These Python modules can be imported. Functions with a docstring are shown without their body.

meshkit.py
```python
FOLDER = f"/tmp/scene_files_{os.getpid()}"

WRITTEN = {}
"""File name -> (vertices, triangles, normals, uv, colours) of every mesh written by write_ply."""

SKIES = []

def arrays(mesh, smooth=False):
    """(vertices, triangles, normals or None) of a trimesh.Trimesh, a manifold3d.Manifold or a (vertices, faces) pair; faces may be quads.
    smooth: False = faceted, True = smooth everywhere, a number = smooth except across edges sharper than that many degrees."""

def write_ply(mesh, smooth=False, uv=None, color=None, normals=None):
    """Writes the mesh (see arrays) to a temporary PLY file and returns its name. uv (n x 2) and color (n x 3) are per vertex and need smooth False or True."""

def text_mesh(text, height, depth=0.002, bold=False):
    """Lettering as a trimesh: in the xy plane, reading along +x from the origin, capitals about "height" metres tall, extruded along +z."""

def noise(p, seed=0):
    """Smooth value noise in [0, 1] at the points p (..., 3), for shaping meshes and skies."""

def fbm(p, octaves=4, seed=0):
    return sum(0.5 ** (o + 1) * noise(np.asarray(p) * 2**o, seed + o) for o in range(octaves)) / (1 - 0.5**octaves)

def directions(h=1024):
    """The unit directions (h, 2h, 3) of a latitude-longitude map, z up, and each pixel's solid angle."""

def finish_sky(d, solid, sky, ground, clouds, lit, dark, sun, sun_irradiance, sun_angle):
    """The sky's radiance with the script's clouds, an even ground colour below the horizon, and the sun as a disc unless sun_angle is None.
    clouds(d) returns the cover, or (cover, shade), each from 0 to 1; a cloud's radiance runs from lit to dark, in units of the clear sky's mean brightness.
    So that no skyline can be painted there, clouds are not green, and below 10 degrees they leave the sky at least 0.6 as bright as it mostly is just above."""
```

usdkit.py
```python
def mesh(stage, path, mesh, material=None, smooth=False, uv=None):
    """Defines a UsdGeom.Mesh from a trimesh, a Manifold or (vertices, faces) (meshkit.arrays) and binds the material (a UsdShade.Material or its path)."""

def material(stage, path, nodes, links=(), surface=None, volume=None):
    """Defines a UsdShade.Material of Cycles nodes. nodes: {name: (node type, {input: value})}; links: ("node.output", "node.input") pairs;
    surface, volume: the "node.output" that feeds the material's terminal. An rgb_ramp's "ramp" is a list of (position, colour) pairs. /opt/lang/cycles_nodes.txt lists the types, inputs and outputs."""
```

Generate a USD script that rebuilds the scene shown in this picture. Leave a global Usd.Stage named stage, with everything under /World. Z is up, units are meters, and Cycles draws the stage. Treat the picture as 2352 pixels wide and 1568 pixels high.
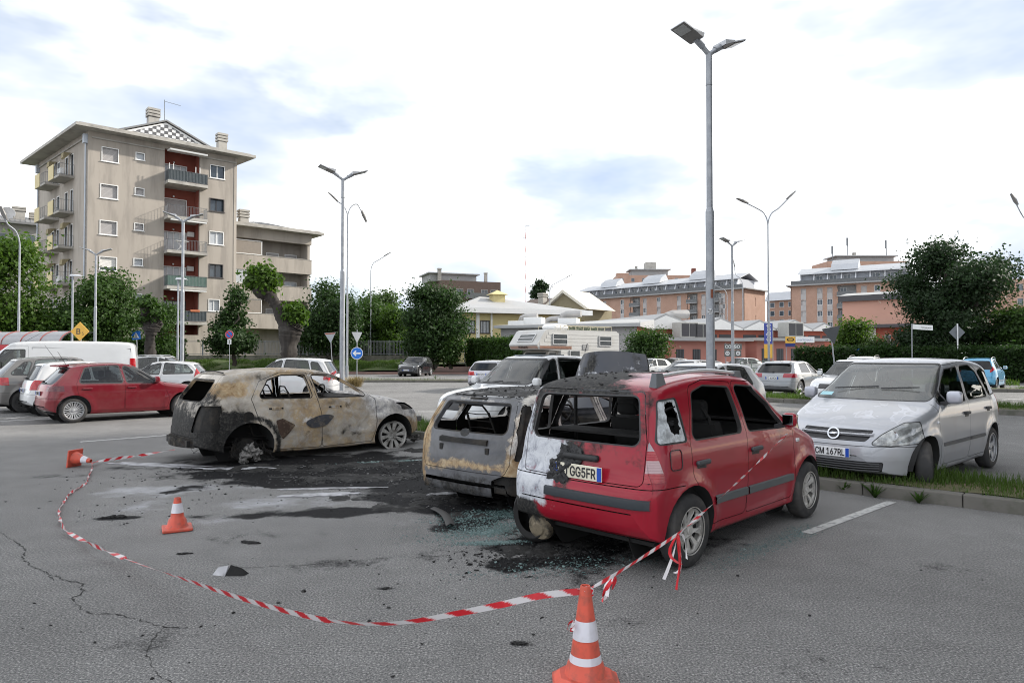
import math,random,zlib
import numpy as np,trimesh,usdkit,meshkit
from pxr import Usd,UsdGeom,UsdLux,UsdShade,Sdf,Gf,Vt
from shapely.geometry import Polygon,MultiPoint,LineString,box as sbox,Point
from shapely import affinity,union_all

stage=Usd.Stage.CreateInMemory()
UsdGeom.SetStageUpAxis(stage,UsdGeom.Tokens.z)
UsdGeom.SetStageMetersPerUnit(stage,1.0)
world=UsdGeom.Xform.Define(stage,'/World');stage.SetDefaultPrim(world.GetPrim())
PI=math.pi
# ---------------------------------------------------------------- camera
CAM_H,FPX,PITCH=1.66,1568.0,math.atan(31/1568.0)
cam=UsdGeom.Camera.Define(stage,'/World/camera')
cam.CreateHorizontalApertureAttr(36.0);cam.CreateVerticalApertureAttr(24.0);cam.CreateFocalLengthAttr(24.0)
cam.CreateClippingRangeAttr(Gf.Vec2f(0.1,2000));cam.CreateExposureAttr(1.0)
cam.AddTranslateOp().Set(Gf.Vec3d(0,0,CAM_H));cam.AddRotateXOp().Set(90+math.degrees(PITCH))
# ---------------------------------------------------------------- sky and sun
SUN_AZ,SUN_EL=math.radians(17),math.radians(28.5)  # azimuth measured from +x towards +y
sx,sy,sz=math.cos(SUN_AZ)*math.cos(SUN_EL),math.sin(SUN_AZ)*math.cos(SUN_EL),math.sin(SUN_EL)
sky_m=usdkit.material(stage,'/World/Looks/sky',{
    'sky':('sky_texture',{'sky_type':'single_scattering','sun_disc':False,'sun_elevation':SUN_EL,'sun_rotation':math.atan2(sx,sy),'altitude':120.0,'air_density':1.0,'aerosol_density':1.5}),
    'tc':('texture_coordinate',{}),'mp':('mapping',{'scale':(1.0,1.0,2.6),'rotation':(0.0,0.0,-0.3),'location':(0.9,0.55,0.3)}),
    'n1':('noise_texture',{'scale':2.1,'detail':7.0,'roughness':0.55,'distortion':0.25}),
    'r1':('rgb_ramp',{'ramp':[(0.0,(0.30,.30,.30)),(0.36,(.55,.55,.55)),(0.50,(.97,.97,.97)),(1.0,(1,1,1))]}),
    'n2':('noise_texture',{'scale':3.3,'detail':5.0,'roughness':0.5}),
    'r2':('rgb_ramp',{'ramp':[(0.31,(3.3,3.9,5.0)),(0.43,(4.7,5.05,5.6)),(0.54,(7.9,7.95,8.0))]}),
    'mx':('mix',{'fac':0.5}),'bg':('background_shader',{'strength':0.1})},
    [('tc.generated','mp.vector'),('mp.vector','n1.vector'),('mp.vector','n2.vector'),('n1.fac','r1.fac'),('n2.fac','r2.fac'),('r1.color','mx.fac'),('sky.color','mx.color1'),('r2.color','mx.color2'),('mx.color','bg.color')],surface='bg.background')
dome=UsdLux.DomeLight.Define(stage,'/World/sky');dome.CreateIntensityAttr(1.0)
UsdShade.MaterialBindingAPI.Apply(dome.GetPrim()).Bind(sky_m)
dome.GetPrim().SetCustomDataByKey('kind','structure')
sun=UsdLux.DistantLight.Define(stage,'/World/sun');sun.CreateNormalizeAttr(True);sun.CreateIntensityAttr(0.8);sun.CreateAngleAttr(1.6);sun.CreateColorAttr(Gf.Vec3f(1.0,0.94,0.85))
sun.AddTransformOp().Set(Gf.Matrix4d().SetRotate(Gf.Rotation(Gf.Vec3d(0,0,1),Gf.Vec3d(sx,sy,sz))))

# ---------------------------------------------------------------- pixel (2352 wide) -> place
_c,_s=math.cos(PITCH),math.sin(PITCH)
def ray(u,v):
    x,y,z=(u-1176)/FPX,1.0,-(v-784)/FPX
    return np.array([x,y*_c-z*_s,y*_s+z*_c])
def G(u,v,z=0.0):
    d=ray(u,v);return(np.array([0,0,CAM_H])+d*((z-CAM_H)/d[2]))
def at(u,v,Y):
    d=ray(u,v);return np.array([0,0,CAM_H])+d*(Y/d[1])
# ---------------------------------------------------------------- prims
_used={}
def newpath(parent,name):
    base=parent.GetPath().pathString if parent is not None else '/World'
    k=_used.get((base,name),0);_used[(base,name)]=k+1
    return f'{base}/{name}' if k==0 else f'{base}/{name}_{k:03d}'
def tag(p,label=None,cat=None,group=None,kind=None):
    for k,v in(('label',label),('category',cat),('group',group),('kind',kind)):
        if v:p.SetCustomDataByKey(k,v)
    return p
def thing(name,label,cat,loc=(0,0,0),rz=0.0,group=None,scale=None,rx=0.0,ry=0.0):
    x=UsdGeom.Xform.Define(stage,newpath(None,name))
    x.AddTranslateOp().Set(Gf.Vec3d(*map(float,loc)))
    x.AddRotateZOp().Set(math.degrees(rz))
    if ry:x.AddRotateYOp().Set(math.degrees(ry))
    if rx:x.AddRotateXOp().Set(math.degrees(rx))
    if scale is not None:x.AddScaleOp().Set(Gf.Vec3f(*(scale if np.ndim(scale)else(scale,)*3)))
    return tag(x.GetPrim(),label,cat,group)
def dup(root,label,loc,rz=0.0,scale=None,group=None):
    nm=root.GetName();was=root.GetCustomData()
    nm=nm[:-4]if nm[-4:-3]=='_' and nm[-3:].isdigit()else nm
    r=thing(nm,label,was.get('category'),loc,rz,group or was.get('group'),scale)
    r.GetReferences().AddInternalReference(root.GetPath());r.SetInstanceable(True)
    return r
class Surf:
    def __init__(s,V,N,F):s.V,s.N,s.F=V,N,F
def obj(name,geo,mat,parent=None,label=None,cat=None,group=None,kind=None,smooth=30,attr=None,xf=None,sub=None):
    N=None
    if isinstance(geo,MB):geo=geo.mesh()
    if isinstance(geo,Surf):V,F,N=geo.V,geo.F,geo.N
    else:V,F,N=meshkit.arrays(geo,smooth)
    if xf is not None:
        V=V@xf[:3,:3].T+xf[:3,3]
        if N is not None:N=N@xf[:3,:3].T
    if len(F)==0:return None
    m=UsdGeom.Mesh.Define(stage,newpath(parent,name))
    m.CreatePointsAttr(Vt.Vec3fArray.FromNumpy(np.ascontiguousarray(V,np.float32)))
    m.CreateFaceVertexCountsAttr(Vt.IntArray.FromNumpy(np.full(len(F),3,np.int32)))
    m.CreateFaceVertexIndicesAttr(Vt.IntArray.FromNumpy(np.ascontiguousarray(F,np.int32).ravel()))
    m.CreateSubdivisionSchemeAttr('none')
    if N is not None:
        m.CreateNormalsAttr(Vt.Vec3fArray.FromNumpy(np.ascontiguousarray(N,np.float32)));m.SetNormalsInterpolation('vertex')
    for k,fn in(attr or{}).items():
        val=np.asarray(fn(V),np.float32)
        if val.ndim==1:val=np.repeat(val[:,None],3,1)
        UsdGeom.PrimvarsAPI(m).CreatePrimvar(k,Sdf.ValueTypeNames.Color3fArray,'vertex').Set(Vt.Vec3fArray.FromNumpy(np.ascontiguousarray(val)))
    if mat is not None:UsdShade.MaterialBindingAPI.Apply(m.GetPrim()).Bind(mat)
    return tag(m.GetPrim(),label,cat,group,kind)
# ---------------------------------------------------------------- mesh collector
def frame(o,ex,ey,ez):
    M=np.eye(4);M[:3,0],M[:3,1],M[:3,2],M[:3,3]=ex,ey,ez,o;return M
def rotz(a,o=(0,0,0)):
    M=np.eye(4);M[:2,:2]=[[math.cos(a),-math.sin(a)],[math.sin(a),math.cos(a)]];M[:3,3]=o;return M
def unit(v):v=np.asarray(v,float);return v/(np.linalg.norm(v)+1e-12)
_BF=np.array([[0,2,1],[1,2,3],[4,5,6],[5,7,6],[0,1,4],[1,5,4],[2,6,3],[3,6,7],[0,4,2],[2,4,6],[1,3,5],[3,7,5]])
class MB:
    def __init__(s,xf=None):s.v,s.f,s.n,s.xf=[],[],0,xf
    def add(s,V,F,M=None):
        V=np.asarray(V,float);F=np.asarray(F,int)
        if len(F)==0:return s
        if F.shape[1]==4:F=np.vstack([F[:,[0,1,2]],F[:,[0,2,3]]])
        if M is not None:V=V@M[:3,:3].T+M[:3,3]
        if s.xf is not None:V=V@s.xf[:3,:3].T+s.xf[:3,3]
        s.v.append(V);s.f.append(F+s.n);s.n+=len(V);return s
    def box(s,x0,x1,y0,y1,z0,z1,M=None):
        return s.add([(x,y,z)for z in(z0,z1)for y in(y0,y1)for x in(x0,x1)],_BF,M)
    def cbox(s,c,d,M=None):
        return s.box(c[0]-d[0]/2,c[0]+d[0]/2,c[1]-d[1]/2,c[1]+d[1]/2,c[2]-d[2]/2,c[2]+d[2]/2,M)
    def hull(s,P,M=None):
        h=trimesh.convex.convex_hull(np.asarray(P,float));return s.add(h.vertices,h.faces,M)
    def rbox(s,x0,x1,y0,y1,z0,z1,r,M=None):
        P=[]
        for x,a in((x0,1),(x1,-1)):
            for y,b in((y0,1),(y1,-1)):
                for z,c in((z0,1),(z1,-1)):
                    q=.3*r
                    P+=[(x,y+b*r,z+c*r),(x+a*r,y,z+c*r),(x+a*r,y+b*r,z),(x+a*q,y+b*q,z+c*r),(x+a*q,y+b*r,z+c*q),(x+a*r,y+b*q,z+c*q)]
        return s.hull(P,M)
    def cyl(s,p0,p1,r0,r1=None,n=10,cap=True,M=None):
        p0,p1=np.asarray(p0,float),np.asarray(p1,float);r1=r0 if r1 is None else r1
        t=unit(p1-p0);a=unit(np.cross(t,[0,0,1]if abs(t[2])<.9 else[1,0,0]));b=np.cross(t,a)
        g=np.arange(n)*2*PI/n;c=np.cos(g)[:,None]*a+np.sin(g)[:,None]*b
        V=np.vstack([p0+c*r0,p1+c*r1,p0[None],p1[None]]);i=np.arange(n);j=(i+1)%n
        F=np.vstack([np.c_[i,j,n+j],np.c_[i,n+j,n+i]]+([np.c_[j,i,0*i+2*n],np.c_[n+i,n+j,0*i+2*n+1]]if cap else[]))
        return s.add(V,F,M)
    def tube(s,pts,r,n=6,M=None,cap=True):
        p=np.asarray(pts,float);r=np.broadcast_to(r,(len(p),));t=np.gradient(p,axis=0);t/=np.linalg.norm(t,axis=1,keepdims=True)+1e-12
        a=np.cross(t[0],[0,0,1]if abs(t[0][2])<.9 else[1,0,0]);V=[]
        g=np.arange(n)*2*PI/n
        for k in range(len(p)):
            a=unit(a-t[k]*a.dot(t[k]));b=np.cross(t[k],a);V.append(p[k]+r[k]*(np.cos(g)[:,None]*a+np.sin(g)[:,None]*b))
        m=len(p);i,j=np.meshgrid(np.arange(m-1),np.arange(n),indexing='ij');i,j=i.ravel(),j.ravel();k=(j+1)%n
        F=[np.c_[i*n+j,i*n+k,(i+1)*n+k],np.c_[i*n+j,(i+1)*n+k,(i+1)*n+j]]
        V=np.vstack(V+[p[:1],p[-1:]]);q=np.arange(n);w=(q+1)%n
        if cap:F+=[np.c_[w,q,0*q+m*n],np.c_[(m-1)*n+q,(m-1)*n+w,0*q+m*n+1]]
        return s.add(V,np.vstack(F),M)
    def poly(s,shape,h,M=None):
        if not hasattr(shape,'geom_type'):shape=Polygon(shape)
        for g in getattr(shape,'geoms',[shape]):
            if g.geom_type=='Polygon' and g.area>1e-9:
                m=trimesh.creation.extrude_polygon(g,h,engine='earcut');s.add(m.vertices,m.faces,M)
        return s
    def lathe(s,prof,n=24,M=None):
        P=np.asarray(prof,float);g=np.arange(n)*2*PI/n;m=len(P)
        V=np.stack([P[:,None,0]*np.cos(g),P[:,None,0]*np.sin(g),np.repeat(P[:,1:2],n,1)],-1).reshape(-1,3)
        i,j=np.meshgrid(np.arange(m-1),np.arange(n),indexing='ij');i,j=i.ravel(),j.ravel();k=(j+1)%n
        return s.add(V,np.vstack([np.c_[i*n+j,i*n+k,(i+1)*n+k],np.c_[i*n+j,(i+1)*n+k,(i+1)*n+j]]),M)
    def tm(s,m,M=None):return s.add(m.vertices,m.faces,M)
    def text(s,t,h,d=.004,bold=False,M=None,center=True,width=None):
        m=meshkit.text_mesh(t,h,d,bold);V=np.array(m.vertices)
        if width:V[:,0]*=width/(V[:,0].max()-V[:,0].min())
        if center:V[:,0]-=(V[:,0].max()+V[:,0].min())/2;V[:,1]-=h/2
        return s.add(V,m.faces,M)
    def grid(s,P,M=None):
        P=np.asarray(P,float);a,b=P.shape[:2];i,j=np.meshgrid(np.arange(a-1),np.arange(b-1),indexing='ij');i,j=i.ravel(),j.ravel()
        return s.add(P.reshape(-1,3),np.c_[i*b+j,(i+1)*b+j,(i+1)*b+j+1,i*b+j+1],M)
    def mesh(s):return(np.vstack(s.v),np.vstack(s.f))if s.v else(np.zeros((0,3)),np.zeros((0,3),int))
# ---------------------------------------------------------------- materials
_mats={}
def mat(name,col,rough=.6,metal=0.0,var=.08,scale=4.0,bump=0.0,bscale=60.0,coat=0.0,spec=.5,dirt=None,dscale=2.0,damt=.5,rvar=0.0,emis=0.0,detail=4.0,island=0.0,dlo=.48,dhi=.62,stretch=None):
    """procedural surface: colour varied by noise, optional dirt colour in patches, fine bump"""
    if name in _mats:return _mats[name]
    col=np.array(col,float)
    n={'tc':('texture_coordinate',{}),'n':('noise_texture',{'scale':scale,'detail':detail,'roughness':.6}),
         'r':('rgb_ramp',{'ramp':[(.25,tuple(np.clip(col*(1-var),0,1))),(.75,tuple(np.clip(col*(1+var),0,1)))]}),
         'p':('principled_bsdf',{'roughness':rough,'metallic':metal,'coat_weight':coat,'specular_ior_level':spec,'coat_roughness':.04})}
    src='tc.object';l=[]
    if stretch:
        n['mp']=('mapping',{'scale':stretch});l.append(('tc.object','mp.vector'));src='mp.vector'
    l+=[(src,'n.vector'),('n.fac','r.fac')];out='r.color'
    if island:
        n['g']=('geometry',{});n['ir']=('rgb_ramp',{'ramp':[(0,(1-island,)*3),(1,(1+island,)*3)]});n['im']=('mix',{'mix_type':'multiply','fac':1.0})
        l+=[('g.random_per_island','ir.fac'),(out,'im.color1'),('ir.color','im.color2')];out='im.color'
    if dirt is not None:
        n['dn']=('noise_texture',{'scale':dscale,'detail':8.0,'roughness':.65});n['dr']=('rgb_ramp',{'ramp':[(dlo,(0,0,0)),(dhi,(damt,)*3)]});n['dm']=('mix',{'color2':dirt})
        l+=[(src,'dn.vector'),('dn.fac','dr.fac'),('dr.color','dm.fac'),(out,'dm.color1')];out='dm.color'
    l.append((out,'p.base_color'))
    if rvar:
        n['rr']=('map_range',{'from_min':.3,'from_max':.7,'to_min':max(rough-rvar,.02),'to_max':min(rough+rvar,1)});l+=[('n.fac','rr.value'),('rr.result','p.roughness')]
    if bump:
        n['bn']=('noise_texture',{'scale':bscale,'detail':3.0});n['b']=('bump',{'strength':bump,'distance':.01});l+=[(src,'bn.vector'),('bn.fac','b.height'),('b.normal','p.normal')]
    if emis:n['p'][1].update({'emission_strength':emis,'emission_color':tuple(col)})
    _mats[name]=usdkit.material(stage,'/World/Looks/'+name,n,l,surface='p.BSDF');return _mats[name]
def glassmat(name,tint=(.55,.6,.6),f=1.5,rough=.0,dirty=0.0):  # last argument: share of pale diffuse grey mixed over the glass
    if name in _mats:return _mats[name]
    _mats[name]=usdkit.material(stage,'/World/Looks/'+name,{
        'fr':('fresnel',{'IOR':f}),'t':('transparent_bsdf',{'color':tint}),'g':('glossy_bsdf',{'color':(.95,.97,1),'roughness':rough}),'m':('mix_closure',{}),
        'd':('diffuse_bsdf',{'color':(.35,.35,.33)}),'m2':('mix_closure',{'fac':dirty})},
        [('fr.fac','m.fac'),('t.BSDF','m.closure1'),('g.BSDF','m.closure2'),('m.closure','m2.closure1'),('d.BSDF','m2.closure2')],surface='m2.closure');return _mats[name]
# ---------------------------------------------------------------- surface cutting
def split(S,d):
    """parts of the surface with d >= 0 and d < 0, cut exactly where d = 0"""
    V,N,F=S.V,S.N,S.F;s=d>=0;k=s[F].sum(1)
    ins,outs=[F[k==3]],[F[k==0]];m=F[(k==1)|(k==2)]
    if len(m):
        sm=s[m];lone=np.where(sm.sum(1)==1,sm.argmax(1),(~sm).argmax(1));r=np.arange(len(m))
        a,b,c=m[r,lone],m[r,(lone+1)%3],m[r,(lone+2)%3]
        E=np.vstack([np.sort(np.c_[a,b],1),np.sort(np.c_[a,c],1)]);U,inv=np.unique(E,axis=0,return_inverse=True);inv=inv.ravel()
        t=d[U[:,0]]/(d[U[:,0]]-d[U[:,1]]);t=np.clip(t,0,1)[:,None]
        n0=len(V);V=np.vstack([V,V[U[:,0]]*(1-t)+V[U[:,1]]*t]);N=np.vstack([N,N[U[:,0]]*(1-t)+N[U[:,1]]*t])
        p,q=n0+inv[:len(m)],n0+inv[len(m):];one=np.c_[a,p,q];two=np.vstack([np.c_[p,b,c],np.c_[p,c,q]]);w=s[a]
        ins+=[one[w],two[np.r_[~w,~w]]];outs+=[one[~w],two[np.r_[w,w]]]
    return[prune(Surf(V,N,np.vstack(x)))for x in(ins,outs)]
def prune(S):
    u,inv=np.unique(S.F,return_inverse=True);return Surf(S.V[u],S.N[u],inv.reshape(-1,3))
def merge(*L):
    L=[x for x in L if len(x.F)]
    if not L:return Surf(np.zeros((0,3)),np.zeros((0,3)),np.zeros((0,3),int))
    o=np.cumsum([0]+[len(x.V)for x in L]);return Surf(np.vstack([x.V for x in L]),np.vstack([x.N for x in L]),np.vstack([x.F+a for x,a in zip(L,o)]))
def cvx(pts,r=.03,grow=0.0):
    """convex polygon with rounded corners, counter-clockwise"""
    h=MultiPoint([tuple(p)for p in pts]).convex_hull
    if r>0:h=h.buffer(-r).buffer(r,quad_segs=4)
    if grow:h=h.buffer(grow,join_style=1,quad_segs=3)
    from shapely.geometry.polygon import orient
    return np.array(orient(h,1).exterior.coords)[:-1]
def cut(S,poly,ax,sel=None):
    """(inside, outside) of a convex polygon seen along the axis left out of ax"""
    P=S.V[:,ax];lo,hi=poly.min(0),poly.max(0);T=P[S.F]
    near=((T.max(1)>=lo)&(T.min(1)<=hi)).all(1)
    if sel is not None:near&=sel(S.V[S.F].mean(1),S.N[S.F].mean(1))
    rest=Surf(S.V,S.N,S.F[~near]);ins=prune(Surf(S.V,S.N,S.F[near]));outs=[prune(rest)]
    for a,b in zip(poly,np.roll(poly,-1,0)):
        if not len(ins.F):break
        Q=ins.V[:,ax];d=(b[0]-a[0])*(Q[:,1]-a[1])-(b[1]-a[1])*(Q[:,0]-a[0])
        ins,o=split(ins,d);outs.append(o)
    return ins,merge(*outs)
def cutp(S,planes):
    """(inside, outside) of planes (a, b, c, d): a x + b y + c z + d >= 0"""
    out=[]
    for a,b,c,d in planes:S,o=split(S,S.V@[a,b,c]+d);out.append(o)
    return S,merge(*out)
def band(S,depth):
    """walls along the free edges of a surface, going inward by depth"""
    E=np.vstack([S.F[:,[0,1]],S.F[:,[1,2]],S.F[:,[2,0]]]);key=np.round(S.V,5);_,w=np.unique(key,axis=0,return_inverse=True);w=w.ravel()
    ks=np.sort(w[E],1);_,idx,cnt=np.unique(ks,axis=0,return_index=True,return_counts=True);E=E[idx[cnt==1]]
    n=len(E);A,B=S.V[E[:,0]],S.V[E[:,1]];nn=S.N/(np.linalg.norm(S.N,axis=1,keepdims=True)+1e-9)
    C,D=A-nn[E[:,0]]*depth,B-nn[E[:,1]]*depth;i=np.arange(n)
    return np.vstack([A,B,C,D]),np.vstack([np.c_[i,i+n,i+3*n],np.c_[i,i+3*n,i+2*n]])
def shift(S,d):return Surf(S.V-d*S.N/(np.linalg.norm(S.N,axis=1,keepdims=True)+1e-9),S.N,S.F)
def chaikin(P,k=2):
    P=np.asarray(P,float)
    for _ in range(k):
        Q=np.empty((2*len(P)-2,2));Q[0::2]=.75*P[:-1]+.25*P[1:];Q[1::2]=.25*P[:-1]+.75*P[1:];P=np.vstack([P[:1],Q,P[-1:]])
    return P
# ---------------------------------------------------------------- car body shell
class Shell:
    """car body: x forward with the rear axle at 0, y left, z up. top, bot: side profile; wz: half width by height"""
    def __init__(s,top,bot,wz,wb,R,px=None,ns=110,rt=.16,rn=.22,rtop=.09,bf=.13,br=.07,crown=.03,flare=.018,archR=None,q=1.0,arch=True,wheel_x=None,kick=None):
        s.T=chaikin(top,2);s.B=chaikin(bot,1);s.wz=np.array(wz,float);s.wb,s.R=wb,R
        s.x0,s.x1=s.T[0,0],s.T[-1,0];s.bf,s.br,s.crown=bf,br,crown;s.archR=archR or R+.06
        s.px=np.array(px if px else[(s.x0,.95),(s.x0+.5,1),(s.x1-.9,1),(s.x1,.93)],float);s.rt,s.rn=rt,rn
        t=s.T;i=t[:,1].argmax()
        s.tail=t[:i+1][np.argsort(t[:i+1,1])];s.nose=t[i:][::-1][np.argsort(t[i:][::-1][:,1])]
        L=np.r_[0,np.cumsum(np.hypot(*np.diff(t,axis=0).T))];Lb=np.r_[0,np.cumsum(np.hypot(*np.diff(s.B,axis=0).T))]
        xs=np.sort(np.r_[np.interp(np.linspace(0,L[-1],int(ns*q)),L,t[:,0]),np.interp(np.linspace(0,Lb[-1],int(ns*q*.3)),Lb,s.B[:,0])]);xs=xs[np.r_[True,np.diff(xs)>5e-4]]
        Ks,Kt,Ka,Kb=int(34*q)+2,max(int(8*q),4),max(int(6*q),3),4
        rows=[]
        for x in xs:
            zh,zl=s.zhi(x),s.zlo(x);zl=min(zl,zh-1e-3);r=min(rtop,.45*(zh-zl))
            c=s.crown*min(1,(zh-zl)/.4);yt=max(s.W(x,np.array([zh-r-c]))[0],.06);r=min(r,.6*yt)
            y=np.linspace(0,yt-r,Kt);z=zh-c*(y/yt)**2;zc=z[-1]-r
            ph=np.linspace(0,PI/2,Ka+1)[1:];y=np.r_[y,yt-r+r*np.sin(ph)];z=np.r_[z,zc+r*np.cos(ph)]
            zs=np.linspace(zc,zl,Ks+1)[1:];ys=s.W(x,zs);y=np.r_[y,ys];z=np.r_[z,zs]
            yb=np.linspace(ys[-1],0,Kb+1)[1:];y=np.r_[y,yb];z=np.r_[z,0*yb+zl]
            rows.append(np.c_[np.full(len(y),x),y,z])
        P=np.array(rows);P[...,0]=s.bend(P[...,0],P[...,1])
        a,b=P.shape[:2];i,j=np.meshgrid(np.arange(a-1),np.arange(b-1),indexing='ij');i,j=i.ravel(),j.ravel()
        F=np.vstack([np.c_[i*b+j,(i+1)*b+j,(i+1)*b+j+1],np.c_[i*b+j,(i+1)*b+j+1,i*b+j+1]])
        V=P.reshape(-1,3);n=len(V);V2=V*[1,-1,1];F2=F[:,[0,2,1]]+n
        V=np.vstack([V,V2]);F=np.vstack([F,F2])
        _,u,inv=np.unique(np.round(V,5),axis=0,return_index=True,return_inverse=True);F=inv.ravel()[F];V=V[u];F=F[(F[:,0]!=F[:,1])&(F[:,1]!=F[:,2])&(F[:,0]!=F[:,2])]
        fn=np.cross(V[F[:,1]]-V[F[:,0]],V[F[:,2]]-V[F[:,0]]);c=V[F].mean(1)-[(s.x0+s.x1)/2,0,.6]
        if(fn*c).sum()<0:F=F[:,[0,2,1]];fn=-fn
        N=np.zeros_like(V)
        for k in range(3):np.add.at(N,F[:,k],fn)
        s.S=Surf(V,N/(np.linalg.norm(N,axis=1,keepdims=True)+1e-12),F)
    def zhi(s,x):return float(np.interp(x,s.T[:,0],s.T[:,1]))
    def zlo(s,x):return float(np.interp(x,s.B[:,0],s.B[:,1]))
    def W(s,x,z):
        w=np.interp(z,s.wz[:,0],s.wz[:,1])*np.interp(x,s.px[:,0],s.px[:,1])
        dt=x-np.interp(z,s.tail[:,1],s.tail[:,0]);dn=np.interp(z,s.nose[:,1],s.nose[:,0])-x
        for d,r in((dt,s.rt),(dn,s.rn)):
            e=np.clip(1-d/r,0,1);w=w-r*(1-np.sqrt(1-e**2*.9999))
        for cx in(0,s.wb):
            rr=np.hypot(x-cx,z-s.R);w=w+.02*np.exp(-((rr-s.archR)/.07)**2)*(z>.2)
        return np.maximum(w,.03)
    def bend(s,x,y):
        xm=.45*s.wb;a=np.abs(y/.8)**2.2
        return np.where(x>xm,x-s.bf*np.clip((x-xm)/(s.x1-xm),0,1)*a,x+s.br*np.clip((xm-x)/(xm-s.x0),0,1)*a)
    def xend(s,y,z,rear=True):
        xs=np.linspace(s.x0,s.x0+.7,400)if rear else np.linspace(s.x1,s.x1-.9,500);k=np.argmax(s.W(xs,np.full(len(xs),z))>=abs(y));prof=np.interp(z,(s.tail if rear else s.nose)[:,1],(s.tail if rear else s.nose)[:,0]);x=max(xs[k],prof)if rear else min(xs[k],prof);return float(s.bend(np.array(x),np.array(y)))
    def yside(s,x,z):return float(s.W(x,np.array([z]))[0])
side=lambda sg:(lambda c,n:(c[:,1]*sg>.3)&(n[:,1]*sg>.25))
topf=lambda c,n:(n[:,2]>.05)
# ---------------------------------------------------------------- materials used by cars
rubber=mat('tyre_rubber',(.022,.022,.023),.8,var=.2,bump=.25,bscale=120,dirt=(.09,.08,.07),dscale=6,damt=.35)
black=mat('black_plastic',(.022,.022,.024),.5,var=.15)
grey_pl=mat('grey_plastic',(.06,.062,.066),.55,var=.1)
dark_in=mat('car_interior',(.03,.03,.032),.85,var=.3)
seat_m=mat('seat_fabric',(.05,.05,.055),.9,var=.25,scale=30)
rim_m=mat('wheel_silver',(.42,.43,.45),.38,.55,var=.06,dirt=(.1,.085,.07),dscale=5,damt=.4)
chrome=mat('chrome',(.75,.76,.78),.12,1.0,var=.03)
white_pl=mat('plate_white',(.72,.73,.74),.4,var=.04,dirt=(.4,.4,.38),damt=.3)
plate_blue=mat('plate_blue',(.01,.06,.36),.4,var=.05)
ink=mat('black_ink',(.015,.015,.017),.5,var=.05)
lens_red=mat('lens_red',(.30,.008,.012),.12,var=.15,coat=.8)
lens_clear=mat('lens_clear',(.62,.64,.66),.1,.25,var=.15,scale=25,coat=.8)
lens_orange=mat('lens_orange',(.55,.16,.02),.2,var=.1,coat=.5)
mirror_m=mat('mirror_glass',(.5,.53,.56),.03,1.0,var=.02)
win=glassmat('car_glass',(.50,.55,.54),dirty=.05)
win_dark=glassmat('car_glass_dark',(.16,.17,.18))
under_m=mat('underbody',(.012,.012,.012),.9,var=.3)
def paint(name,col,metal=0.0,rough=.32,dirt=(.22,.2,.17),damt=.12,coat=1.0):return mat('paint_'+name,col,rough,metal,var=.03,scale=1.5,coat=coat,dirt=dirt,dscale=1.7,damt=damt,dlo=.45,dhi=.75)
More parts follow.
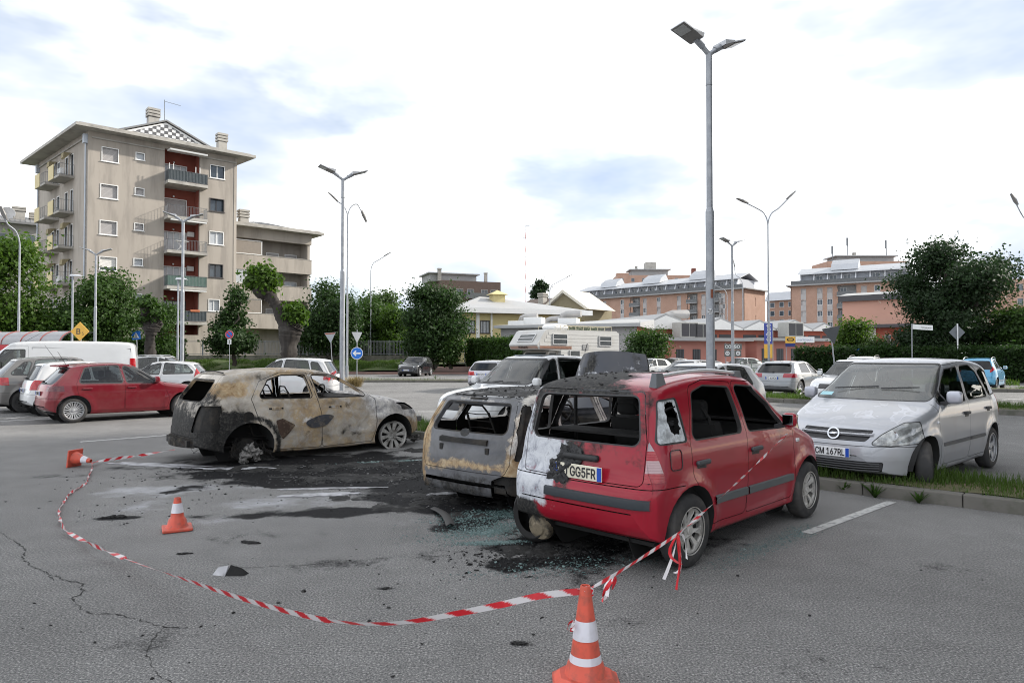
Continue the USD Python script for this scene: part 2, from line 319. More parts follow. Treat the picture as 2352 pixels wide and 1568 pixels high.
# ---------------------------------------------------------------- wheels
def rim_shape(style,r):
    disc=Point(0,0).buffer(r,quad_segs=12);cuts=[]
    if style=='eight':  # pressed cover with eight openings
        for k in range(8):
            a=k*PI/4+.2;cuts.append(affinity.rotate(affinity.translate(Polygon([(-.010,.40*r),(.010,.40*r),(.026,.74*r),(.022,.86*r),(-.022,.86*r),(-.026,.74*r)]).buffer(.006),0,0),math.degrees(a),origin=(0,0)))
    elif style=='five':
        for k in range(5):cuts.append(affinity.rotate(Polygon([(-.008,.34*r),(.008,.34*r),(.066,.82*r),(0,.9*r),(-.066,.82*r)]).buffer(.006),72*k,origin=(0,0)))
    elif style=='ten':
        for k in range(10):cuts.append(affinity.rotate(Polygon([(-.007,.36*r),(.007,.36*r),(.034,.9*r),(-.034,.9*r)]),36*k+8,origin=(0,0)))
    elif style=='multi':
        for k in range(20):cuts.append(affinity.rotate(Polygon([(-.004,.40*r),(.004,.40*r),(.011 if k%2 else.018,.92*r),(-.011 if k%2 else-.018,.92*r)]),18*k,origin=(0,0)))
    elif style=='steel':
        for k in range(10):cuts.append(affinity.rotate(Point(0,.72*r).buffer(.022),36*k,origin=(0,0)))
    return disc.difference(union_all(cuts))if cuts else disc
def wheel(parent,c,R,r,w,style,sg,steer=0.0,tyre=True,mats=None,n=40):
    """tyre mesh with the rim and hub as sub-parts; sg = +1 left, -1 right; c the hub centre"""
    mt=mats or{};M=frame(c,*(np.array(rotz(steer))[:3,:3]@np.array([[1,0,0],[0,0,sg],[0,-sg*1.0,0]]).T).T)if False else None
    ca,sa=math.cos(steer),math.sin(steer);ey=np.array([-sa,ca,0])*sg;ex=np.array([ca,sa,0]);M=frame(c,ex,np.cross(ey,ex),ey)
    h=w/2;root=None
    if tyre:
        b=MB().lathe([(r-.01,-h*.8),(r,-h*.92),(r+.03,-h),(R-.035,-h*.97),(R-.008,-h*.72),(R,-h*.4),(R,h*.4),(R-.008,h*.72),(R-.035,h*.97),(r+.03,h),(r,h*.92),(r-.01,h*.8)],n,M)
        for y in(-.45,-.15,.15,.45):pass
        root=obj('wheel',b,mt.get('tyre',rubber),parent,smooth=50)
    sh=rim_shape(style,r*.985);m=MB().poly(sh,.022);V,F=m.mesh()
    V=V.copy();V[:,2]+=h*.70-.022-.03*np.clip(np.hypot(V[:,0],V[:,1])/r,0,1)**2*0+np.where(np.hypot(V[:,0],V[:,1])<.4*r,-.018,0)
    b=MB().add(V,F,M).lathe([(r*.94,h*.72),(r*1.0,h*.80),(r*1.02,h*.93),(r*.985,h*.94),(r*.95,h*.6),(r*.93,-h*.5)],n,M)
    rim=obj('rim' if tyre else 'wheel',b,mt.get('rim',rim_m),root or parent,smooth=35)
    obj('brake_disc',MB().cyl((0,0,-h*.3),(0,0,h*.12),r*.9,n=20,M=M),mt.get('back',under_m),root or rim)
    obj('hub_cap',MB().lathe([(0,h*.72),(.028,h*.71),(.034,h*.66),(.036,h*.4)],14,M),mt.get('hub',mt.get('rim',rim_m)),root or rim)
    return root
def plate(parent,o,ex,text,w=.52,h=.11,rear=True,mt=None):
    ex=unit(ex);ez=np.array([0,0,1.]);ey=ez;M=frame(np.array(o,float),ex,ey,np.cross(ex,ey))
    p=obj('number_plate',MB().rbox(-w/2,w/2,-h/2,h/2,-.004,.006,.004,M),mt or white_pl,parent,smooth=False)
    for x in(-w/2+.003,w/2-.045):obj('blue_band',MB().box(x,x+.042,-h/2+.004,h/2-.004,.006,.0085,M),plate_blue,p,smooth=False)
    obj('lettering',MB().text(text,h*.66,.003,True,M@frame((0,0,.0062),(1,0,0),(0,1,0),(0,0,1)),width=w*.76),ink,p,smooth=False)
    return p
def mirror(parent,x,y,z,sg,m,s=1.0):
    b=MB().rbox(x-.06*s,x+.07*s,min(y+sg*.06,y+sg*.23*s),max(y+sg*.06,y+sg*.23*s),z-.02,z+.14*s,.04)
    h=obj('mirror',b,m,parent,smooth=60)
    obj('mirror_foot',MB().hull([(x+dx,y+sg*dy,z+dz)for dx in(-.04,.05)for dy,dz in((-.01,-.05),(-.01,.0),(.1,-.02),(.1,.02))]),black,h)
    obj('mirror_glass',MB().rbox(x-.063*s,x-.055*s,min(y+sg*.075,y+sg*.215*s),max(y+sg*.075,y+sg*.215*s),z,z+.12*s,.003),mirror_m,h)
def seats(parent,sh,x1,zf,m,ys=(-.36,.36),rear_x=None,h=.62):
    for x,wd,yy in[(x1,.46,y)for y in ys]+([(rear_x,1.2,0)]if rear_x is not None else[]):
        b=MB().hull([(x+dx,yy+sy*wd/2,zf+dz)for sy in(-1,1)for dx,dz in((.0,.12),(.5,.16),(.5,.28),(.0,.26))])
        b.hull([(x+dx,yy+sy*wd/2*(.9 if dz>.5 else 1),zf+dz)for sy in(-1,1)for dx,dz in((.0,.16),(.14,.2),(-.14,.26+h*.9),(-.24,.24+h*.9))])
        for y in([yy]if wd<1 else[-.38,.38]):b.rbox(x-.27,x-.17,y-.12,y+.12,zf+.27+h*.9,zf+.45+h*.9,.035)
        obj('seat',b,m,parent,smooth=40)
def steering(parent,x,y,z,m=None,t=.5):
    g=np.linspace(0,2*PI,25);c,s_=math.cos(t),math.sin(t)
    P=[(x-.18*math.sin(a)*s_*0+.18*math.sin(a)*.45,y+.18*math.cos(a),z+.18*math.sin(a)*.9)for a in g]
    b=MB().tube(P,.014,6).tube([(x,y-.17,z),(x,y+.17,z)],.014,5).tube([(x,y,z),(x+.4,y,z-.25)],.03,6)
    obj('steering_wheel',b,m or black,parent)
# ---------------------------------------------------------------- car assembly
def build_car(name,label,sp,loc,rz,group=None,cat='car',scale=None):
    """sp: shape, glass, doors, lights of one model; every named piece becomes a part"""
    t=thing(name,label,cat,loc,rz,group,scale);sh=sp['shell'];S=sh.S;body_m=sp['paint'];R,wb=sh.R,sh.wb;det=sp.get('det',1)
    trk=sp['track'];at_=sp.get('attr',{});Y=sp.get('glass',win);SG=sp.get('side_glass',Y)
    arch=[(0,sh.archR),(wb,sh.archR)]
    for cx,ar in arch:  # wheel arches
        g=np.linspace(0,2*PI,29)[:-1];pc=np.c_[cx+ar*np.cos(g),R+.01+ar*np.sin(g)]
        pc=pc[pc[:,1]>.02]if False else pc
        for sg in(1,-1):
            ins,S=cut(S,pc,[0,2],lambda c,n,sg=sg:(c[:,1]*sg>.38))
            b=MB();y0=sg*.40;a=np.linspace(-.12,PI+.12,21)
            b.grid([[(cx+ar*math.cos(q),yy,R+.01+ar*math.sin(q))for yy in(y0,sg*(sh.yside(cx+ar*math.cos(q),R+.01+ar*math.sin(q))-.015))]for q in a]);b.poly(Point(0,0).buffer(ar,quad_segs=8),.004,frame((cx,y0,R+.01),(1,0,0),(0,0,1),(0,-1,0)))
            if len(ins.F)and det:bv,bf_=band(ins,.03);b.add(bv,bf_)
            obj('arch_liner',b,under_m,t,smooth=50)
    def glassy(poly,ax,sel,nm,par=None,gm=None,trim=sp.get('trim',.014),fr=sp.get('frame_mat',black)):
        nonlocal S
        if trim>0:
            ring,S=cut(S,cvx(poly,0,trim),ax,sel);ins,ring=cut(ring,poly,ax)
            obj(nm+'_seal',ring,fr,par or t)
        else:ins,S=cut(S,poly,ax,sel)
        if sp.get('flange'):
            bv,bf_=band(ins,sp['flange']);obj(nm+'_frame',MB().add(bv,bf_),sp.get('flange_mat',body_m),par or t,attr=at_)
        if gm is not False:obj(nm,shift(ins,.006),gm or Y,par or t)
    # windscreens
    if sp.get('windscreen'):glassy(cvx(sp['windscreen'],.05),[1,2],lambda c,n:(c[:,0]>wb*.5)&(n[:,2]>.1)&(n[:,0]>.12),'windscreen',gm=sp.get('ws_glass'))
    if sp.get('rear_window'):glassy(cvx(sp['rear_window'],sp.get('rw_r',.05)),[1,2],lambda c,n:(c[:,0]<wb*.35)&(n[:,0]<-.12),'rear_window',gm=sp.get('rw_glass',sp.get('side_glass')))
    # doors with their panes
    for sg in(1,-1):
        for k,dr in enumerate(sp.get('doors',[])):
            po=cvx(dr,.05);g=sp.get('gap',.006)
            ring,S=cut(S,po,[0,2],side(sg));dpl,gapr=cut(ring,cvx(dr,.05,-g),[0,2])
            obj('door_gap',shift(gapr,.02),under_m,t)
            bS,S_,=S,None
            S=dpl;hold=[]
            for wn in sp.get('windows',[]):
                if wn[0]==k:
                    tr=sp.get('trim',.014);pw=cvx(wn[1],wn[2]if len(wn)>2 else.04)
                    ring2,S=cut(S,cvx(pw,0,tr),[0,2],side(sg));ins,ring2=cut(ring2,pw,[0,2]);hold.append((ring2,ins,wn))
            door=obj('door',S,body_m,t,attr=at_)
            for ring2,ins,wn in hold:
                obj('window_seal',ring2,sp.get('frame_mat',black),door)
                if sp.get('flange'):obj('window_frame',MB().add(*band(ins,sp['flange'])),sp.get('flange_mat',body_m),door,attr=at_)
                if SG is not None:obj('pane',shift(ins,.006),SG,door)
            for hx,hz in[h for kk,h in sp.get('handles',[])if kk==k]:
                y=sg*sh.yside(hx,hz);hb=MB().rbox(hx-.10,hx+.10,min(y-sg*.005,y+sg*.032),max(y-sg*.005,y+sg*.032),hz-.018,hz+.022,.015)
                obj('handle',hb,sp.get('handle_mat',body_m),door,smooth=50)
                obj('handle_cup',MB().rbox(hx-.085,hx+.06,min(y-.004,y+.004),max(y-.004,y+.004),hz-.05,hz-.012,.003),black,door)
            for x0,x1,z0,z1 in[b for kk,b in sp.get('strips',[])if kk==k]:
                P=[]
                for x in np.linspace(x0,x1,6):
                    zc=(z0+z1)/2;y=sg*sh.yside(x,zc);P.append([(x,y-sg*.004,z0),(x,y+sg*.018,z0+.012),(x,y+sg*.018,z1-.012),(x,y-sg*.004,z1)])
                obj('rub_strip',MB().grid(P)if sg<0 else MB().grid([p[::-1]for p in P]),sp.get('strip_mat',grey_pl),door)
            S=bS
        for wn in sp.get('windows',[]):
            if wn[0]is None:glassy(cvx(wn[1],wn[2]if len(wn)>2 else.04),[0,2],side(sg),wn[3]if len(wn)>3 else 'quarter_window',gm=(SG if SG is not None else False))
    # lights and panels cut out of the body: (name, axis, polygon, material, where, proud)
    for nm,ax,poly,m,sel,d in sp.get('panels',[]):
        for sg in((1,-1)if ax=='side' or ax.endswith('2')else(-1,)if ax=='planes' else(0,)):
            if ax[:6]=='planes':
                ins,S=cutp(S,[(a,b*sg,c,e)for a,b,c,e in poly]);q=obj(nm,shift(ins,-d),m,t);obj(nm+'_rim',MB().add(*band(shift(ins,-d),.03)),black,q);continue
            axes=[0,2]if ax=='side' else[1,2];p=np.array(poly,float)
            if axes==[1,2]and sg<0:p=p*[-1,1]
            f=side(sg)if ax=='side' else sel
            ins,S=cut(S,cvx(p,.02),axes,f)
            if len(ins.F):
                bv=MB().add(*band(shift(ins,-d),max(d+.02,.012)));V,F=bv.mesh()
                q=obj(nm,shift(ins,-d),m,t);obj(nm+'_rim',bv,black if d<=0 else m,q)
    if sp.get('hatch'):
        ring,S=cut(S,cvx(sp['hatch'],.05),[1,2],lambda c,n:(c[:,0]<wb*.2)&(n[:,0]<-.15));hp,gp_=cut(ring,cvx(sp['hatch'],.05,-.006),[1,2]);obj('door_gap',shift(gp_,.02),under_m,t);obj('tailgate',hp,body_m,t,attr=at_)
    for zb,xa,sgn in sp.get('bumpers',[]):
        b_,o_=split(S,(xa-S.V[:,0])*sgn);b_,u_=split(b_,zb-b_.V[:,2]);g_,b_=split(b_,b_.V[:,2]-zb+.007);S=merge(o_,u_);obj('door_gap',shift(g_,.015),under_m,t);obj('bumper',b_,body_m,t,attr=at_)
    for fn in sp.get('presplit',[]):S=fn(t,S)
    obj('body',S,body_m,t,attr=at_)
    if sp.get('under',True):obj('floor_pan',MB().box(sh.x0+.25,sh.x1-.3,-.62,.62,sp.get('floor',.22)-.03,sp.get('floor',.22)),under_m,t)
    if det and sp.get('interior',True):
        low=prune(Surf(S.V,S.N,S.F));z1=sp['belt']
        xi0,xi1=sp.get('cab',(sh.x0+.3,wb*.78));hw=sh.yside(wb/2,z1)-.07
        b=MB().box(xi0,xi1,hw-.01,hw,.25,z1-.04).box(xi0,xi1,-hw,-hw+.01,.25,z1-.04)
        b.hull([(xi1+dx,sy*(hw-.02),dz)for sy in(-1,1)for dx,dz in((-.28,.5),(.15,.5),(.15,z1-.02),(-.12,z1+.0),(-.28,z1-.08))]);obj('cabin_lining',b,sp.get('in_mat',dark_in),t)
        seats(t,sh,sp.get('seat_x',wb*.42),.25,sp.get('seat_mat',seat_m),rear_x=sp.get('rear_seat',wb*.05));steering(t,xi1-.36,.36,z1-.03)
    st=sp.get('steer',0)
    for cx,s2 in((wb,st),(0,0))if sp.get('wheels',True)else():
        for sg in(1,-1):wheel(t,(cx,sg*trk/2,R),R,sp['rim'],sp.get('tw',.18),sp['style'],sg,s2,n=40 if det else 24,mats=sp.get('wheel_mats'))
    if sp.get('mirror_at'):
        mx,mz=sp['mirror_at']
        for sg in(1,-1):mirror(t,mx,sg*(sh.yside(mx,mz)-.01),mz,sg,sp.get('mirror_mat',body_m),sp.get('mirror_s',1))
    for fn in sp.get('extra',[]):fn(t,sh)
    return t
# ---------------------------------------------------------------- ground
def blob(P,c,rx,ry,a,k,seed=0,amp=.5):
    """soft irregular patch, 1 inside and 0 outside"""
    d=P[:,:2]-np.array(c)[:2];ca,sa=math.cos(a),math.sin(a);q=np.c_[(d[:,0]*ca+d[:,1]*sa)/rx,(-d[:,0]*sa+d[:,1]*ca)/ry]
    n=meshkit.fbm(np.c_[P[:,:2]*1.7,0*P[:,0]],4,seed)-.5
    return np.clip((1.0+amp*2*n-np.hypot(q[:,0],q[:,1]))/k,0,1)
asphalt=usdkit.material(stage,'/World/Looks/asphalt',{
    'g':('geometry',{}),'n1':('noise_texture',{'scale':.35,'detail':6.0,'roughness':.6}),'n2':('noise_texture',{'scale':76.0,'detail':2.0,'roughness':.75}),'v':('voronoi_texture',{'scale':70.0}),
    'n3':('noise_texture',{'scale':3.0,'detail':8.0,'roughness':.7}),
    'r1':('rgb_ramp',{'ramp':[(.28,(.145,.144,.143)),(.72,(.225,.224,.222))]}),'r2':('rgb_ramp',{'ramp':[(.29,(.24,.24,.24)),(.45,(.78,.78,.78)),(.56,(1.10,1.09,1.07)),(.67,(2.2,2.15,2.1))]}),
    'r3':('rgb_ramp',{'ramp':[(.3,(.86,.86,.86)),(.7,(1.1,1.1,1.1))]}),
    'm1':('mix',{'mix_type':'multiply','fac':1.0}),'m2':('mix',{'mix_type':'multiply','fac':1.0}),
    'b':('bump',{'strength':.55,'distance':.006}),'p':('principled_bsdf',{'roughness':.85,'specular_ior_level':.10}),
    'at':('attribute',{'attribute':'burn'}),'sx':('separate_color',{}),'m3':('mix',{'color2':(.010,.010,.011)}),'m4':('mix',{'color2':(.34,.345,.36)}),'m5':('mix',{'color2':(.03,.03,.03)}),
    'nb':('noise_texture',{'scale':7.0,'detail':8.0,'roughness':.75}),'nc':('noise_texture',{'scale':52.0,'detail':3.0,'roughness':.7}),'nd':('noise_texture',{'scale':2.1,'detail':3.0}),'q1':('math',{'math_type':'multiply_add','value2':1.5,'value3':-.75}),'q2':('math',{'math_type':'multiply_add','value2':.85}),'q3':('math',{'math_type':'multiply_add','value2':.9}),'k1':('math',{'math_type':'add','value2':-1.17}),'k2':('math',{'math_type':'multiply_add','value2':1.45}),'k2b':('math',{'math_type':'multiply','value2':2.6,'use_clamp':True}),'g8':('math',{'math_type':'multiply','value2':7.0,'use_clamp':True}),'k3':('math',{'math_type':'multiply','use_clamp':True}),
    'w1':('math',{'math_type':'multiply_add','value2':1.3}),'w1b':('math',{'math_type':'multiply','value2':1.6,'use_clamp':True}),'w2':('math',{'math_type':'multiply','use_clamp':True}),'g9':('math',{'math_type':'multiply','value2':5.0,'use_clamp':True}),'gl':('noise_texture',{'scale':230.0,'detail':1.0}),'gr':('rgb_ramp',{'ramp':[(.66,(.75,.75,.75)),(.72,(.25,.25,.25))]})},
    [('g.position','n1.vector'),('g.position','n2.vector'),('g.position','n3.vector'),('g.position','v.vector'),('g.position','nb.vector'),('n1.fac','r1.fac'),('n2.fac','r2.fac'),('n3.fac','r3.fac'),
     ('r1.color','m1.color1'),('r2.color','m1.color2'),('m1.color','m2.color1'),('r3.color','m2.color2'),('v.distance','b.height'),('b.normal','p.normal'),
     ('at.color','sx.color'),('g.position','nc.vector'),('g.position','nd.vector'),('nb.fac','q1.value1'),('nc.fac','q2.value1'),('q1.value','q2.value3'),('nd.fac','q3.value1'),('q2.value','q3.value3'),('q3.value','k1.value1'),('sx.r','k2.value1'),('k1.value','k2.value3'),('k2.value','k2b.value1'),('sx.r','g8.value1'),('k2b.value','k3.value1'),('g8.value','k3.value2'),
     ('sx.g','w1.value1'),('k1.value','w1.value3'),('w1.value','w1b.value1'),('w1b.value','w2.value1'),('sx.g','g9.value1'),('g9.value','w2.value2'),
     ('m2.color','m4.color1'),('w2.value','m4.fac'),('m4.color','m3.color1'),('k3.value','m3.fac'),('m3.color','m5.color1'),('sx.b','m5.fac'),('m5.color','p.base_color'),('g.position','gl.vector'),('gl.fac','gr.fac'),('gr.color','p.roughness')],surface='p.BSDF')
def cracks():
    """jagged cracks as thin dark sheets a few millimetres above the asphalt"""
    rs=np.random.RandomState(5);m=mat('crack_dark',(.022,.021,.020),.95,var=.5,scale=30)
    lines=[([(0,1222),(30,1240),(58,1262),(52,1285),(72,1300),(100,1312),(150,1330),(185,1342),(192,1358),(165,1375),(190,1400),(215,1410),(265,1410),(320,1422),(378,1440),(430,1442)],.008),([(192,1358),(215,1352)],.006),([(100,1312),(125,1332)],.005),
             ([(378,1440),(345,1475),(340,1500),(355,1545),(392,1566)],.005),([(560,1303),(640,1300),(760,1293),(900,1280),(1010,1278)],.005),([(560,1303),(520,1295),(475,1285)],.004),([(905,1430),(935,1432),(960,1445)],.004)]
    for L,wd in lines:
        q=np.array([G(u,v)[:2]for u,v in L]);R=[q[0]]
        for a,b in zip(q[:-1],q[1:]):
            k=max(2,int(np.hypot(*(b-a))/.03));s_=np.linspace(0,1,k+1)[1:,None];R+=list(a+(b-a)*s_+rs.normal(0,.008,(k,2)))
        R=np.array(R);T=np.gradient(R,axis=0);T/=np.linalg.norm(T,axis=1,keepdims=True)+1e-9;Nn=np.c_[-T[:,1],T[:,0]];w=wd*np.clip(.75+.8*rs.randn(len(R)),.15,2.2)[:,None]*.5;Z=np.full((len(R),1),.003)
        obj('crack',MB().grid(np.stack([np.c_[R-Nn*w,Z],np.c_[R+Nn*w,Z]],1)),m,kind='structure',smooth=False)
cracks()
def burn_attr(P):
    b=np.zeros(len(P));w=np.zeros(len(P));D=math.radians(45)
    def add(c,rx,ry,a,k,s,amp=.5,g=1.0):b[:]=np.maximum(b,g*blob(P,c,rx,ry,a,k,s,amp))
    add(G(760,1072),2.6,1.5,math.radians(-10),.45,1,.55)  # under and beside the left wreck
    add(G(560,1068),1.0,.7,.2,.6,2)
    add(G(800,1100),1.7,.55,.25,.5,3,.8);add(G(1000,1115),1.3,.6,.3,.6,4,.7);add(G(900,1170),1.6,.32,.15,.7,5,.9,.8)
    add(G(1090,1125),1.7,1.4,.8,.5,6);add(G(1120,1170),.9,.5,.5,.6,26,.8);add(G(1250,1240),1.0,.5,.3,.6,7,.7);add(G(1230,1290),.5,.22,.2,.8,8,.8,.9);add(G(1470,1235),1.8,.9,.8,.9,9,.6,.55)
    add(G(265,1189),.28,.1,.1,.5,10,.6,.8);add(G(300,1075),.9,.35,0,1.2,12,.7,.45);add(G(460,1100),1.4,.5,0,1.4,13,.7,.4)
    add(G(885,1350),.12,.06,0,1,14,.8,.7);add(G(1195,1478),.1,.05,0,1,15,.8,.7);add(G(1140,1190),.7,.4,.6,.8,16,.7,.8)
    def wh(c,rx,ry,a,k,s,amp=.5,g=1.0):w[:]=np.maximum(w,g*blob(P,c,rx,ry,a,k,s,amp))
    wh(G(420,1120),1.8,.6,.1,1.0,21,.8,.62);wh(G(690,1150),1.9,.6,.2,1.0,22,.8,.66);wh(G(560,1190),1.2,.4,.1,1.4,23,.8,.35);wh(G(900,1200),1.6,.35,.1,1.4,24,.8,.35)
    for u,v,rx,ry,g in((300,1480,.8,.35,.22),(1000,1520,.9,.3,.2),(1900,1500,.9,.4,.2),(2150,1300,.9,.3,.22),(2285,1240,.6,.12,.34),(620,1230,1.0,.35,.3),(150,1090,1.3,.4,.27),(820,1290,1.2,.3,.26),(1450,1420,.8,.3,.24)):add(G(u,v),rx,ry,.3,1.0,int(u),.7,g)
    return np.c_[b,w,0*b]
def sheet(x0,x1,y0,y1,h,z=0.0):
    xs,ys=np.linspace(x0,x1,max(2,int((x1-x0)/h)+1)),np.linspace(y0,y1,max(2,int((y1-y0)/h)+1));P=np.zeros((len(xs),len(ys),3));P[...,0]=xs[:,None];P[...,1]=ys[None];P[...,2]=z
    return MB().grid(P).mesh()
gm=MB();GX0,GX1,GY0,GY1=-7.0,4.0,1.6,14.0
V_,F_=sheet(GX0,GX1,GY0,GY1,.045);gm.add(V_,F_)
for a in((-600,GX0,-60,900),(GX1,600,-60,900),(GX0,GX1,-60,GY0),(GX0,GX1,GY1,900)):gm.box(*a,0,0)if False else gm.add(*sheet(*a,400))
V_,F_=gm.mesh();
if(np.cross(V_[F_[0,1]]-V_[F_[0,0]],V_[F_[0,2]]-V_[F_[0,0]])[2]<0):F_=F_[:,::-1]
def burn_safe(P):
    inn=(P[:,0]>GX0-.01)&(P[:,0]<GX1+.01)&(P[:,1]>GY0-.01)&(P[:,1]<GY1+.01);o=np.zeros((len(P),3));o[inn]=burn_attr(P[inn])
    e=np.minimum.reduce([P[:,0]-GX0,GX1-P[:,0],P[:,1]-GY0,GY1-P[:,1]]);return o*np.clip(e/.6,0,1)[:,None]
obj('asphalt_ground',(V_,F_),asphalt,kind='structure',smooth=False,attr={'burn':burn_safe})
# ---------------------------------------------------------------- buildings
plaster=mat('plaster_taupe',(.345,.31,.27),.9,var=.07,scale=.9,dirt=(.20,.18,.16),dscale=1.1,damt=.45,bump=.1,bscale=30,stretch=(1,1,.16))
plaster_red=mat('plaster_rust',(.23,.065,.045),.9,var=.08,scale=.8)
concrete=mat('concrete',(.36,.345,.315),.9,var=.1,scale=.9,dirt=(.16,.15,.14),dscale=.8,damt=.5)
white_f=mat('frame_white',(.72,.72,.71),.5,var=.04)
shutter_m=mat('shutter_grey',(.36,.345,.34),.7,var=.05,stretch=(1,1,14))
shutter_w=mat('shutter_white',(.66,.65,.62),.6,var=.05)
dark_f=mat('frame_dark',(.05,.045,.045),.6,var=.1)
pane_m=mat('window_pane',(.05,.065,.08),.06,var=.4,scale=.5,spec=.8)
curtain=mat('window_curtain',(.40,.42,.44),.25,var=.12,scale=3,coat=.4)
rail_m=mat('railing_grey',(.16,.17,.18),.5,.3,var=.1)
canvas_m=mat('balcony_canvas',(.05,.065,.072),.8,var=.15,scale=2)
cream=mat('panel_cream',(.52,.44,.25),.8,var=.06,scale=1.0)
metal_roof=mat('roof_metal',(.20,.20,.20),.5,.3,var=.15,scale=.5)
zinc=mat('zinc',(.40,.43,.47),.45,.4,var=.1,scale=1.5)
def fframe(A,B,z=0.0):
    A,B=np.array(A,float)[:2],np.array(B,float)[:2];e=unit(B-A);n=np.array([e[1],-e[0]]);return frame((A[0],A[1],z),(e[0],e[1],0),(0,0,1),(n[0],n[1],0)),float(np.hypot(*(B-A)))
def onplane(M,u,v,out=0.0):
    o=M[:3,3]+M[:3,2]*out;d=ray(u,v);c=np.array([0,0,CAM_H]);t=(o-c).dot(M[:3,2])/d.dot(M[:3,2]);p=c+d*t-o;return p.dot(M[:3,0]),p[2]+o[2]-M[2,3]
def wall(parent,M,L,z0,z1,holes,m,th=.3,name='wall',label=None):
    p=sbox(0,z0,L,z1)
    if holes:p=p.difference(union_all([sbox(*h)for h in holes]))
    return obj(name,MB().poly(p,th,M@frame((0,0,-th),(1,0,0),(0,1,0),(0,0,1))),m,parent,label,smooth=False)
def window(parent,M,r,kind='shutter',fr=None,deep=.14,sill=True,fw=.07,close=1.0,muls=1,det=True):
    x0,z0,x1,z1=r;fr=fr or white_f;T=lambda d:M@frame((0,0,d),(1,0,0),(0,1,0),(0,0,1));i=sbox(x0+fw,z0+fw,x1-fw,z1-fw)
    ring=sbox(x0+.001,z0+.001,x1-.001,z1-.001).difference(i);b=MB().poly(ring,.08 if det else.06,T(-.03 if det else-.05))
    xs=np.linspace(x0,x1,muls+1)[1:-1]
    if kind!='shutter':
        for x in xs:b.box(x-.035,x+.035,z0+fw,z1-fw,-deep,-deep+.05,M)
    if sill:b.box(x0-.08,x1+.08,z0-.05,z0+.001,-.02,.09,M)
    w=obj('window',b,fr,parent,smooth=False)
    if kind=='shutter':
        zb=z1-fw-(z1-z0-2*fw)*close;b=MB();n=max(3,int((z1-fw-zb)/.11));e=np.linspace(zb,z1-fw,n+1)
        for a,c in zip(e[:-1],e[1:]):b.hull([(x,z,d)for x in(x0+fw,x1-fw)for z,d in((a+.004,-deep),(a+.004,-deep+.022),(c-.012,-deep+.022),(c-.002,-deep))],M)
        obj('shutter',b,shutter_w if close<1 else shutter_m,w,smooth=False)
    if kind!='shutter' or close<1:obj('pane',MB().box(x0+fw*.5,x1-fw*.5,z0+fw*.5,z1-fw*.5,-deep-.03,-deep-.005,M),curtain if kind=='curtain' else pane_m,w,smooth=False)
    return w
def railing(parent,M,pts,z0,z1,name='railing',m=None,sp=.13,r=.012,canvas=None):
    b=MB();c=MB()
    for(xa,oa),(xb,ob)in zip(pts[:-1],pts[1:]):
        n=max(2,int(math.hypot(xb-xa,ob-oa)/sp))
        for k in range(n+1):
            t=k/n;x,o=xa+(xb-xa)*t,oa+(ob-oa)*t;b.box(x-r*.7,x+r*.7,z0-(.16 if k in(0,n)else 0),z1,o-r*.7,o+r*.7,M)
        for z in(z0+.03,z1):b.tube([(xa,z,oa),(xb,z,ob)],.02,4,M)
        d=unit([xb-xa,ob-oa]);q=np.array([-d[1],d[0]])*.035
        c.hull([(x+s_*q[0],z,o+s_*q[1])for x,o in((xa,oa),(xb,ob))for z in(z0+.04,z1-.03)for s_ in(-.9,-1.3)],M)
    rp=obj(name,b,m or rail_m,parent,smooth=False)
    if canvas is not None:obj('screen',c,canvas,rp,smooth=False)
    return rp
def chimney(parent,c,w,d,z0,z1,M,caps=3):
    b=MB().box(c[0]-w/2,c[0]+w/2,z0,z1-caps*.32,c[1]-d/2,c[1]+d/2,M)
    for k in range(caps):z=z1-(k+1)*.32;b.box(c[0]-w*.6,c[0]+w*.6,z+.1,z+.32,c[1]-d*.6,c[1]+d*.6,M).box(c[0]-w*.42,c[0]+w*.42,z,z+.1,c[1]-d*.42,c[1]+d*.42,M)
    return obj('chimney',b,concrete,parent,smooth=False)
KB=1.15
def kd(u,dv):D=28750*KB/dv;return np.array([(u-1176)/FPX*D,D])
bC,bR,bL=kd(197,518),kd(541,454),kd(82,441)
ZE=1.66+28750*KB/FPX  # eaves
tw=thing('apartment_building','six-storey taupe apartment block with recessed rust-red balcony bay and checkered gable','building')
MA,LA=fframe(bC,bR);ZB=.8
Zp=lambda x,y:(x*.375,196+y*.375)
def rect(M,tl,br):
    a,b=onplane(M,*Zp(*tl)),onplane(M,*Zp(*br));return(a[0],min(a[1],b[1]),b[0],max(a[1],b[1]))
def level(r,w=None,h=None):
    return r
wl=[rect(MA,*q)for q in(((622,374),(727,480)),((614,600),(723,703)),((610,823),(718,923)),((608,1045),(716,1140)))]
ws_=[rect(MA,*q)for q in(((830,408),(887,464)),((825,624),(884,680)),((822,841),(880,894)),((817,1057),(875,1108)),((817,1274),(870,1326)))]
wr=[rect(MA,*q)for q in(((1287,484),(1376,580)),((1284,688),(1373,781)),((1282,890),(1369,981)),((1280,1091),(1366,1181)),((1276,1308),(1345,1385)))]
dz=(wl[0][3]-wl[3][3])/3
x0b,x1b=onplane(MA,*Zp(1009,500))[0],onplane(MA,*Zp(1225,500))[0]
wl.append((wl[3][0],wl[3][1]-dz,wl[3][2],wl[3][3]-dz))
wall(tw,MA,LA,ZB,ZE,wl+ws_+wr+[(x0b,ZB+2.9,x1b,ZE-.35)],plaster)
for k,r in enumerate(wl):window(tw,MA,r,'shutter',close=1.0 if k not in(3,)else.78)
for k,r in enumerate(ws_):window(tw,MA,r,'shutter' if k in(1,2)else 'curtain')
for k,r in enumerate(wr):window(tw,MA,r,['glass','glass','curtain','glass','curtain'][k],muls=2,fr=dark_f if k in(1,3)else white_f,deep=.14 if k in(0,2,4)else.3)
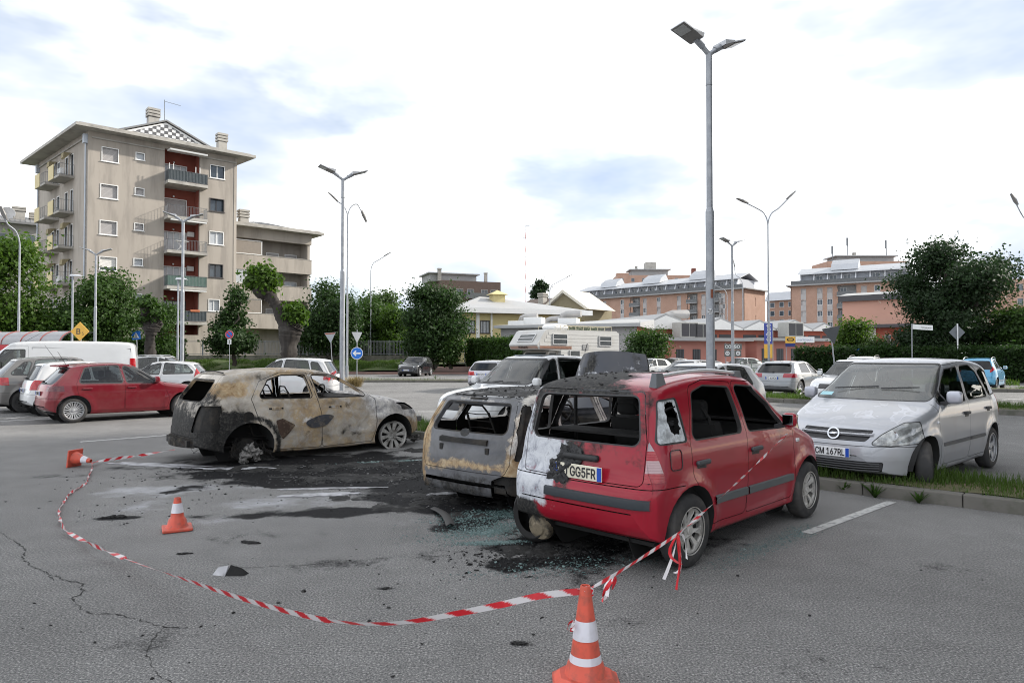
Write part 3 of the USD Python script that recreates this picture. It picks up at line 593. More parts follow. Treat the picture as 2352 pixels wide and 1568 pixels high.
# recessed bay
BD=1.7
bay=MB().box(x0b,x1b,ZB,ZE,-BD-.2,-BD,MA).box(x0b-.15,x0b,ZB+2.9,ZE,-BD,-.301,MA).box(x1b,x1b+.15,ZB+2.9,ZE,-BD,-.301,MA)
obj('bay_wall',bay,plaster_red,tw,smooth=False)
zs_=[onplane(MA,*Zp(1225,y))[1]for y in(641,848,1050,1262,1470)]
for k,zf in enumerate(zs_):
    pr=1.25
    sl=obj('balcony',MB().box(x0b-.0,x1b+.45,zf-.0,zf+.30,.001,pr,MA).box(x0b,x1b,zf+.05,zf+.3,-BD,.0,MA),concrete,tw,smooth=False)
    railing(sl,MA,[(x0b+.05,.03),(x0b+.05,pr-.05),(x0b+(x1b+.4-x0b)*.45,pr-.05),(x1b+.40,pr-.05),(x1b+.40,.03)],zf+.34,zf+1.38,canvas=canvas_m if k in(0,4)else(mat('canvas_green',(.10,.17,.14),.6,var=.1)if k==3 else None))
    zd=zf+.3;wx=x0b+.1;window(tw,MA@frame((0,0,-BD+.16),(1,0,0),(0,1,0),(0,0,1)),(wx,zd+.02,wx+(x1b-x0b)*.72,zd+2.25),'shutter' if k in(1,)else 'curtain',muls=4,sill=False,close=1.0,fr=white_f if k!=4 else dark_f)
    if k>0:obj('rolled_awning',MB().rbox(x0b+.3,x1b+.35,zf+3.05+.02,zf+3.2,1.05,1.2,.05,MA),white_f,tw,smooth=False)if False else None
    obj('wall_lamp',MB().tm(trimesh.creation.icosphere(1,.1),MA@frame(((x0b+x1b)/2-.4,zd+2.5,-BD+.1),(1,0,0),(0,1,0),(0,0,1))),white_f,tw)
    if k in(2,3):obj('air_conditioner',MB().rbox(x1b-.75,x1b-.1,zd+1.9,zd+2.4,-BD+.02,-BD+.32,.03,MA),white_f,tw,smooth=False)
for k in(1,3):obj('awning_case',MB().rbox(x0b+.3,x1b+.38,zs_[k]-.16,zs_[k]-.01,.95,1.22,.04,MA),white_f,tw,smooth=False)
obj('awning_case',MB().hull([(x,z,o)for x in(x0b+.2,x1b+.4)for z,o in((ZE-.62,.1),(ZE-.7,1.2),(ZE-.55,1.25),(ZE-.45,.1))],MA),white_f,tw,smooth=False)
for dx in(.12,.5,2.6,3.0):obj('drying_pole',MB().box(x0b+dx,x0b+dx+.05,zs_[0]+1.2,zs_[0]+2.0,1.1,1.15,MA),white_f,tw,smooth=False)
b=MB()
for x,z in((.5,1.05),(2.7,1.05)):b.rbox(x0b+x,x0b+x+.7,zs_[4]+1.3,zs_[4]+1.5,1.05,1.3,.03,MA)
obj('flower_box',MB().rbox(x0b+2.2,x0b+3.1,zs_[4]+1.3,zs_[4]+1.52,1.02,1.28,.03,MA),mat('terracotta',(.40,.13,.06),.8),tw,smooth=False)
obj('folding_table',MB().box(x0b+.9,x0b+2.1,zs_[2]+1.30,zs_[2]+1.34,.3,.9,MA).tube([(x0b+1.0,zs_[2]+.3,.6),(x0b+1.9,zs_[2]+1.3,.6)],.03,4,MA).tube([(x0b+1.9,zs_[2]+.3,.6),(x0b+1.0,zs_[2]+1.3,.6)],.03,4,MA),white_f,tw,smooth=False)
# left side with balconies
ML,LL=fframe(bL,bC)
doors=[]
for k in range(5):
    zf=zs_[k]+.2
    for s_ in(LL-7.2,LL-11.6):doors+=[(s_+.2,zf+.25,s_+1.15,zf+2.55),(s_+1.9,zf+.25,s_+2.85,zf+2.55)]
wall(tw,ML,LL,ZB,ZE,doors,plaster)
for r in doors:window(tw,ML,r,'glass',sill=False,det=False)
for k in range(5):
    zf=zs_[k]+.2
    for s_ in(LL-7.4,LL-12.2):
        sl=obj('balcony',MB().box(s_,s_+3.4,zf,zf+.22,.001,1.3,ML),concrete,tw,smooth=False)
        obj('end_panel',MB().box(s_-.03,s_+.05,zf+.12,zf+1.42,.05,1.34,ML)if False else MB().box(s_-.0,s_+1.7,zf+.02,zf+1.42,1.31,1.36,ML),cream,sl,smooth=False)
        railing(sl,ML,[(s_+1.75,1.25),(s_+3.35,1.25),(s_+3.35,.03)],zf+.26,zf+1.3,sp=.2)
        if k in(0,3)and s_>LL-8:obj('air_conditioner',MB().rbox(s_+2.3,s_+3.1,zf+.3,zf+.9,.8,1.15,.04,ML),white_f,tw,smooth=False)
        if k in(0,2,3):obj('folded_awning',MB().hull([(s_+1.7+a,zf+z,o)for a in(0,.8)for z,o in((2.7,.05),(2.6,.7),(2.1,.75),(2.0,.6))],ML),mat('awning_ochre',(.26,.22,.13),.9,var=.2),tw,smooth=False)
for M_,s_ in((ML,LL-.35),(ML,.5)):
    obj('drainpipe',MB().tube([(s_,ZB,.12),(s_,ZE-1.1,.12)],.075,8,M_).box(s_-.22,s_+.22,ZE-1.15,ZE-.3,.001,.34,M_),zinc,tw)
bQ=bR+(bL-bC);wall(tw,*fframe(bR,bQ),ZB,ZE,[],plaster);wall(tw,*fframe(bQ,bL),ZB,ZE,[],plaster)
# roof slab
e1,e2=MA[:3,0],unit(np.r_[bL-bC,0]);n_=lambda d1,d2:None
def slab(pts,oh,z0,z1,th2=.12):
    p=Polygon([tuple(q)for q in pts]).buffer(oh,join_style=2);q=p.buffer(-.35,join_style=2);return MB().poly(p,z1-z0,frame((0,0,z0),(1,0,0),(0,1,0),(0,0,1))).poly(q,.15,frame((0,0,z1),(1,0,0),(0,1,0),(0,0,1)))
foot=[bC,bR,bQ,bL]
obj('roof',slab(foot,1.35,ZE,ZE+.28),concrete,tw,smooth=False)
obj('cornice',MB().box(.3,x0b-.1,ZE-.62,ZE-.5,.005,.14,MA).box(x1b+.1,LA-.1,ZE-.62,ZE-.5,.005,.14,MA).box(.2,LL-.6,ZE-.62,ZE-.5,.005,.14,ML),concrete,tw,smooth=False)
# gable with chequered tiles
gx=[onplane(MA,*Zp(x,y),out=-.4)for x,y in((715,243),(1018,223),(1322,352))];ga,gp,gb=gx;zg=ZE+.29
gpoly=Polygon([(ga[0]+.0,zg),(gb[0],zg),(gp[0],gp[1]-.12),(gp[0]-(gb[0]-gp[0])*.96,zg)])
ga0=gp[0]-(gb[0]-gp[0])*1.0;obj('gable',MB().poly(Polygon([(ga0,zg),(gb[0],zg),(gp[0],gp[1]-.1)]),.2,MA@frame((0,0,-.6),(1,0,0),(0,1,0),(0,0,1))),mat('tile_white',(.70,.70,.69),.5,var=.03),tw,smooth=False)
tri=Polygon([(ga0+.5,zg),(gb[0]-.5,zg),(gp[0],gp[1]-.22)]);ts=.36;tl_m=mat('tile_grey',(.09,.09,.095),.5,var=.1);gpar=stage.GetPrimAtPath(tw.GetPath().pathString+'/gable')
for i in range(int((gb[0]-ga0)/ts)+1):
    for j in range(12):
        if(i+j)%2==0:
            q=sbox(ga0+i*ts,zg+j*ts*.85,ga0+(i+1)*ts,zg+(j+1)*ts*.85).intersection(tri)
            if q.area>.02:obj('tile',MB().poly(q,.02,MA@frame((0,0,-.399),(1,0,0),(0,1,0),(0,0,1))),tl_m,gpar,smooth=False)
b=MB();dep=12.0
for xa,xb in((ga0-.3,gp[0]),(gb[0]+.3,gp[0])):
    P=[(xa,zg-.02,.0),(xb,gp[1]+.0,.0),(xb,gp[1]+.16,.0),(xa,zg+.14,.0)];b.hull([(x,z,o)for x,z,_ in P for o in(-.2,-dep)],MA)
obj('gable_roof',b,metal_roof,tw,smooth=False)
cz=lambda x,y,out:onplane(MA,*Zp(x,y),out=out)
for(x,yt,w,out)in((938,148,.95,-4),(1358,300,.85,-3.0)):
    s_,z=cz(x,yt,out);chimney(tw,(s_,out),w*1.05,w,ZE+.3,z,MA)
s_,z=cz(1008,90,-4);obj('aerial',MB().tube([(s_,ZE+1.5,-4),(s_,z,-4)],.04,5,MA).tube([(s_,z-.15,-4),(s_+1.6,z-.25,-4)],.025,4,MA).tube([(s_+.0,z-2.2,-4),(s_+1.6,z-2.6,-4)],.015,4,MA),rail_m,tw)
# ground floor
obj('entrance_wall',MB().box(x0b-.2,x0b+1.7,ZB,ZB+2.9,-.8,-.5,MA),mat('wall_cream',(.52,.49,.38),.9),tw,smooth=False);obj('entrance_door',MB().rbox(x0b+1.72,x1b,ZB,ZB+2.7,-.7,-.5,.02,MA),mat('door_red',(.14,.035,.03),.7),tw,smooth=False)
# low wing set back to the right
wg=thing('apartment_wing','lower four-storey wing with long parapet balconies, right of the taller block','building')
wA=kd(536,455)*1.045;wB=wA+(bR-bC)/np.hypot(*(bR-bC))*8.9
MW,LW=fframe(wA,wB)
Zw=lambda x,y:onplane(MW,*Zp(x,y))
zpar=[(Zw(1660,1140)[1],Zw(1660,1050)[1]),(Zw(1660,1314)[1],Zw(1660,1226)[1]),(Zw(1660,1490)[1],Zw(1660,1402)[1])]
ztop=Zw(1640,888)[1]
wall(wg,MW@frame((0,0,-2.0),(1,0,0),(0,1,0),(0,0,1)),LW,ZB,ztop,[],plaster,name='back_wall')
Mb=MW@frame((0,0,-1.98+.3),(1,0,0),(0,1,0),(0,0,1));Mb0=MW@frame((0,0,-1.97),(1,0,0),(0,1,0),(0,0,1))
for k,(za,zb_)in enumerate(zpar):
    sl=obj('balcony',MB().box(0,LW,za,za+.25,-1.99,.0,MW),concrete,wg,smooth=False)
    obj('parapet',MB().box(0,LW+.15,za-.02,zb_,.001,.2,MW).box(LW,LW+.15,za-.02,zb_,-2.0,0,MW),plaster,sl,smooth=False);obj('coping',MB().box(0,LW+.2,zb_,zb_+.05,-.03,.24,MW),concrete,sl,smooth=False)
    zt=za+2.75+.0
    for j,x in enumerate((4.35,6.6)):window(wg,Mb0@frame((0,0,.0),(1,0,0),(0,1,0),(0,0,1)),(x,za+.5,x+1.5,za+2.2+.25),'curtain' if(k,j)==(1,1)else 'shutter',sill=False,muls=2,deep=-.04)
    fr=MB();zt=zb_+1.65
    for x in(.1,3.0)if k!=1 else(.1,1.1,2.1,3.1):fr.box(x,x+.08,zb_,zt,.08,.14,MW)
    fr.box(.1,3.1,zt-.08,zt,.08,.14,MW).box(.1,3.1,zb_+.05,zb_+.12,.08,.14,MW);e=obj('glazed_enclosure',fr,white_f,wg,smooth=False);obj('pane',MB().box(.15,3.05,zb_+.1,zt-.05,.10,.12,MW),mat('awning_brown',(.22,.19,.16),.7)if k!=1 else curtain,e,smooth=False)
obj('pier',MB().box(LW-.01,LW+.02,ZB,ztop,-2.0,-.9,MW),plaster,wg,smooth=False)
obj('beam',MB().box(0,LW+.15,zpar[0][1]+1.85,ztop,-.3,.15,MW),plaster,wg,smooth=False)
wfoot=[MW[:2,3],MW[:2,3]+MW[:2,0]*LW,MW[:2,3]+MW[:2,0]*LW-MW[:2,2]*11,MW[:2,3]-MW[:2,2]*11]
obj('roof',slab(wfoot,1.25,ztop,ztop+.28),concrete,wg,smooth=False)
b=MB()
apx=np.mean([np.r_[p,ztop+1.9]for p in wfoot],0);c4=[np.r_[p,ztop+.4]for p in Polygon([tuple(p)for p in wfoot]).exterior.coords[:4]]
b.hull(c4+[apx+[0,0,0],apx+np.r_[MW[:2,0]*1.5,0]]);rf=obj('hipped_roof',b,metal_roof,wg,smooth=False)
b=MB()
for t in np.linspace(0,1,15)[1:-1]:
    a=c4[0]*(1-t)+c4[1]*t if np.hypot(*(c4[0]-c4[1])[:2])<12 else c4[0];b.tube([a+[0,0,.05],a*.15+apx*.85+[0,0,.02]],.045,4)
obj('seam',b,metal_roof,rf,kind='stuff')
s_,z=onplane(MW,*Zp(1491,765),out=-1.0);chimney(wg,(s_,-1.0),.95,.85,ztop,z,MW)
side_l=fframe(wB,wB-MW[:2,2]*11);wall(wg,*side_l,ZB,ztop,[],plaster,name='side_wall')
# far left neighbour
nb=thing('neighbour_building','grey apartment block with ribbed metal roof and satellite dish at the far left','building')
nA=at(-60,815,88)[:2];nB=at(92,815,92)[:2];MN,LN=fframe(nA,nB);zN=onplane(MN,40,516)[1]
wall(nb,MN,LN,0,zN,[],mat('plaster_grey',(.30,.29,.27),.9),th=6)
for k in range(4):
    for x in(2.0,5.2,7.6):window(nb,MN,(x,zN-2.6-3.1*k,x+1.2,zN-1.2-3.1*k),'glass',deep=-.01,sill=False,det=False,fr=shutter_m)
obj('roof',MB().hull([(x,z,o)for x,z,o in((-1,zN,1),(LN+1,zN,1),(-1,zN+.3,1),(LN+1,zN+.3,1),(-1,zN+1.9,-5),(LN+1,zN+1.9,-5),(-1,zN,-7),(LN+1,zN,-7))],MN),metal_roof,nb,smooth=False)
b=MB()
for x in np.arange(-.8,LN+1,.55):b.tube([(x,zN+.34,1),(x,zN+1.94,-5)],.05,4,MN)
obj('roof_rib',b,metal_roof,nb,kind='stuff')
s_,z=onplane(MN,44,480,out=-2);chimney(nb,(s_,-2),1.3,1.2,zN+.5,z+.2,MN,2);chimney(nb,(s_+1.6,-3),.9,.9,zN+.5,z-.2,MN,3)
obj('satellite_dish',MB().lathe([(0,0),(.5,.06),(.85,.2),(.84,.22),(.5,.08),(0,.02)],18,MN@frame((s_-1.2,z-.75,-1.4),(1,0,0),(0,.9,.43),(0,-.43,.9))),mat('dish_white',(.6,.6,.6),.5),nb)
# ---------------------------------------------------------------- brick blocks far right
brick=usdkit.material(stage,'/World/Looks/brick_orange',{'g':('geometry',{}),'n':('noise_texture',{'scale':.5,'detail':6.0}),'r':('rgb_ramp',{'ramp':[(.3,(.33,.205,.15)),(.7,(.40,.255,.195))]}),'n2':('noise_texture',{'scale':9.0,'detail':3.0}),'r2':('rgb_ramp',{'ramp':[(.3,(.8,.8,.8)),(.7,(1.15,1.15,1.15))]}),'m':('mix',{'mix_type':'multiply','fac':1.0}),'p':('principled_bsdf',{'roughness':.9})},
    [('g.position','n.vector'),('n.fac','r.fac'),('g.position','n2.vector'),('n2.fac','r2.fac'),('r.color','m.color1'),('r2.color','m.color2'),('m.color','p.base_color')],surface='p.BSDF')
roof_grey=mat('roof_sheet_grey',(.40,.415,.44),.5,.2,var=.06,scale=.15)
roof_white=mat('roof_sheet_white',(.33,.335,.34),.6,var=.1,scale=.25,dirt=(.35,.34,.32),dscale=.12,damt=.5)
conc_d=mat('concrete_grey',(.30,.30,.30),.9,var=.1)
def brick_block(name,label,A,B,zg,depth,cols,bays,floors,z_floor=3.0,end=None):
    t=thing(name,label,'building');M,L=fframe(A,B);rs=np.random.RandomState(len(label));holes=[]
    for f in range(floors):
        zt=zg-.75-z_floor*f
        for c in cols:holes.append((c-.65,zt-1.45,c+.65,zt))
    bh=[(a,0,b_,zg-.3)for a,b_ in bays]
    wall(t,M,L,0,zg,holes+bh,brick,th=.35)
    for h in holes:
        k=rs.rand();window(t,M,h,'shutter' if k<.6 else 'glass',muls=2,det=False,deep=.18,sill=False,close=1.0,fr=white_f if k>.6 else shutter_m)
    for f in range(floors):
        zt=zg-.75-z_floor*f
        for c in cols:obj('spandrel',MB().box(c-.65,c+.65,zt-2.9,zt-1.46,.001,.06,M),shutter_m,t,smooth=False)
    for a,b_ in bays:
        obj('loggia',MB().box(a,b_,0,zg-.3,-1.8,-1.5,M),conc_d,t,smooth=False)
        for f in range(floors+1):
            z=zg-.3-z_floor*f-2.9;sl=obj('balcony',MB().box(a-.0,b_+.0,z,z+.22,-1.5,.7,M),conc_d,t,smooth=False);obj('parapet',MB().box(a+.02,b_-.02,z+.23,z+1.2,.6,.66,M),mat('balcony_grey',(.12,.125,.13),.7),sl,smooth=False)
            window(t,M@frame((0,0,-1.46),(1,0,0),(0,1,0),(0,0,1)),(a+.5,z+.25,a+2.0,z+2.4),'glass',muls=2,det=False,deep=.0,sill=False)
    E1=M[:3,0];C=[np.array(A)[:2],np.array(B)[:2],np.array(B)[:2]-M[:2,2]*depth,np.array(A)[:2]-M[:2,2]*depth]
    wall(t,*fframe(C[1],C[2]),0,zg,[(depth*.53,zg-4.5-5*k,depth*.53+.35,zg-2-5*k)for k in range(3)],brick,name='end_wall');wall(t,*fframe(C[3],C[0]),0,zg,[],brick,name='end_wall')
    obj('eaves',MB().box(-1.0,L+1.0,zg,zg+.3,-depth-1,1.0,M),conc_d,t,smooth=False)
    # attic: sloping sheet roof with recessed terraces
    z0=zg+.3;za=z0+3.2;zr=za+1.7;i=1.6
    obj('attic_wall',MB().box(i+.8,L-i-.8,z0,za-.3,-depth+1.5,-1.9,M),mat('attic_pale',(.34,.36,.40),.6),t,smooth=False)
    prof=[(-.3,za-.5),(-1.6,za+.1),(-depth/2,zr),(-depth+1.6,za+.1),(-depth+.3,za-.5),(-depth+1.6,za-.15),(-depth/2,zr-.3),(-1.6,za-.15)]
    P2=Polygon([(-o,z)for o,z in prof]);b=MB().poly(P2,L-2*i,M@frame((i,0,0),(0,0,-1),(0,1,0),(1,0,0)))
    rf=obj('roof',b,roof_grey,t,smooth=False)
    s_=i+.6;k=0
    fin_m=mat('fin_white',(.62,.63,.66),.6)
    while s_<L-i-.5:
        obj('terrace_fin',MB().hull([(s_+dx,z,o)for dx in(0,.28)for z,o in((z0,-.2),(z0,-1.9),(za-.35,-1.9),(za-.35,-1.3))],M),fin_m,t,smooth=False);s_+=3.3
        if s_<L-i-2 and rs.rand()<.8:window(t,M@frame((0,0,-1.88),(1,0,0),(0,1,0),(0,0,1)),(s_+.5,z0+.2,s_+2.2,z0+2.3),'glass',muls=2,det=False,deep=.0,sill=False)
    railing(t,M,[(.2,.6),(L-.2,.6)],z0+.0,z0+1.05,sp=.45,r=.03,canvas=mat('balcony_grey',(.12,.125,.13),.7))
    for q in np.arange(i+8,L-8,16.5):
        w=3.2;b=MB().hull([(q+dx,z,o)for dx in(0,w*2)for z,o in((za+.4,-1.9),(za+2.0,-2.8),(za+3.4,-5.5),(zr,-7))],M);d=obj('roof_dormer',b,roof_grey,t,smooth=False)
    return t,M,L
G0,G1=at(1318,815,231)[:2],at(1710,815,188)[:2]
bg,MG,LG=brick_block('brick_apartment_block','long orange brick block with grey mansard attic, gable end behind the tall double lamp',G0,G1,19.9,13.0,[3.0,9.0,13.0,20,28.5,33.5,40.5,48.5,54.0,57.5][:9]+[54.6],[(23,26.7),(36.0,39.0)if False else(43.2,46.6),(50.6,53.6)],5)
H0,H1=at(1817,815,182)[:2],at(2110,815,166)[:2]
bh_,MH,LH=brick_block('brick_apartment_block','orange brick block with grey mansard attic, behind the big dark tree',H0,H1,19.9,13.0,[3.2,7.2,9.6,17.5,20.5,25.2,30],[(11.3,15.8)],6)
def tower(name,label,u0,u1,vt,D,extra=None,dep=12):
    t=thing(name,label,'building');A,B=at(u0,815,D)[:2],at(u1,815,D)[:2];M,L=fframe(A,B);z=onplane(M,(u0+u1)/2,vt)[1];rs=np.random.RandomState(int(u0))
    holes=[(x,z-2.6-3.2*f,x+1.3,z-1.1-3.2*f)for f in range(3)for x in np.arange(1.2,L-2,4.2)]
    wall(t,M,L,0,z,holes,brick);obj('core',MB().box(.0,L,0,z,-dep,-.36,M),brick,t,smooth=False)
    for h in holes:window(t,M,h,'glass',det=False,deep=.1,sill=False,fr=shutter_m)
    return t,M,L,z
t_,M_,L_,z_=tower('brick_tower','taller orange brick block with concrete stair tower, rising behind the long block',1418,1590,632,262)
obj('penthouse',MB().box(6,20,z_,z_+2.2,-9,-2,M_).box(5,21,z_+2.2,z_+2.6,-10,-1,M_),conc_d,t_,smooth=False);obj('stair_tower',MB().box(11.6,15.6,z_,z_+5.4,-7,-3,M_),concrete,t_,smooth=False);obj('stepped_storey',MB().box(0,12,z_,z_+2.3,-8,-.0,M_)if False else MB().box(-.02,4.5,z_,z_+.9,-4,-.1,M_),brick,t_,smooth=False)
obj('chimney',MB().box(29.5,31,z_-3,z_+3,-4,-2.5,M_),mat('brick_dark',(.16,.06,.045),.9),t_,smooth=False);chimney(t_,(7.8,-2.5),.9,.9,z_,z_+3.8,M_,1)
t2_,M2_,L2_,z2_=tower('brick_tower','taller orange brick block carrying phone aerials, behind the right-hand block',1903,2085,600,225)
obj('penthouse',MB().box(4,23,z2_,z2_+1.8,-9,-2,M2_).box(3,24,z2_+1.8,z2_+2.1,-10,-1,M2_),conc_d,t2_,smooth=False);chimney(t2_,(10,-2.5),.9,.9,z2_,z2_+3.2,M2_,1)
for u,vt in((1922,562),(1957,543),(2047,549)):
    s_,z=onplane(M2_,u,vt);obj('phone_aerial',MB().tube([(s_,z2_+(1.5 if u>1940 else-.5),-3),(s_,z,-3)],.16,6,M2_).rbox(s_-.35,s_+.05,z-2.6,z+.1,-3.3,-2.9,.05,M2_),rail_m,t2_,smooth=False)
tower('distant_block','sliver of a brick building at the far right behind the big tree',2326,2440,640,150)
# pale far block in the gap
gk=thing('distant_apartments','pale distant apartments seen through the gap between the two brick blocks','building');MK,LK=fframe(at(1762,815,240)[:2],at(1830,815,232)[:2])
zk=onplane(MK,1790,690)[1];wall(gk,MK,LK,0,zk,[],mat('brick_pale',(.32,.2,.15),.9),th=5);obj('roof',MB().hull([(x,z,o)for x in(-.5,LK+.5)for z,o in((zk,.8),(zk+3,-2),(zk+3.4,-4),(zk,-5))],MK),roof_grey,gk,smooth=False)
for k in range(3):
    for x in(1.2,4.6,7.8):window(gk,MK,(x,zk-2.4-3*k,x+1.7,zk-.6-3*k),'glass',det=False,deep=-.01,sill=False,fr=white_f)
# brown block behind the trees
bb=thing('brown_apartment_block','dark brown apartment block with roof terrace above the trees, left of the thin mast','building');A=at(1014,815,118)[:2];B=at(1150,815,122)[:2];C=at(976,815,128)[:2];br=mat('brick_brown',(.115,.08,.066),.9,var=.1)
M_,L_=fframe(A,B);z_=onplane(M_,1040,644)[1];hs=[(x,z_-2.9-3.1*k,x+1.3,z_-1.4-3.1*k)for x in(2.6,4.6,7.2,9.0)for k in range(3)]
wall(bb,M_,L_,0,z_,hs,br);M2,L2=fframe(C,A);wall(bb,M2,L2,0,z_,[],br,name='end_wall');obj('core',MB().box(.3,L_,0,z_-.02,-9,-.31,M_),br,bb,smooth=False)
for h in hs:window(bb,M_,h,'glass',det=False,sill=False,muls=2,fr=shutter_m)
obj('roof_terrace',MB().box(-1.5,7,z_,z_+1.3,-8,-2,M_).box(-2,7.5,z_+1.3,z_+1.5,-8.5,-1.5,M_),conc_d,bb,smooth=False);chimney(bb,(0,-1.5),.6,.6,z_,z_+2.2,M_,1);chimney(bb,(8.6,-1.5),.5,.5,z_,z_+1.8,M_,1)
for k in range(2):obj('balcony',MB().box(4.2,8.8,z_-3.1-3.1*k,z_-2.1-3.1*k,.02,.9,M_),mat('balcony_grey',(.12,.125,.13),.7),bb,smooth=False)
# yellow house
yh=thing('yellow_house','low pale yellow house with flat white eaves and square chimney, behind the camper','house');yel=mat('plaster_yellow',(.55,.47,.24),.9,var=.05);A=at(1061,815,78)[:2];B=at(1335,815,84)[:2]
M_,L_=fframe(A,B);ze=onplane(M_,1200,722)[1];hs=[(.3,ze-2.3,1.6,ze-.8),(2.2,ze-2.3,3.4,ze-.8),(11,ze-2.2,12.4,ze-1)]
wall(yh,M_,L_,0,ze,hs,yel);obj('white_corner',MB().box(-.3,4.4,0,ze-.0,.001,.03,M_)if False else MB().box(1.7,2.1,0,ze,.001,.12,M_).box(3.5,3.7,0,ze,.001,.12,M_),white_f,yh,smooth=False)
for h in hs:window(yh,M_,h,'curtain',fr=dark_f,muls=3)
obj('core',MB().box(0,L_,0,ze-.01,-10,-.31,M_),yel,yh,smooth=False)
obj('roof',MB().hull([(x,z,o)for x,z,o in((-1,ze,1),(L_+1,ze,1),(-1,ze+.55,1),(L_+1,ze+.55,1),(-1,ze+.3,-11),(L_+1,ze+.3,-11),(4,ze+2.4,-5),(L_*.55,ze+2.2,-6))],M_),roof_white,yh,smooth=False);obj('fascia',MB().box(-1.02,L_+1.02,ze+.02,ze+.6,1.001,1.06,M_),white_f,yh,smooth=False)
s_,z=onplane(M_,1142,668,out=-3);b=MB().box(s_-.75,s_+.75,ze+.5,z-.5,-3.7,-2.3,M_).hull([(s_+a,zz,o)for a,zz,o in((-1.1,z-.5,-4),(1.1,z-.5,-4),(-1.1,z-.5,-2),(1.1,z-.5,-2),(0,z+.1,-3))],M_);obj('chimney',b,yel,yh,smooth=False);obj('chimney',MB().box(s_+1.35,s_+1.95,ze,z-2.2,-2,-1.4,M_),yel,yh,smooth=False)
# brown gabled house
gh=thing('gabled_house','house with brown pitched roof and pale verge boards behind the yellow house','house');A=at(1195,815,98)[:2];B=at(1345,815,90)[:2];M_,L_=fframe(A,B);ze=onplane(M_,1250,712)[1];zr=onplane(M_,1290,676)[1];rb=mat('roof_brown',(.13,.10,.085),.8,var=.12)
wall(gh,M_,L_,0,ze,[],mat('plaster_olive',(.22,.19,.12),.9),th=6)
b=MB().hull([(x,z,o)for x,z,o in((-2,ze,.5),(L_*.72,ze,.5),(-2,ze,-8),(L_*.72,ze,-8),(-1,zr,-3.5),(L_*.6,zr,-3.5))],M_);obj('roof',b,rb,gh,smooth=False)
gm_=L_*.74;P=Polygon([(gm_-3.8,ze-.3),(gm_+3.8,ze-.3),(gm_,zr+.1)]);obj('gable',MB().poly(P,5,M_@frame((0,0,-4.4),(1,0,0),(0,1,0),(0,0,1))),mat('plaster_olive',(.22,.19,.12),.9),gh,smooth=False)
obj('verge_board',MB().poly(P.buffer(.35,join_style=2).difference(P.buffer(.02,join_style=2)).difference(sbox(gm_-9,ze-2,gm_+9,ze-.3)),6.0,M_@frame((0,0,-4.9),(1,0,0),(0,1,0),(0,0,1))),mat('verge_pale',(.55,.52,.45),.8),gh,smooth=False);chimney(gh,(2.5,-2),.9,.9,ze,zr+.6,M_,2)
# low shops with saw of white gables
pink=mat('plaster_pink',(.42,.19,.155),.9,var=.06,scale=.5);redw=mat('plaster_red',(.36,.11,.075),.9,var=.08,scale=.5);dark_w=mat('shop_dark',(.04,.04,.045),.4)
sh_=thing('shop_row','row of low pink shops with white saw-tooth gable roofs beyond the railing','building');A=at(1462,815,66)[:2];B=at(1915,815,74)[:2];M_,L_=fframe(A,B);ze=onplane(M_,1600,757)[1]
wall(sh_,M_,L_,0,ze,[],redw,th=.4);obj('core',MB().box(0.02,L_-.02,0,ze-.02,-22,-.41,M_),redw,sh_,smooth=False)
gpk=[(1462,1523,1600),(1600,1648,1700),(1700,1738,1775),(1775,1818,1858),(1858,1885,1912)]
for u0,um,u1 in gpk:
    a,m_,c=(onplane(M_,u,750)[0]for u in(u0,um,u1));hgt=(c-a)*.16+.35
    g=obj('gable_roof',MB().hull([(x,z,o)for x,z in((a,ze),(c,ze),(m_,ze+hgt+.1),(a,ze+.22),(c,ze+.22))for o in(.5,-22)],M_),roof_white,sh_,smooth=False)
    obj('gable_front',MB().poly(Polygon([(a+.1,ze+.02),(c-.1,ze+.02),(c-.1,ze+.12),(m_,ze+hgt-.12),(a+.1,ze+.12)]),.05,M_@frame((0,0,.501),(1,0,0),(0,1,0),(0,0,1))),white_f,g,smooth=False)
    for x in(m_-.9,m_+1.0):obj('shop_window',MB().rbox(x-.8,x+.8,ze-1.1,ze-.45,-.03,.04,.02,M_),dark_w,sh_,smooth=False)
for u0,u1,dd in((1540,1712,5.0),(1738,1893,4.0)):
    a,c=(onplane(M_,u,800,out=dd)[0]for u in(u0,u1));zt=onplane(M_,(u0+u1)/2,783,out=dd)[1]
    an=obj('annex',MB().box(a,c,0,zt,.001,dd,M_),pink,sh_,smooth=False);obj('annex_roof',MB().box(a-.5,c+.5,zt,zt+.28,.001,dd+.6,M_),roof_white,an,smooth=False)
    for k,x in enumerate(np.arange(a+1.0,c-.8,1.75)):
        if k%4!=3:q=obj('window',MB().rbox(x-.42,x+.42,zt-1.9 if k%3 else zt-2.3,zt-.75,dd-.02,dd+.03,.02,M_),dark_w,an,smooth=False);obj('window_grille',MB().box(x-.3,x-.27,zt-1.9,zt-.75,dd+.035,dd+.05,M_).box(x+.27,x+.3,zt-1.9,zt-.75,dd+.035,dd+.05,M_).box(x-.015,x+.015,zt-1.9,zt-.75,dd+.035,dd+.05,M_),rail_m,q,smooth=False)
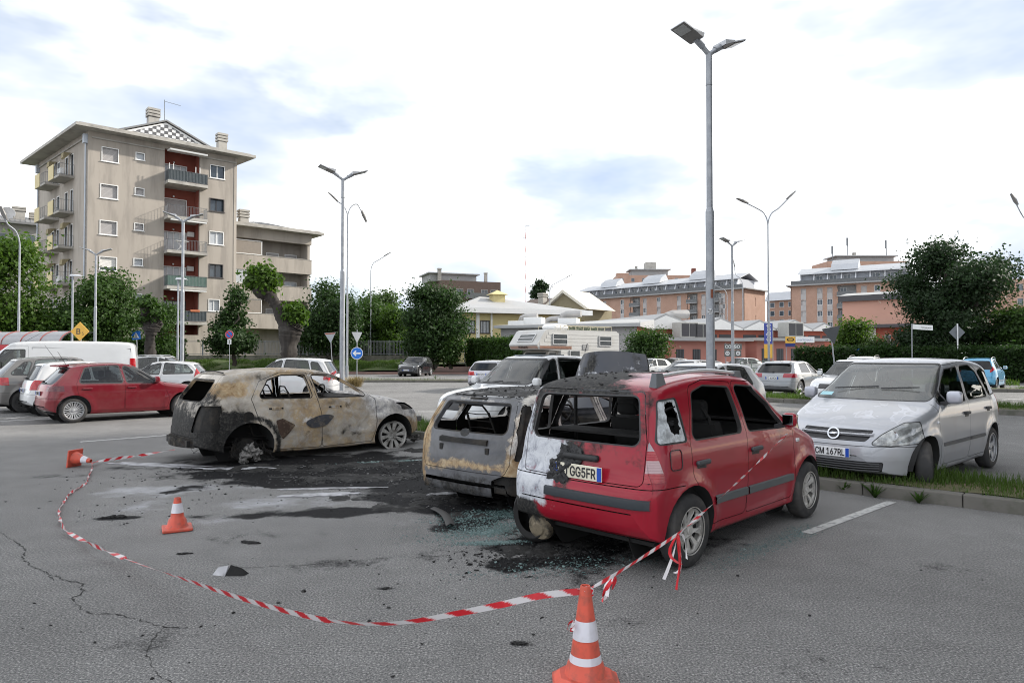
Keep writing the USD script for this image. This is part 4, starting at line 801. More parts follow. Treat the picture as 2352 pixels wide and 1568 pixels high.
for u,v in((1577,758),(1608,760),(1820,757)):
    x,z=onplane(M_,u,v,out=2.0);a=obj('roof_cooler',MB().rbox(x-1.0,x+1.0,z-.75,z+.75,1.0,2.5,.05,M_),mat('cooler_grey',(.34,.34,.32),.6,var=.1),sh_,smooth=False);obj('cooler_louvre',MB().box(x-.85,x-.05,z-.6,z+.6,2.5,2.53,M_).box(x+.05,x+.85,z-.6,z+.6,2.5,2.53,M_),dark_w,a,smooth=False)
    obj('cooler_stand',MB().tube([(x-.6,z-.7,1.8),(x-.6,3.2,1.8)],.05,5,M_).tube([(x+.6,z-.7,1.8),(x+.6,3.2,1.8)],.05,5,M_),zinc,a)
duct_m=mat('duct_metal',(.36,.35,.34),.45,.5,var=.12,scale=2)
def duct(par,M,u,v,out,s=1.0):
    x,z=onplane(M,u,v,out=out);return obj('vent_duct',MB().tube([(x,z-2.2*s,out),(x,z-.5*s,out),(x+.15*s,z-.12*s,out),(x+.55*s,z,out),(x+1.9*s,z+.05*s,out)],.34*s,8,M),duct_m,par,smooth=50)
duct(sh_,M_,1530,722,-14,1.6);duct(sh_,M_,1738,752,-4,.6)
# long white shed behind the camper
sd=thing('long_shed','long low shed with pale sheet roof and ducts behind the white camper','building');A=at(1150,815,62)[:2];B=at(1462,815,58)[:2];M_,L_=fframe(A,B);ze=onplane(M_,1300,752)[1]
wall(sd,M_,L_,0,ze,[],mat('shed_grey',(.30,.29,.29),.8),th=.3);obj('core',MB().box(.01,L_-.01,0,ze-.02,-14,-.31,M_),redw,sd,smooth=False)
obj('roof',MB().hull([(x,z,o)for x,z,o in((-.5,ze,.5),(L_+.4,ze,.5),(-.5,ze+.25,.5),(L_+.4,ze+.3,.5),(-.5,ze+.9,-15),(L_+.4,ze+1.5,-15),(-.5,ze,-15),(L_+.4,ze,-15))],M_),roof_white,sd,smooth=False)
for k,(u,v,s_)in enumerate(((1196,728,.9),(1290,722,1.0),(1256,733,.8))):duct(sd,M_,u,v,-5,s_)
for u,v in((1226,740),(1190,748),(1305,742)):x,z=onplane(M_,u,v,out=-3);obj('roof_box',MB().rbox(x-.9,x+.9,z-.5,z+.45,-3.8,-2.6,.05,M_),white_f,sd,smooth=False)
# pink building with dark flat roof and body-shop sign
pk=thing('body_shop','salmon building with dark roof edge and vertical body-shop sign, left of the big tree','building');A=at(1936,815,92)[:2];B=at(2120,815,86)[:2];M_,L_=fframe(A,B);ze=onplane(M_,2000,690)[1];zc=onplane(M_,2000,753)[1]
wall(pk,M_,L_,0,ze,[],mat('plaster_salmon',(.46,.27,.21),.9,var=.05,scale=.4),th=8);obj('roof_edge',MB().box(-.4,L_+.4,ze,ze+.75,-8,.4,M_),dark_w,pk,smooth=False);obj('roof',MB().hull([(x,z,o)for x in(-.4,L_+.4)for z,o in((ze+.755,.4),(ze+1.4,-4),(ze+.76,-8))],M_),roof_white,pk,smooth=False)
x=onplane(M_,1970,755)[0];obj('canopy',MB().rbox(x,L_+2,zc-.1,zc+.35,.001,3.0,.04,M_),dark_w,pk,smooth=False);obj('brick_wall',MB().box(x+2,L_,0,zc-.1,.001,1.4,M_),redw,pk,smooth=False)
obj('low_wall',MB().box(-2,L_+3,0,zc-2.8,.001,3.5,M_),conc_d,pk,smooth=False)
xs_=onplane(M_,1996,770,out=1.6)[0];sg=obj('sign_board',MB().rbox(xs_-.8,xs_+.8,zc-2.75,zc-.12,1.45,1.55,.02,M_),white_pl,pk,smooth=False)
for word,dx in(('CARR',-.4),('AUTOFF',.4)):
    b=MB();n=len(word)
    for k,ch in enumerate(word):b.text(ch,.28,.01,True,M_@frame((xs_+dx,zc-.38-k*.43,1.551),(1,0,0),(0,1,0),(0,0,1)))
    obj('lettering',b,ink,sg,smooth=False)
window(pk,M_@frame((0,0,1.42),(1,0,0),(0,1,0),(0,0,1)),(onplane(M_,2038,780)[0],zc-3,onplane(M_,2052,780)[0],zc-1.0),'glass',deep=-.03,sill=False)
# thin mast
m_=thing('radio_mast','thin tall red and white radio mast against the sky','mast',(*at(1207,815,200)[:2],0));zt=1.66+(815-518)*200/FPX
for nm,mm,par in(('mast_red',mat('mast_red',(.35,.08,.06),.6),0),('mast_white',mat('mast_white',(.6,.6,.6),.6),1)):
    b=MB()
    for k in range(20):
        if k%2==par:
            za,zb_=zt*k/20,zt*(k+1)/20
            for a in range(3):b.tube([(.16*math.cos(a*2.1),.16*math.sin(a*2.1),za),(.16*math.cos(a*2.1),.16*math.sin(a*2.1),zb_)],.045,4)
            b.tube([(.16,0,za),(-.1,.14,zb_)],.03,4)
    obj(nm,b,mm,m_)
obj('mast_aerial',MB().tube([(0,0,zt),(1.2,0,zt)],.06,4).tube([(-.8,0,zt-3.5),(.3,0,zt-3.6)],.05,4).tube([(0,0,zt-9),(.9,0,zt-9)],.05,4),rail_m,m_)
# ---------------------------------------------------------------- trees, hedges, grass
def leafmat(name,a,b,tr=.35):
    return usdkit.material(stage,'/World/Looks/'+name,{'g':('geometry',{}),'r':('rgb_ramp',{'ramp':[(0,a),(1,b)]}),'d':('principled_bsdf',{'roughness':.55,'specular_ior_level':.3}),'t':('translucent_bsdf',{}),'h':('hsv',{'value':1.5,'saturation':1.1}),'m':('mix_closure',{'fac':tr})},
        [('g.random_per_island','r.fac'),('r.color','d.base_color'),('r.color','h.color'),('h.color','t.color'),('d.BSDF','m.closure1'),('t.BSDF','m.closure2')],surface='m.closure')
leaf_mid=leafmat('leaf_mid',(.036,.074,.014),(.095,.155,.030));leaf_dark=leafmat('leaf_dark',(.018,.038,.013),(.055,.095,.028),.3);leaf_bright=leafmat('leaf_bright',(.055,.105,.015),(.12,.19,.030),.4);leaf_deep=leafmat('leaf_deep',(.026,.055,.014),(.075,.12,.028),.35)
leaf_pale=leafmat('leaf_pale',(.05,.085,.025),(.10,.15,.05),.35);grass_m=leafmat('grass_blades',(.06,.105,.02),(.21,.235,.075),.35);dry_m=leafmat('dry_grass',(.22,.17,.08),(.38,.30,.16),.2);leaf_blue=leafmat('leaf_blue',(.05,.075,.055),(.10,.13,.10),.2)
bark=mat('bark',(.022,.018,.0155),.9,var=.45,scale=7,bump=1.0,bscale=14,stretch=(1,1,.16),dirt=(.045,.040,.035),dscale=8,damt=.7)
bark_d=mat('bark_dark',(.04,.033,.027),.9,var=.3,scale=4,bump=.6,bscale=12,stretch=(1,1,.3))
def leaves(P,size,seed,up=.35,C=None,asp=.62):
    """one bent leaf-sized quad at each point"""
    rs=np.random.RandomState(seed);n=len(P);N=rs.normal(0,1,(n,3))+([0,0,up]if C is None else 0)
    if C is not None:d=P-C;N=N*.75+d/(np.linalg.norm(d,axis=1,keepdims=True)+1e-9)*.9+[0,0,up]
    N/=np.linalg.norm(N,axis=1,keepdims=True);T=np.cross(N,rs.normal(0,1,(n,3)));T/=np.linalg.norm(T,axis=1,keepdims=True);B=np.cross(N,T)
    s=(size*rs.uniform(.6,1.4,n))[:,None];a=P-T*s;b=P+B*s*asp+N*s*.12;c=P+T*s;d=P-B*s*asp+N*s*.12
    V=np.stack([a,b,c,d],1).reshape(-1,3);i=np.arange(n)*4;return V,np.vstack([np.c_[i,i+1,i+2],np.c_[i,i+2,i+3]])
def crown_points(lobes,n,seed,clump=.35,per=26,fill=.45):
    """points in clumps spread over the crown's lobes (cx, cy, cz, rx, ry, rz)"""
    rs=np.random.RandomState(seed);L=np.array(lobes,float);w=L[:,3]*L[:,4]+L[:,4]*L[:,5];k=rs.choice(len(L),max(1,n//per),p=w/w.sum())
    d=rs.normal(0,1,(len(k),3));d/=np.linalg.norm(d,axis=1,keepdims=True);r=rs.uniform(fill**2,1,len(k))**.5*rs.uniform(.86,1.1,len(k));c=L[k,:3]+d*r[:,None]*L[k,3:]
    cs=clump*rs.uniform(.5,1.5,len(k));P=np.repeat(c,per,0)+rs.normal(0,1,(len(k)*per,3))*np.repeat(cs,per)[:,None]*[1,1,.7];return P,np.repeat(L[k,:3],per,0)
def limb(b,p0,p1,r0,r1,rs,n=7,wob=.06):
    t=np.linspace(0,1,n)[:,None];p0,p1=np.array(p0,float),np.array(p1,float);L=np.linalg.norm(p1-p0);P=p0+(p1-p0)*t;P[1:-1]+=rs.normal(0,wob*L,(n-2,3))*[1,1,.3];b.tube(P,np.linspace(r0,r1,n),8);return P
def tree(label,base,lobes,n,size,leaf,tr=.16,th=None,group=None,seed=1,barkm=None,clump=.35,limbs=5,name='tree',fill=.45,per=26,cat='tree'):
    t=thing(name,label,cat,base,group=group);rs=np.random.RandomState(seed);L=np.array(lobes,float);th=th or max(.6,(L[:,2]-L[:,5]).min()+.4)
    b=MB();top=np.array([0,0,th]);limb(b,(0,0,-.1),top,tr,tr*.8,rs,wob=.02)
    for k in rs.choice(len(L),min(limbs,len(L)),replace=False):
        e=L[k,:3]+rs.normal(0,.2,3)*L[k,3:];P=limb(b,top-[0,0,.05],e,tr*.6,tr*.14,rs)
        for q in range(2):limb(b,P[3+q],P[3+q]+(rs.normal(0,.5,3)+[0,0,.4])*L[k,3:]*.7,tr*.22,tr*.06,rs,5)
    obj('trunk',b,barkm or bark_d,t,smooth=60)
    P,C=crown_points(lobes,n,seed+7,clump,per,fill);V,F=leaves(P,size,seed+3,C=C);obj('crown',(V,F),leaf,t,smooth=False);return t
def ball(r,h,k,seed,squash=.8,c=(0,0)):
    """a rough crown of k lobes within radius r, from h[0] to h[1]"""
    rs=np.random.RandomState(seed);out=[(c[0],c[1],(h[0]+h[1])/2,r*.72,r*.72,(h[1]-h[0])*.42)]
    for _ in range(k):z=rs.uniform(h[0]+.12*(h[1]-h[0]),h[1]-.12*(h[1]-h[0]));f=math.sin(PI*np.clip((z-h[0])/(h[1]-h[0]),.12,.9))**.6;a=rs.uniform(0,2*PI);q=r*f*rs.uniform(.45,.8);s=r*rs.uniform(.26,.42);out.append((c[0]+q*math.cos(a),c[1]+q*math.sin(a),z,s,s,s*squash))
    return out
def zat(v,D):return 1.66+(815-v)*D/FPX
def xy(u,D,z=0.0):p=at(u,815,D);return(p[0],p[1],z)
ZT=.8
GT='trees on the raised ground by the railings'
def T(label,u,D,wu,vt,vb,n,size,leaf,seed,k=9,zb=ZT,**kw):
    n=int(n*1.7);size*=.76;vb+=10
    r=wu/2*D/FPX;z1=zat(vt,D)-zb;z0=max(.2,zat(vb,D)-zb);return tree(label,xy(u,D,zb),ball(r,(z0,z1),k,seed),n,size,leaf,seed=seed,**kw)
T('leafy bright green tree at the far left edge behind the bus shelter',28,47,190,530,800,9000,.17,leaf_bright,11,14,zb=.2,clump=.5)
T('dark bushy tree behind the white van, left of the pollarded trunks',225,50,200,625,800,9000,.16,leaf_mid,12,14,zb=.4,clump=.45)
T('small dark tree filling the gap left of the two thin lamp posts',130,52,100,690,805,4000,.16,leaf_deep,31,8,zb=.4)
T('slim leafy shrub beside the pedestrian crossing sign',372,54,90,690,815,3500,.13,leaf_mid,13,8,zb=.5)
# layered lime tree in front of the wing
D=60;rr=np.random.RandomState(4);lob=[]
for v,w in((668,26),(690,44),(715,52),(738,66),(758,92),(778,112),(795,96)):
    z=zat(v,D)-ZT
    for q in range(5):a=rr.uniform(0,6.28);r=w/2*D/FPX;lob.append((r*.6*math.cos(a),r*.6*math.sin(a),z+rr.uniform(-.3,.3),r*.5,r*.5,.45))
tree('dark layered conical tree in front of the low wing, behind the no-parking sign',xy(538,D,ZT),lob,8500,.15,leaf_deep,seed=14,tr=.2,th=2.0,clump=.3)
T('broad dark tree just left of the tall curved street lamp',762,64,160,652,800,9000,.19,leaf_deep,15,12,clump=.5)
T('mid green tree between the street lamp and the big round tree',850,74,110,668,795,5000,.2,leaf_mid,16,9,clump=.5)
T('pale tall poplar-like tree rising behind the street lamp',878,88,90,660,780,4000,.24,leaf_pale,17,8,clump=.55)
T('yellow-green tree left of the big round dark tree',905,72,86,695,805,5000,.18,leaf_bright,18,8)
T('big round dark green tree beside the gate, above the black car',992,62,150,652,822,14000,.17,leaf_deep,19,16,zb=.5,clump=.5,tr=.25)
T('round lighter bush at the right foot of the big round tree',1035,61,50,760,825,2500,.14,leaf_mid,20,6,zb=.5)
T('small dark tree on the horizon beside the thin mast',1238,150,48,640,690,2500,.35,leaf_dark,21,7,zb=0)
T('grey-blue conifer behind the pale gabled house',1312,120,34,662,730,2000,.3,leaf_blue,22,7,zb=0)
T('small tree in front of the long orange brick block',1370,120,36,718,745,1500,.25,leaf_bright,23,5,zb=0)
T('rounded ivy-covered bush at the end of the camper',1492,50,86,762,832,7000,.11,leaf_mid,24,12,zb=0,cat='bush',name='bush')
T('lower bush between the camper and the ivy bush',1462,49,44,795,850,2500,.11,leaf_deep,25,6,zb=0,cat='bush',name='bush')
T('feathery yellow-green tree behind the leaning dark sign',1962,52,88,735,820,3500,.13,leaf_bright,26,9,zb=0,fill=.2)
T('loose shrub right of the give-way sign',2010,50,60,772,822,2000,.12,leaf_pale,27,6,zb=0,name='bush',cat='bush')
# the big dark tree
D=47;R_=128*D/FPX;rr=np.random.RandomState(9);lob=[]
for _ in range(46):
    a,z=rr.uniform(0,2*PI),rr.uniform(zat(800,D),zat(582,D));f=np.interp(z,[zat(800,D),zat(700,D),zat(640,D),zat(572,D)],[.92,1.0,.92,.42]);q=R_*f*rr.uniform(.3,.92);s=rr.uniform(.9,1.5);lob.append((q*math.cos(a),q*math.sin(a),z,s*1.2,s*1.2,s*.75))
tree('very large dark spreading tree at the right, behind the hedge',xy(2196,D),lob,52000,.105,leaf_dark,seed=28,tr=.35,th=2.6,limbs=14,clump=.40,per=34,fill=.2)
T('paler tree at the right edge behind the blue car',2345,44,90,695,815,4500,.14,leaf_mid,29,8,zb=0)
# off to the right, reflected in the cars and shading the lot
for k,(x,y,h,r,lb)in enumerate(((18.5,-1.5,18,5,'tall roadside tree at the right, level with the camera'),(19.5,5.5,20,5.2,'tall roadside tree right of the near kerb corner'),(21.5,13,21,5.2,'tall roadside tree right of the silver people carrier'),(25.5,20.5,21,5,'tall roadside tree right of the second grass island'))):
    tree(lb,(x,y,0),ball(r,(2.4,h),26,40+k),20000,.27,leaf_dark,seed=60+k,group='roadside trees right of the car park',tr=.25,clump=.7)
# pollarded trunks
def pollard(label,base,pts,rad,heads,leaf,seed,n=1400):
    t=thing('pollarded_tree',label,'tree',base);rs=np.random.RandomState(seed);b=MB()
    for P,r in zip(pts,rad):
        P=np.array(P,float);q=np.linspace(0,1,30);s_=np.linspace(0,1,len(P));C=np.c_[[np.interp(q,s_,P[:,i])for i in range(3)]].T;rr_=np.interp(q,np.linspace(0,1,len(r)),r)*(1+.10*rs.randn(30));b.tube(C,rr_,18)
    V,F=b.mesh();g=meshkit.fbm(np.c_[V[:,:2]*6,V[:,2:]*1.2],4,seed)-.5;ax=np.zeros_like(V);V=V+np.c_[g,np.roll(g,7),0*g]*.26;obj('trunk',(V,F),bark,t,smooth=70)
    for c,r in heads:
        k=trimesh.creation.icosphere(2,1.0).vertices;Fk=trimesh.creation.icosphere(2,1.0).faces;obj('burr',(np.array(c)+[0,0,-r*.55]+k*r*.5*(1+.35*(meshkit.noise(k*3+9)-.5))[:,None],Fk),bark,t,smooth=70)
        P,C=crown_points([(c[0],c[1],c[2]+r*.1,r*.75,r*.75,r*.75)],n,seed+3,r*.22,14,.2);obj('crown',leaves(P,.10,seed,C=C),leaf,t,smooth=False)
        s=MB();rs2=np.random.RandomState(seed+1)
        for _ in range(14):d=rs2.normal(0,1,3)+[0,0,.6];s.tube([np.array(c)-[0,0,r*.3],np.array(c)+unit(d)*r*.5,np.array(c)+unit(d)*r*.95+[0,0,-.1]],[.02,.013,.006],4)
        obj('twig',s,bark,t,kind='stuff')
    return t
D=30.0;u0,v0=664,905;O=at(u0,815,D);O[2]=0
def q3(u,v,dy=0.0):p=at(u,v,D+dy);return p-O
pollard('thick gnarled pollarded trunk with two green tufts behind the left wreck',O,[[q3(664,905),q3(662,830),q3(664,780),q3(668,745)],[q3(668,762),q3(645,720),q3(628,690),q3(608,668)],[q3(668,765),q3(676,748),q3(682,740)]],[(.42,.36,.37,.46),(.36,.27,.23,.30),(.4,.36,.28)],[(q3(603,645),.78),(q3(676,724),.56)],leaf_bright,51,3000)
D=33.0;O=at(344,815,D);O[2]=0
pollard('slimmer pollarded trunk with upright green shoots beside the crossing sign',O,[[q3(344,890),q3(344,800),q3(345,770),q3(347,752)],[q3(345,765),q3(335,735),q3(330,705)],[q3(347,760),q3(360,745),q3(366,738)]],[(.26,.22,.23,.36),(.26,.17,.14),(.22,.2,.16)],[(q3(338,700),.5),(q3(362,722),.42),(q3(330,735),.3)],leaf_mid,52,900)
bt=thing('bare_tree','leafless thin-branched young tree in front of the wing balconies','tree',xy(686,63,ZT));b=MB();rs=np.random.RandomState(3)
def branch(p,d,L,r,k):
    e=p+d*L;b.tube([p,(p+e)/2+rs.normal(0,.05*L,3),e],[r,r*.8,r*.55],4)
    if k:
        for _ in range(3):branch(p+d*L*rs.uniform(.5,1),unit(d+rs.normal(0,.45,3)+[0,0,.15]),L*rs.uniform(.5,.75),r*.55,k-1)
branch(np.array([0,0,0.]),np.array([0,0,1.]),3.4,.05,4);obj('trunk',b,bark,bt,kind=None)
# hedges
def hedge(label,pts,h,w,n,leaf,seed,size=.09,zb=0.0):
    t=thing('hedge',label,'hedge');rs=np.random.RandomState(seed);P=[];core=MB()
    for(a,b_),m in zip(zip(pts[:-1],pts[1:]),[n//(len(pts)-1)]*(len(pts)-1)):
        a,b_=np.array(a),np.array(b_);e=unit(b_-a);q=np.array([-e[1],e[0]]);s=rs.rand(m);side_=rs.choice(3,m,p=[.4,.4,.2]);lx=np.where(side_==0,-w/2,np.where(side_==1,rs.uniform(-w/2,w/2,m),w/2));z=np.where(side_==1,h,rs.uniform(.05,1,m)*h)
        c=a+(b_-a)*s[:,None];c=c+q*lx[:,None];bump=(meshkit.fbm(np.c_[c,z]*1.3,3,seed)-.5);z=z*(1+.25*bump)+rs.normal(0,.06,m)+rs.exponential(.07,m)*(side_==1);P.append(np.c_[c+q*(np.sign(lx)*(bump*.4))[:,None]+rs.normal(0,.06,(m,2)),z+zb])
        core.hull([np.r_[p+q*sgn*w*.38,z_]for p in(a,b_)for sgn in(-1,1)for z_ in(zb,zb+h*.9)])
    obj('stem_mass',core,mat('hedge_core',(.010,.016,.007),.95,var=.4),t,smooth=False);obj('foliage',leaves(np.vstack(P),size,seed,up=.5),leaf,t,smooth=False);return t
hedge('long clipped dark green hedge behind the parked cars at the right',[at(1838,815,52)[:2],at(2080,815,46)[:2],at(2480,815,39)[:2]],1.95,1.6,22000,leaf_deep,71,.10)
hedge('dark hedge between the gate and the camper',[at(1086,815,64)[:2],at(1215,815,56)[:2]],2.3,1.6,7000,leaf_mid,72,.12,.6)
# grass on the islands and verges
def grass(name,label,poly,n,h,seed,z=0.0,m=None,hz=None,w=.006,lean=.5):
    rs=np.random.RandomState(seed);P=[];p=Polygon(poly);x0,y0,x1,y1=p.bounds;import shapely
    while sum(map(len,P))<n:c=np.c_[rs.uniform(x0,x1,n),rs.uniform(y0,y1,n)];P.append(c[shapely.contains_xy(p,c[:,0],c[:,1])])
    P=np.vstack(P)[:n];d=meshkit.fbm(np.c_[P*.9,0*P[:,0]],3,seed);keep=rs.rand(n)<np.clip((d-.3)*4,.15,1);P=P[keep];d=d[keep];n=len(P);L=h*rs.uniform(.4,1.3,n)*np.clip(.4+(d-.35)*2.6,.35,1.7);a=rs.uniform(0,2*PI,n);k=lean*rs.uniform(.2,1.3,n)
    zz=z if hz is None else hz(P);B=np.c_[P,np.broadcast_to(zz,n)];t=np.c_[-np.sin(a),np.cos(a),0*a]*w;f=np.c_[np.cos(a),np.sin(a),0*a];M_=B+f*(L*k*.35)[:,None]+np.c_[0*a,0*a,L*.6];E=B+f*(L*k)[:,None]+np.c_[0*a,0*a,L]
    V=np.stack([B-t,B+t,M_+t*.7,M_-t*.7,E],1).reshape(-1,3);i=np.arange(n)*5;F=np.vstack([np.c_[i,i+1,i+2],np.c_[i,i+2,i+3],np.c_[i+3,i+2,i+4]]);return obj(name,(V,F),m or grass_m,None,label,kind='stuff',smooth=False)
# ---------------------------------------------------------------- red hatchback, scorched at the rear left
def burnt_mat(name,use_attr=True,base=(.30,.012,.022),metal=.0,base_rough=.3,mott=0.0,ash=(1,1,1)):
    """paint with soot (attr r), bare white ash (attr g) and rust (attr b)"""
    return usdkit.material(stage,'/World/Looks/'+name,{
        'tc':('texture_coordinate',{}),'at':('attribute',{'attribute':'burn'}),'s':('separate_color',{}),'n':('noise_texture',{'scale':9.0,'detail':9.0,'roughness':.7,'distortion':.4}),'n2':('noise_texture',{'scale':28.0,'detail':6.0,'roughness':.7}),
        'k':('math',{'math_type':'multiply_add','value2':1.6,'value3':-.8}),
        'a1':('math',{'math_type':'add'}),'m1':('map_range',{'from_min':.32,'from_max':.70,'clamp':True}),'a2':('math',{'math_type':'add'}),'m2':('map_range',{'from_min':.33,'from_max':.66,'clamp':True}),'a3':('math',{'math_type':'add'}),'m3':('map_range',{'from_min':.35,'from_max':.7,'clamp':True}),
        'pn':('noise_texture',{'scale':2.0,'detail':5.0}),'pr':('rgb_ramp',{'ramp':[(.35,tuple(np.array(base)*.92)),(.7,tuple(np.array(base)*1.08+.004))]}),
        'wr':('rgb_ramp',{'ramp':[(q_,tuple(np.array(c_)*ash))for q_,c_ in((.2,(.06,.063,.07)),(.38,(.24,.25,.285)),(.5,(.46,.475,.51)),(.6,(.56,.575,.60)),(.72,(.22,.23,.26)))]}),'kr':('rgb_ramp',{'ramp':[(.32,(.007,.007,.008)),(.5,(.024,.0235,.023)),(.64,(.06,.057,.052)),(.76,(.13,.125,.115))]}),'rr':('rgb_ramp',{'ramp':[(.25,(.10,.06,.033)),(.42,(.30,.20,.105)),(.58,(.45,.345,.215)),(.75,(.52,.47,.39))]}),'mn':('noise_texture',{'scale':3.3,'detail':9.0,'roughness':.72,'distortion':.6}),'mr':('rgb_ramp',{'ramp':[(.30,(.18,.175,.17)),(.42,(.62,.61,.6)),(.56,(1,1,1)),(.70,(1.35,1.36,1.38))]}),'mm':('mix',{'mix_type':'multiply','fac':mott}),'gg':('geometry',{}),'bk':('mix',{'color2':(.012,.0115,.011)}),
        'x1':('mix',{}),'x2':('mix',{}),'x3':('mix',{}),'ro':('map_range',{'from_min':0.,'from_max':1.,'to_min':base_rough,'to_max':.75}),'mx':('math',{'math_type':'maximum'}),'mx2':('math',{'math_type':'maximum'}),'co':('math',{'math_type':'subtract','value1':1.0,'use_clamp':True}),
        'bp':('bump',{'distance':.006}),'cs':('math',{'math_type':'multiply','value2':.45}),'p':('principled_bsdf',{'metallic':metal,'specular_ior_level':.3})},
        [('tc.object','n.vector'),('tc.object','n2.vector'),('tc.object','pn.vector'),('at.color','s.color'),('n.fac','k.value1'),('k.value','a1.value1'),('s.r','a1.value2'),('a1.value','m1.value'),('k.value','a2.value1'),('s.g','a2.value2'),('a2.value','m2.value'),('k.value','a3.value1'),('s.b','a3.value2'),('a3.value','m3.value'),
         ('pn.fac','pr.fac'),('n.fac','wr.fac'),('n2.fac','kr.fac'),('n.fac','rr.fac'),('pr.color','x3.color1'),('rr.color','x3.color2'),('m3.result','x3.fac'),('x3.color','x1.color1'),('kr.color','x1.color2'),('m1.result','x1.fac'),('x1.color','x2.color1'),('wr.color','x2.color2'),('m2.result','x2.fac'),('x2.color','mm.color1'),('tc.object','mn.vector'),('mn.fac','mr.fac'),('mr.color','mm.color2'),('mm.color','bk.color1'),('gg.backfacing','bk.fac'),('bk.color','p.base_color'),
         ('m1.result','mx.value1'),('m2.result','mx.value2'),('mx.value','mx2.value1'),('m3.result','mx2.value2'),('mx2.value','ro.value'),('ro.result','p.roughness'),('mx2.value','co.value2'),('co.value','cs.value1'),('cs.value','p.coat_weight'),('mx2.value','bp.strength'),('n2.fac','bp.height'),('bp.normal','p.normal')],surface='p.BSDF')
def soft(x,a,b):return np.clip((x-a)/(b-a),0,1)
def panda_burn(P):
    x,y,z=P.T;soot,ash=np.zeros(len(P)),np.zeros(len(P));n=meshkit.fbm(P*3.1,4,3)-.5
    rear=soft(-x,.15,.35);left=y
    ash=rear*soft(left+n*.4+(z-.85)*.45,.07,.16)*soft(1.02+n*.16-z,0,.12)*soft(z,.36,.46)*(.8+.5*n)
    ash=np.maximum(ash,rear*soft(y,.52,.60)*soft(z,.4,.5)*.9)  # pale edge beside the hatch window
    soot=rear*np.clip(1-np.abs(left-.05+(z-.85)*.45+n*.5)/.13,0,1)*soft(1.0-z,0,.1)*soft(z,.44,.5)*1.1
    soot=np.maximum(soot,rear*soft(z+n*.1,.93,1.02)*soft(y+n*.3,-.66,-.5)*.75)
    soot=np.maximum(soot,rear*soft(y+n*.3,-.35,.15)*soft(z,.62,.9)*.62)
    soot=np.maximum(soot,rear*soft(z+n*.12,.66,1.0)*soft(y,-.66,-.60)*(.50+.12*soft(y,-.5,.1)))
    soot=np.maximum(soot,soft(z,1.33,1.39)*soft(y+n*.6-x*.25,-.42,-.1))
    soot=np.maximum(soot,rear*soft(z,1.30,1.36)*soft(y+n*.2,-.62,-.4))
    soot=np.maximum(soot,soft(left,.45,.6)*soft(.9-x+n,0,.6)*soft(np.abs(z-.7),.25,.35)*.9)
    soot=np.maximum(soot,rear*soft(y+n*.25,.34,.46)*soft(.5-z,0,.08))  # melted end of the bumper
    soot=np.maximum(soot,soft(-x+n*.1,.34,.44)*soft(-y,.54,.58)*soft(z,.98,1.1)*.62)
    ash=np.where(z<.40,0,ash);ash=ash*(1-.9*soft(soot,.8,1.0))
    return np.c_[np.clip(soot,0,1),np.clip(ash,0,1),0*x]
panda_top=[(-.565,.47),(-.56,.60),(-.535,.665),(-.50,.69),(-.475,.80),(-.45,1.0),(-.37,1.335),(-.33,1.40),(-.1,1.46),(.4,1.505),(.95,1.505),(1.30,1.465),(1.45,1.41),(1.98,1.06),(2.12,.985),(2.45,.90),(2.72,.815),(2.88,.735),(2.955,.62),(2.97,.48)]
panda_bot=[(-.565,.46),(-.55,.36),(-.48,.27),(-.3,.23),(.3,.20),(2.0,.20),(2.6,.2),(2.85,.24),(2.95,.34),(2.97,.47)]
panda_wz=[(.15,.69),(.22,.73),(.35,.755),(.55,.77),(.72,.77),(.90,.755),(1.0,.735),(1.2,.69),(1.4,.63),(1.5,.60)]
SPanda=Shell(panda_top,panda_bot,panda_wz,2.299,.285,rt=.17,rn=.34,rtop=.085,bf=.16,br=.05,px=[(-.565,.965),(0,1),(1.6,1),(2.3,.985),(2.97,.93)])
panda_red=burnt_mat('panda_red_burnt',base=(.245,.005,.017))
panda_flange=mat('panda_soot_edge',(.02,.019,.019),.7,var=.3)
burn_in=mat('burnt_cabin',(.007,.0065,.0065),.9,var=.5,scale=9,bump=.3,bscale=40)
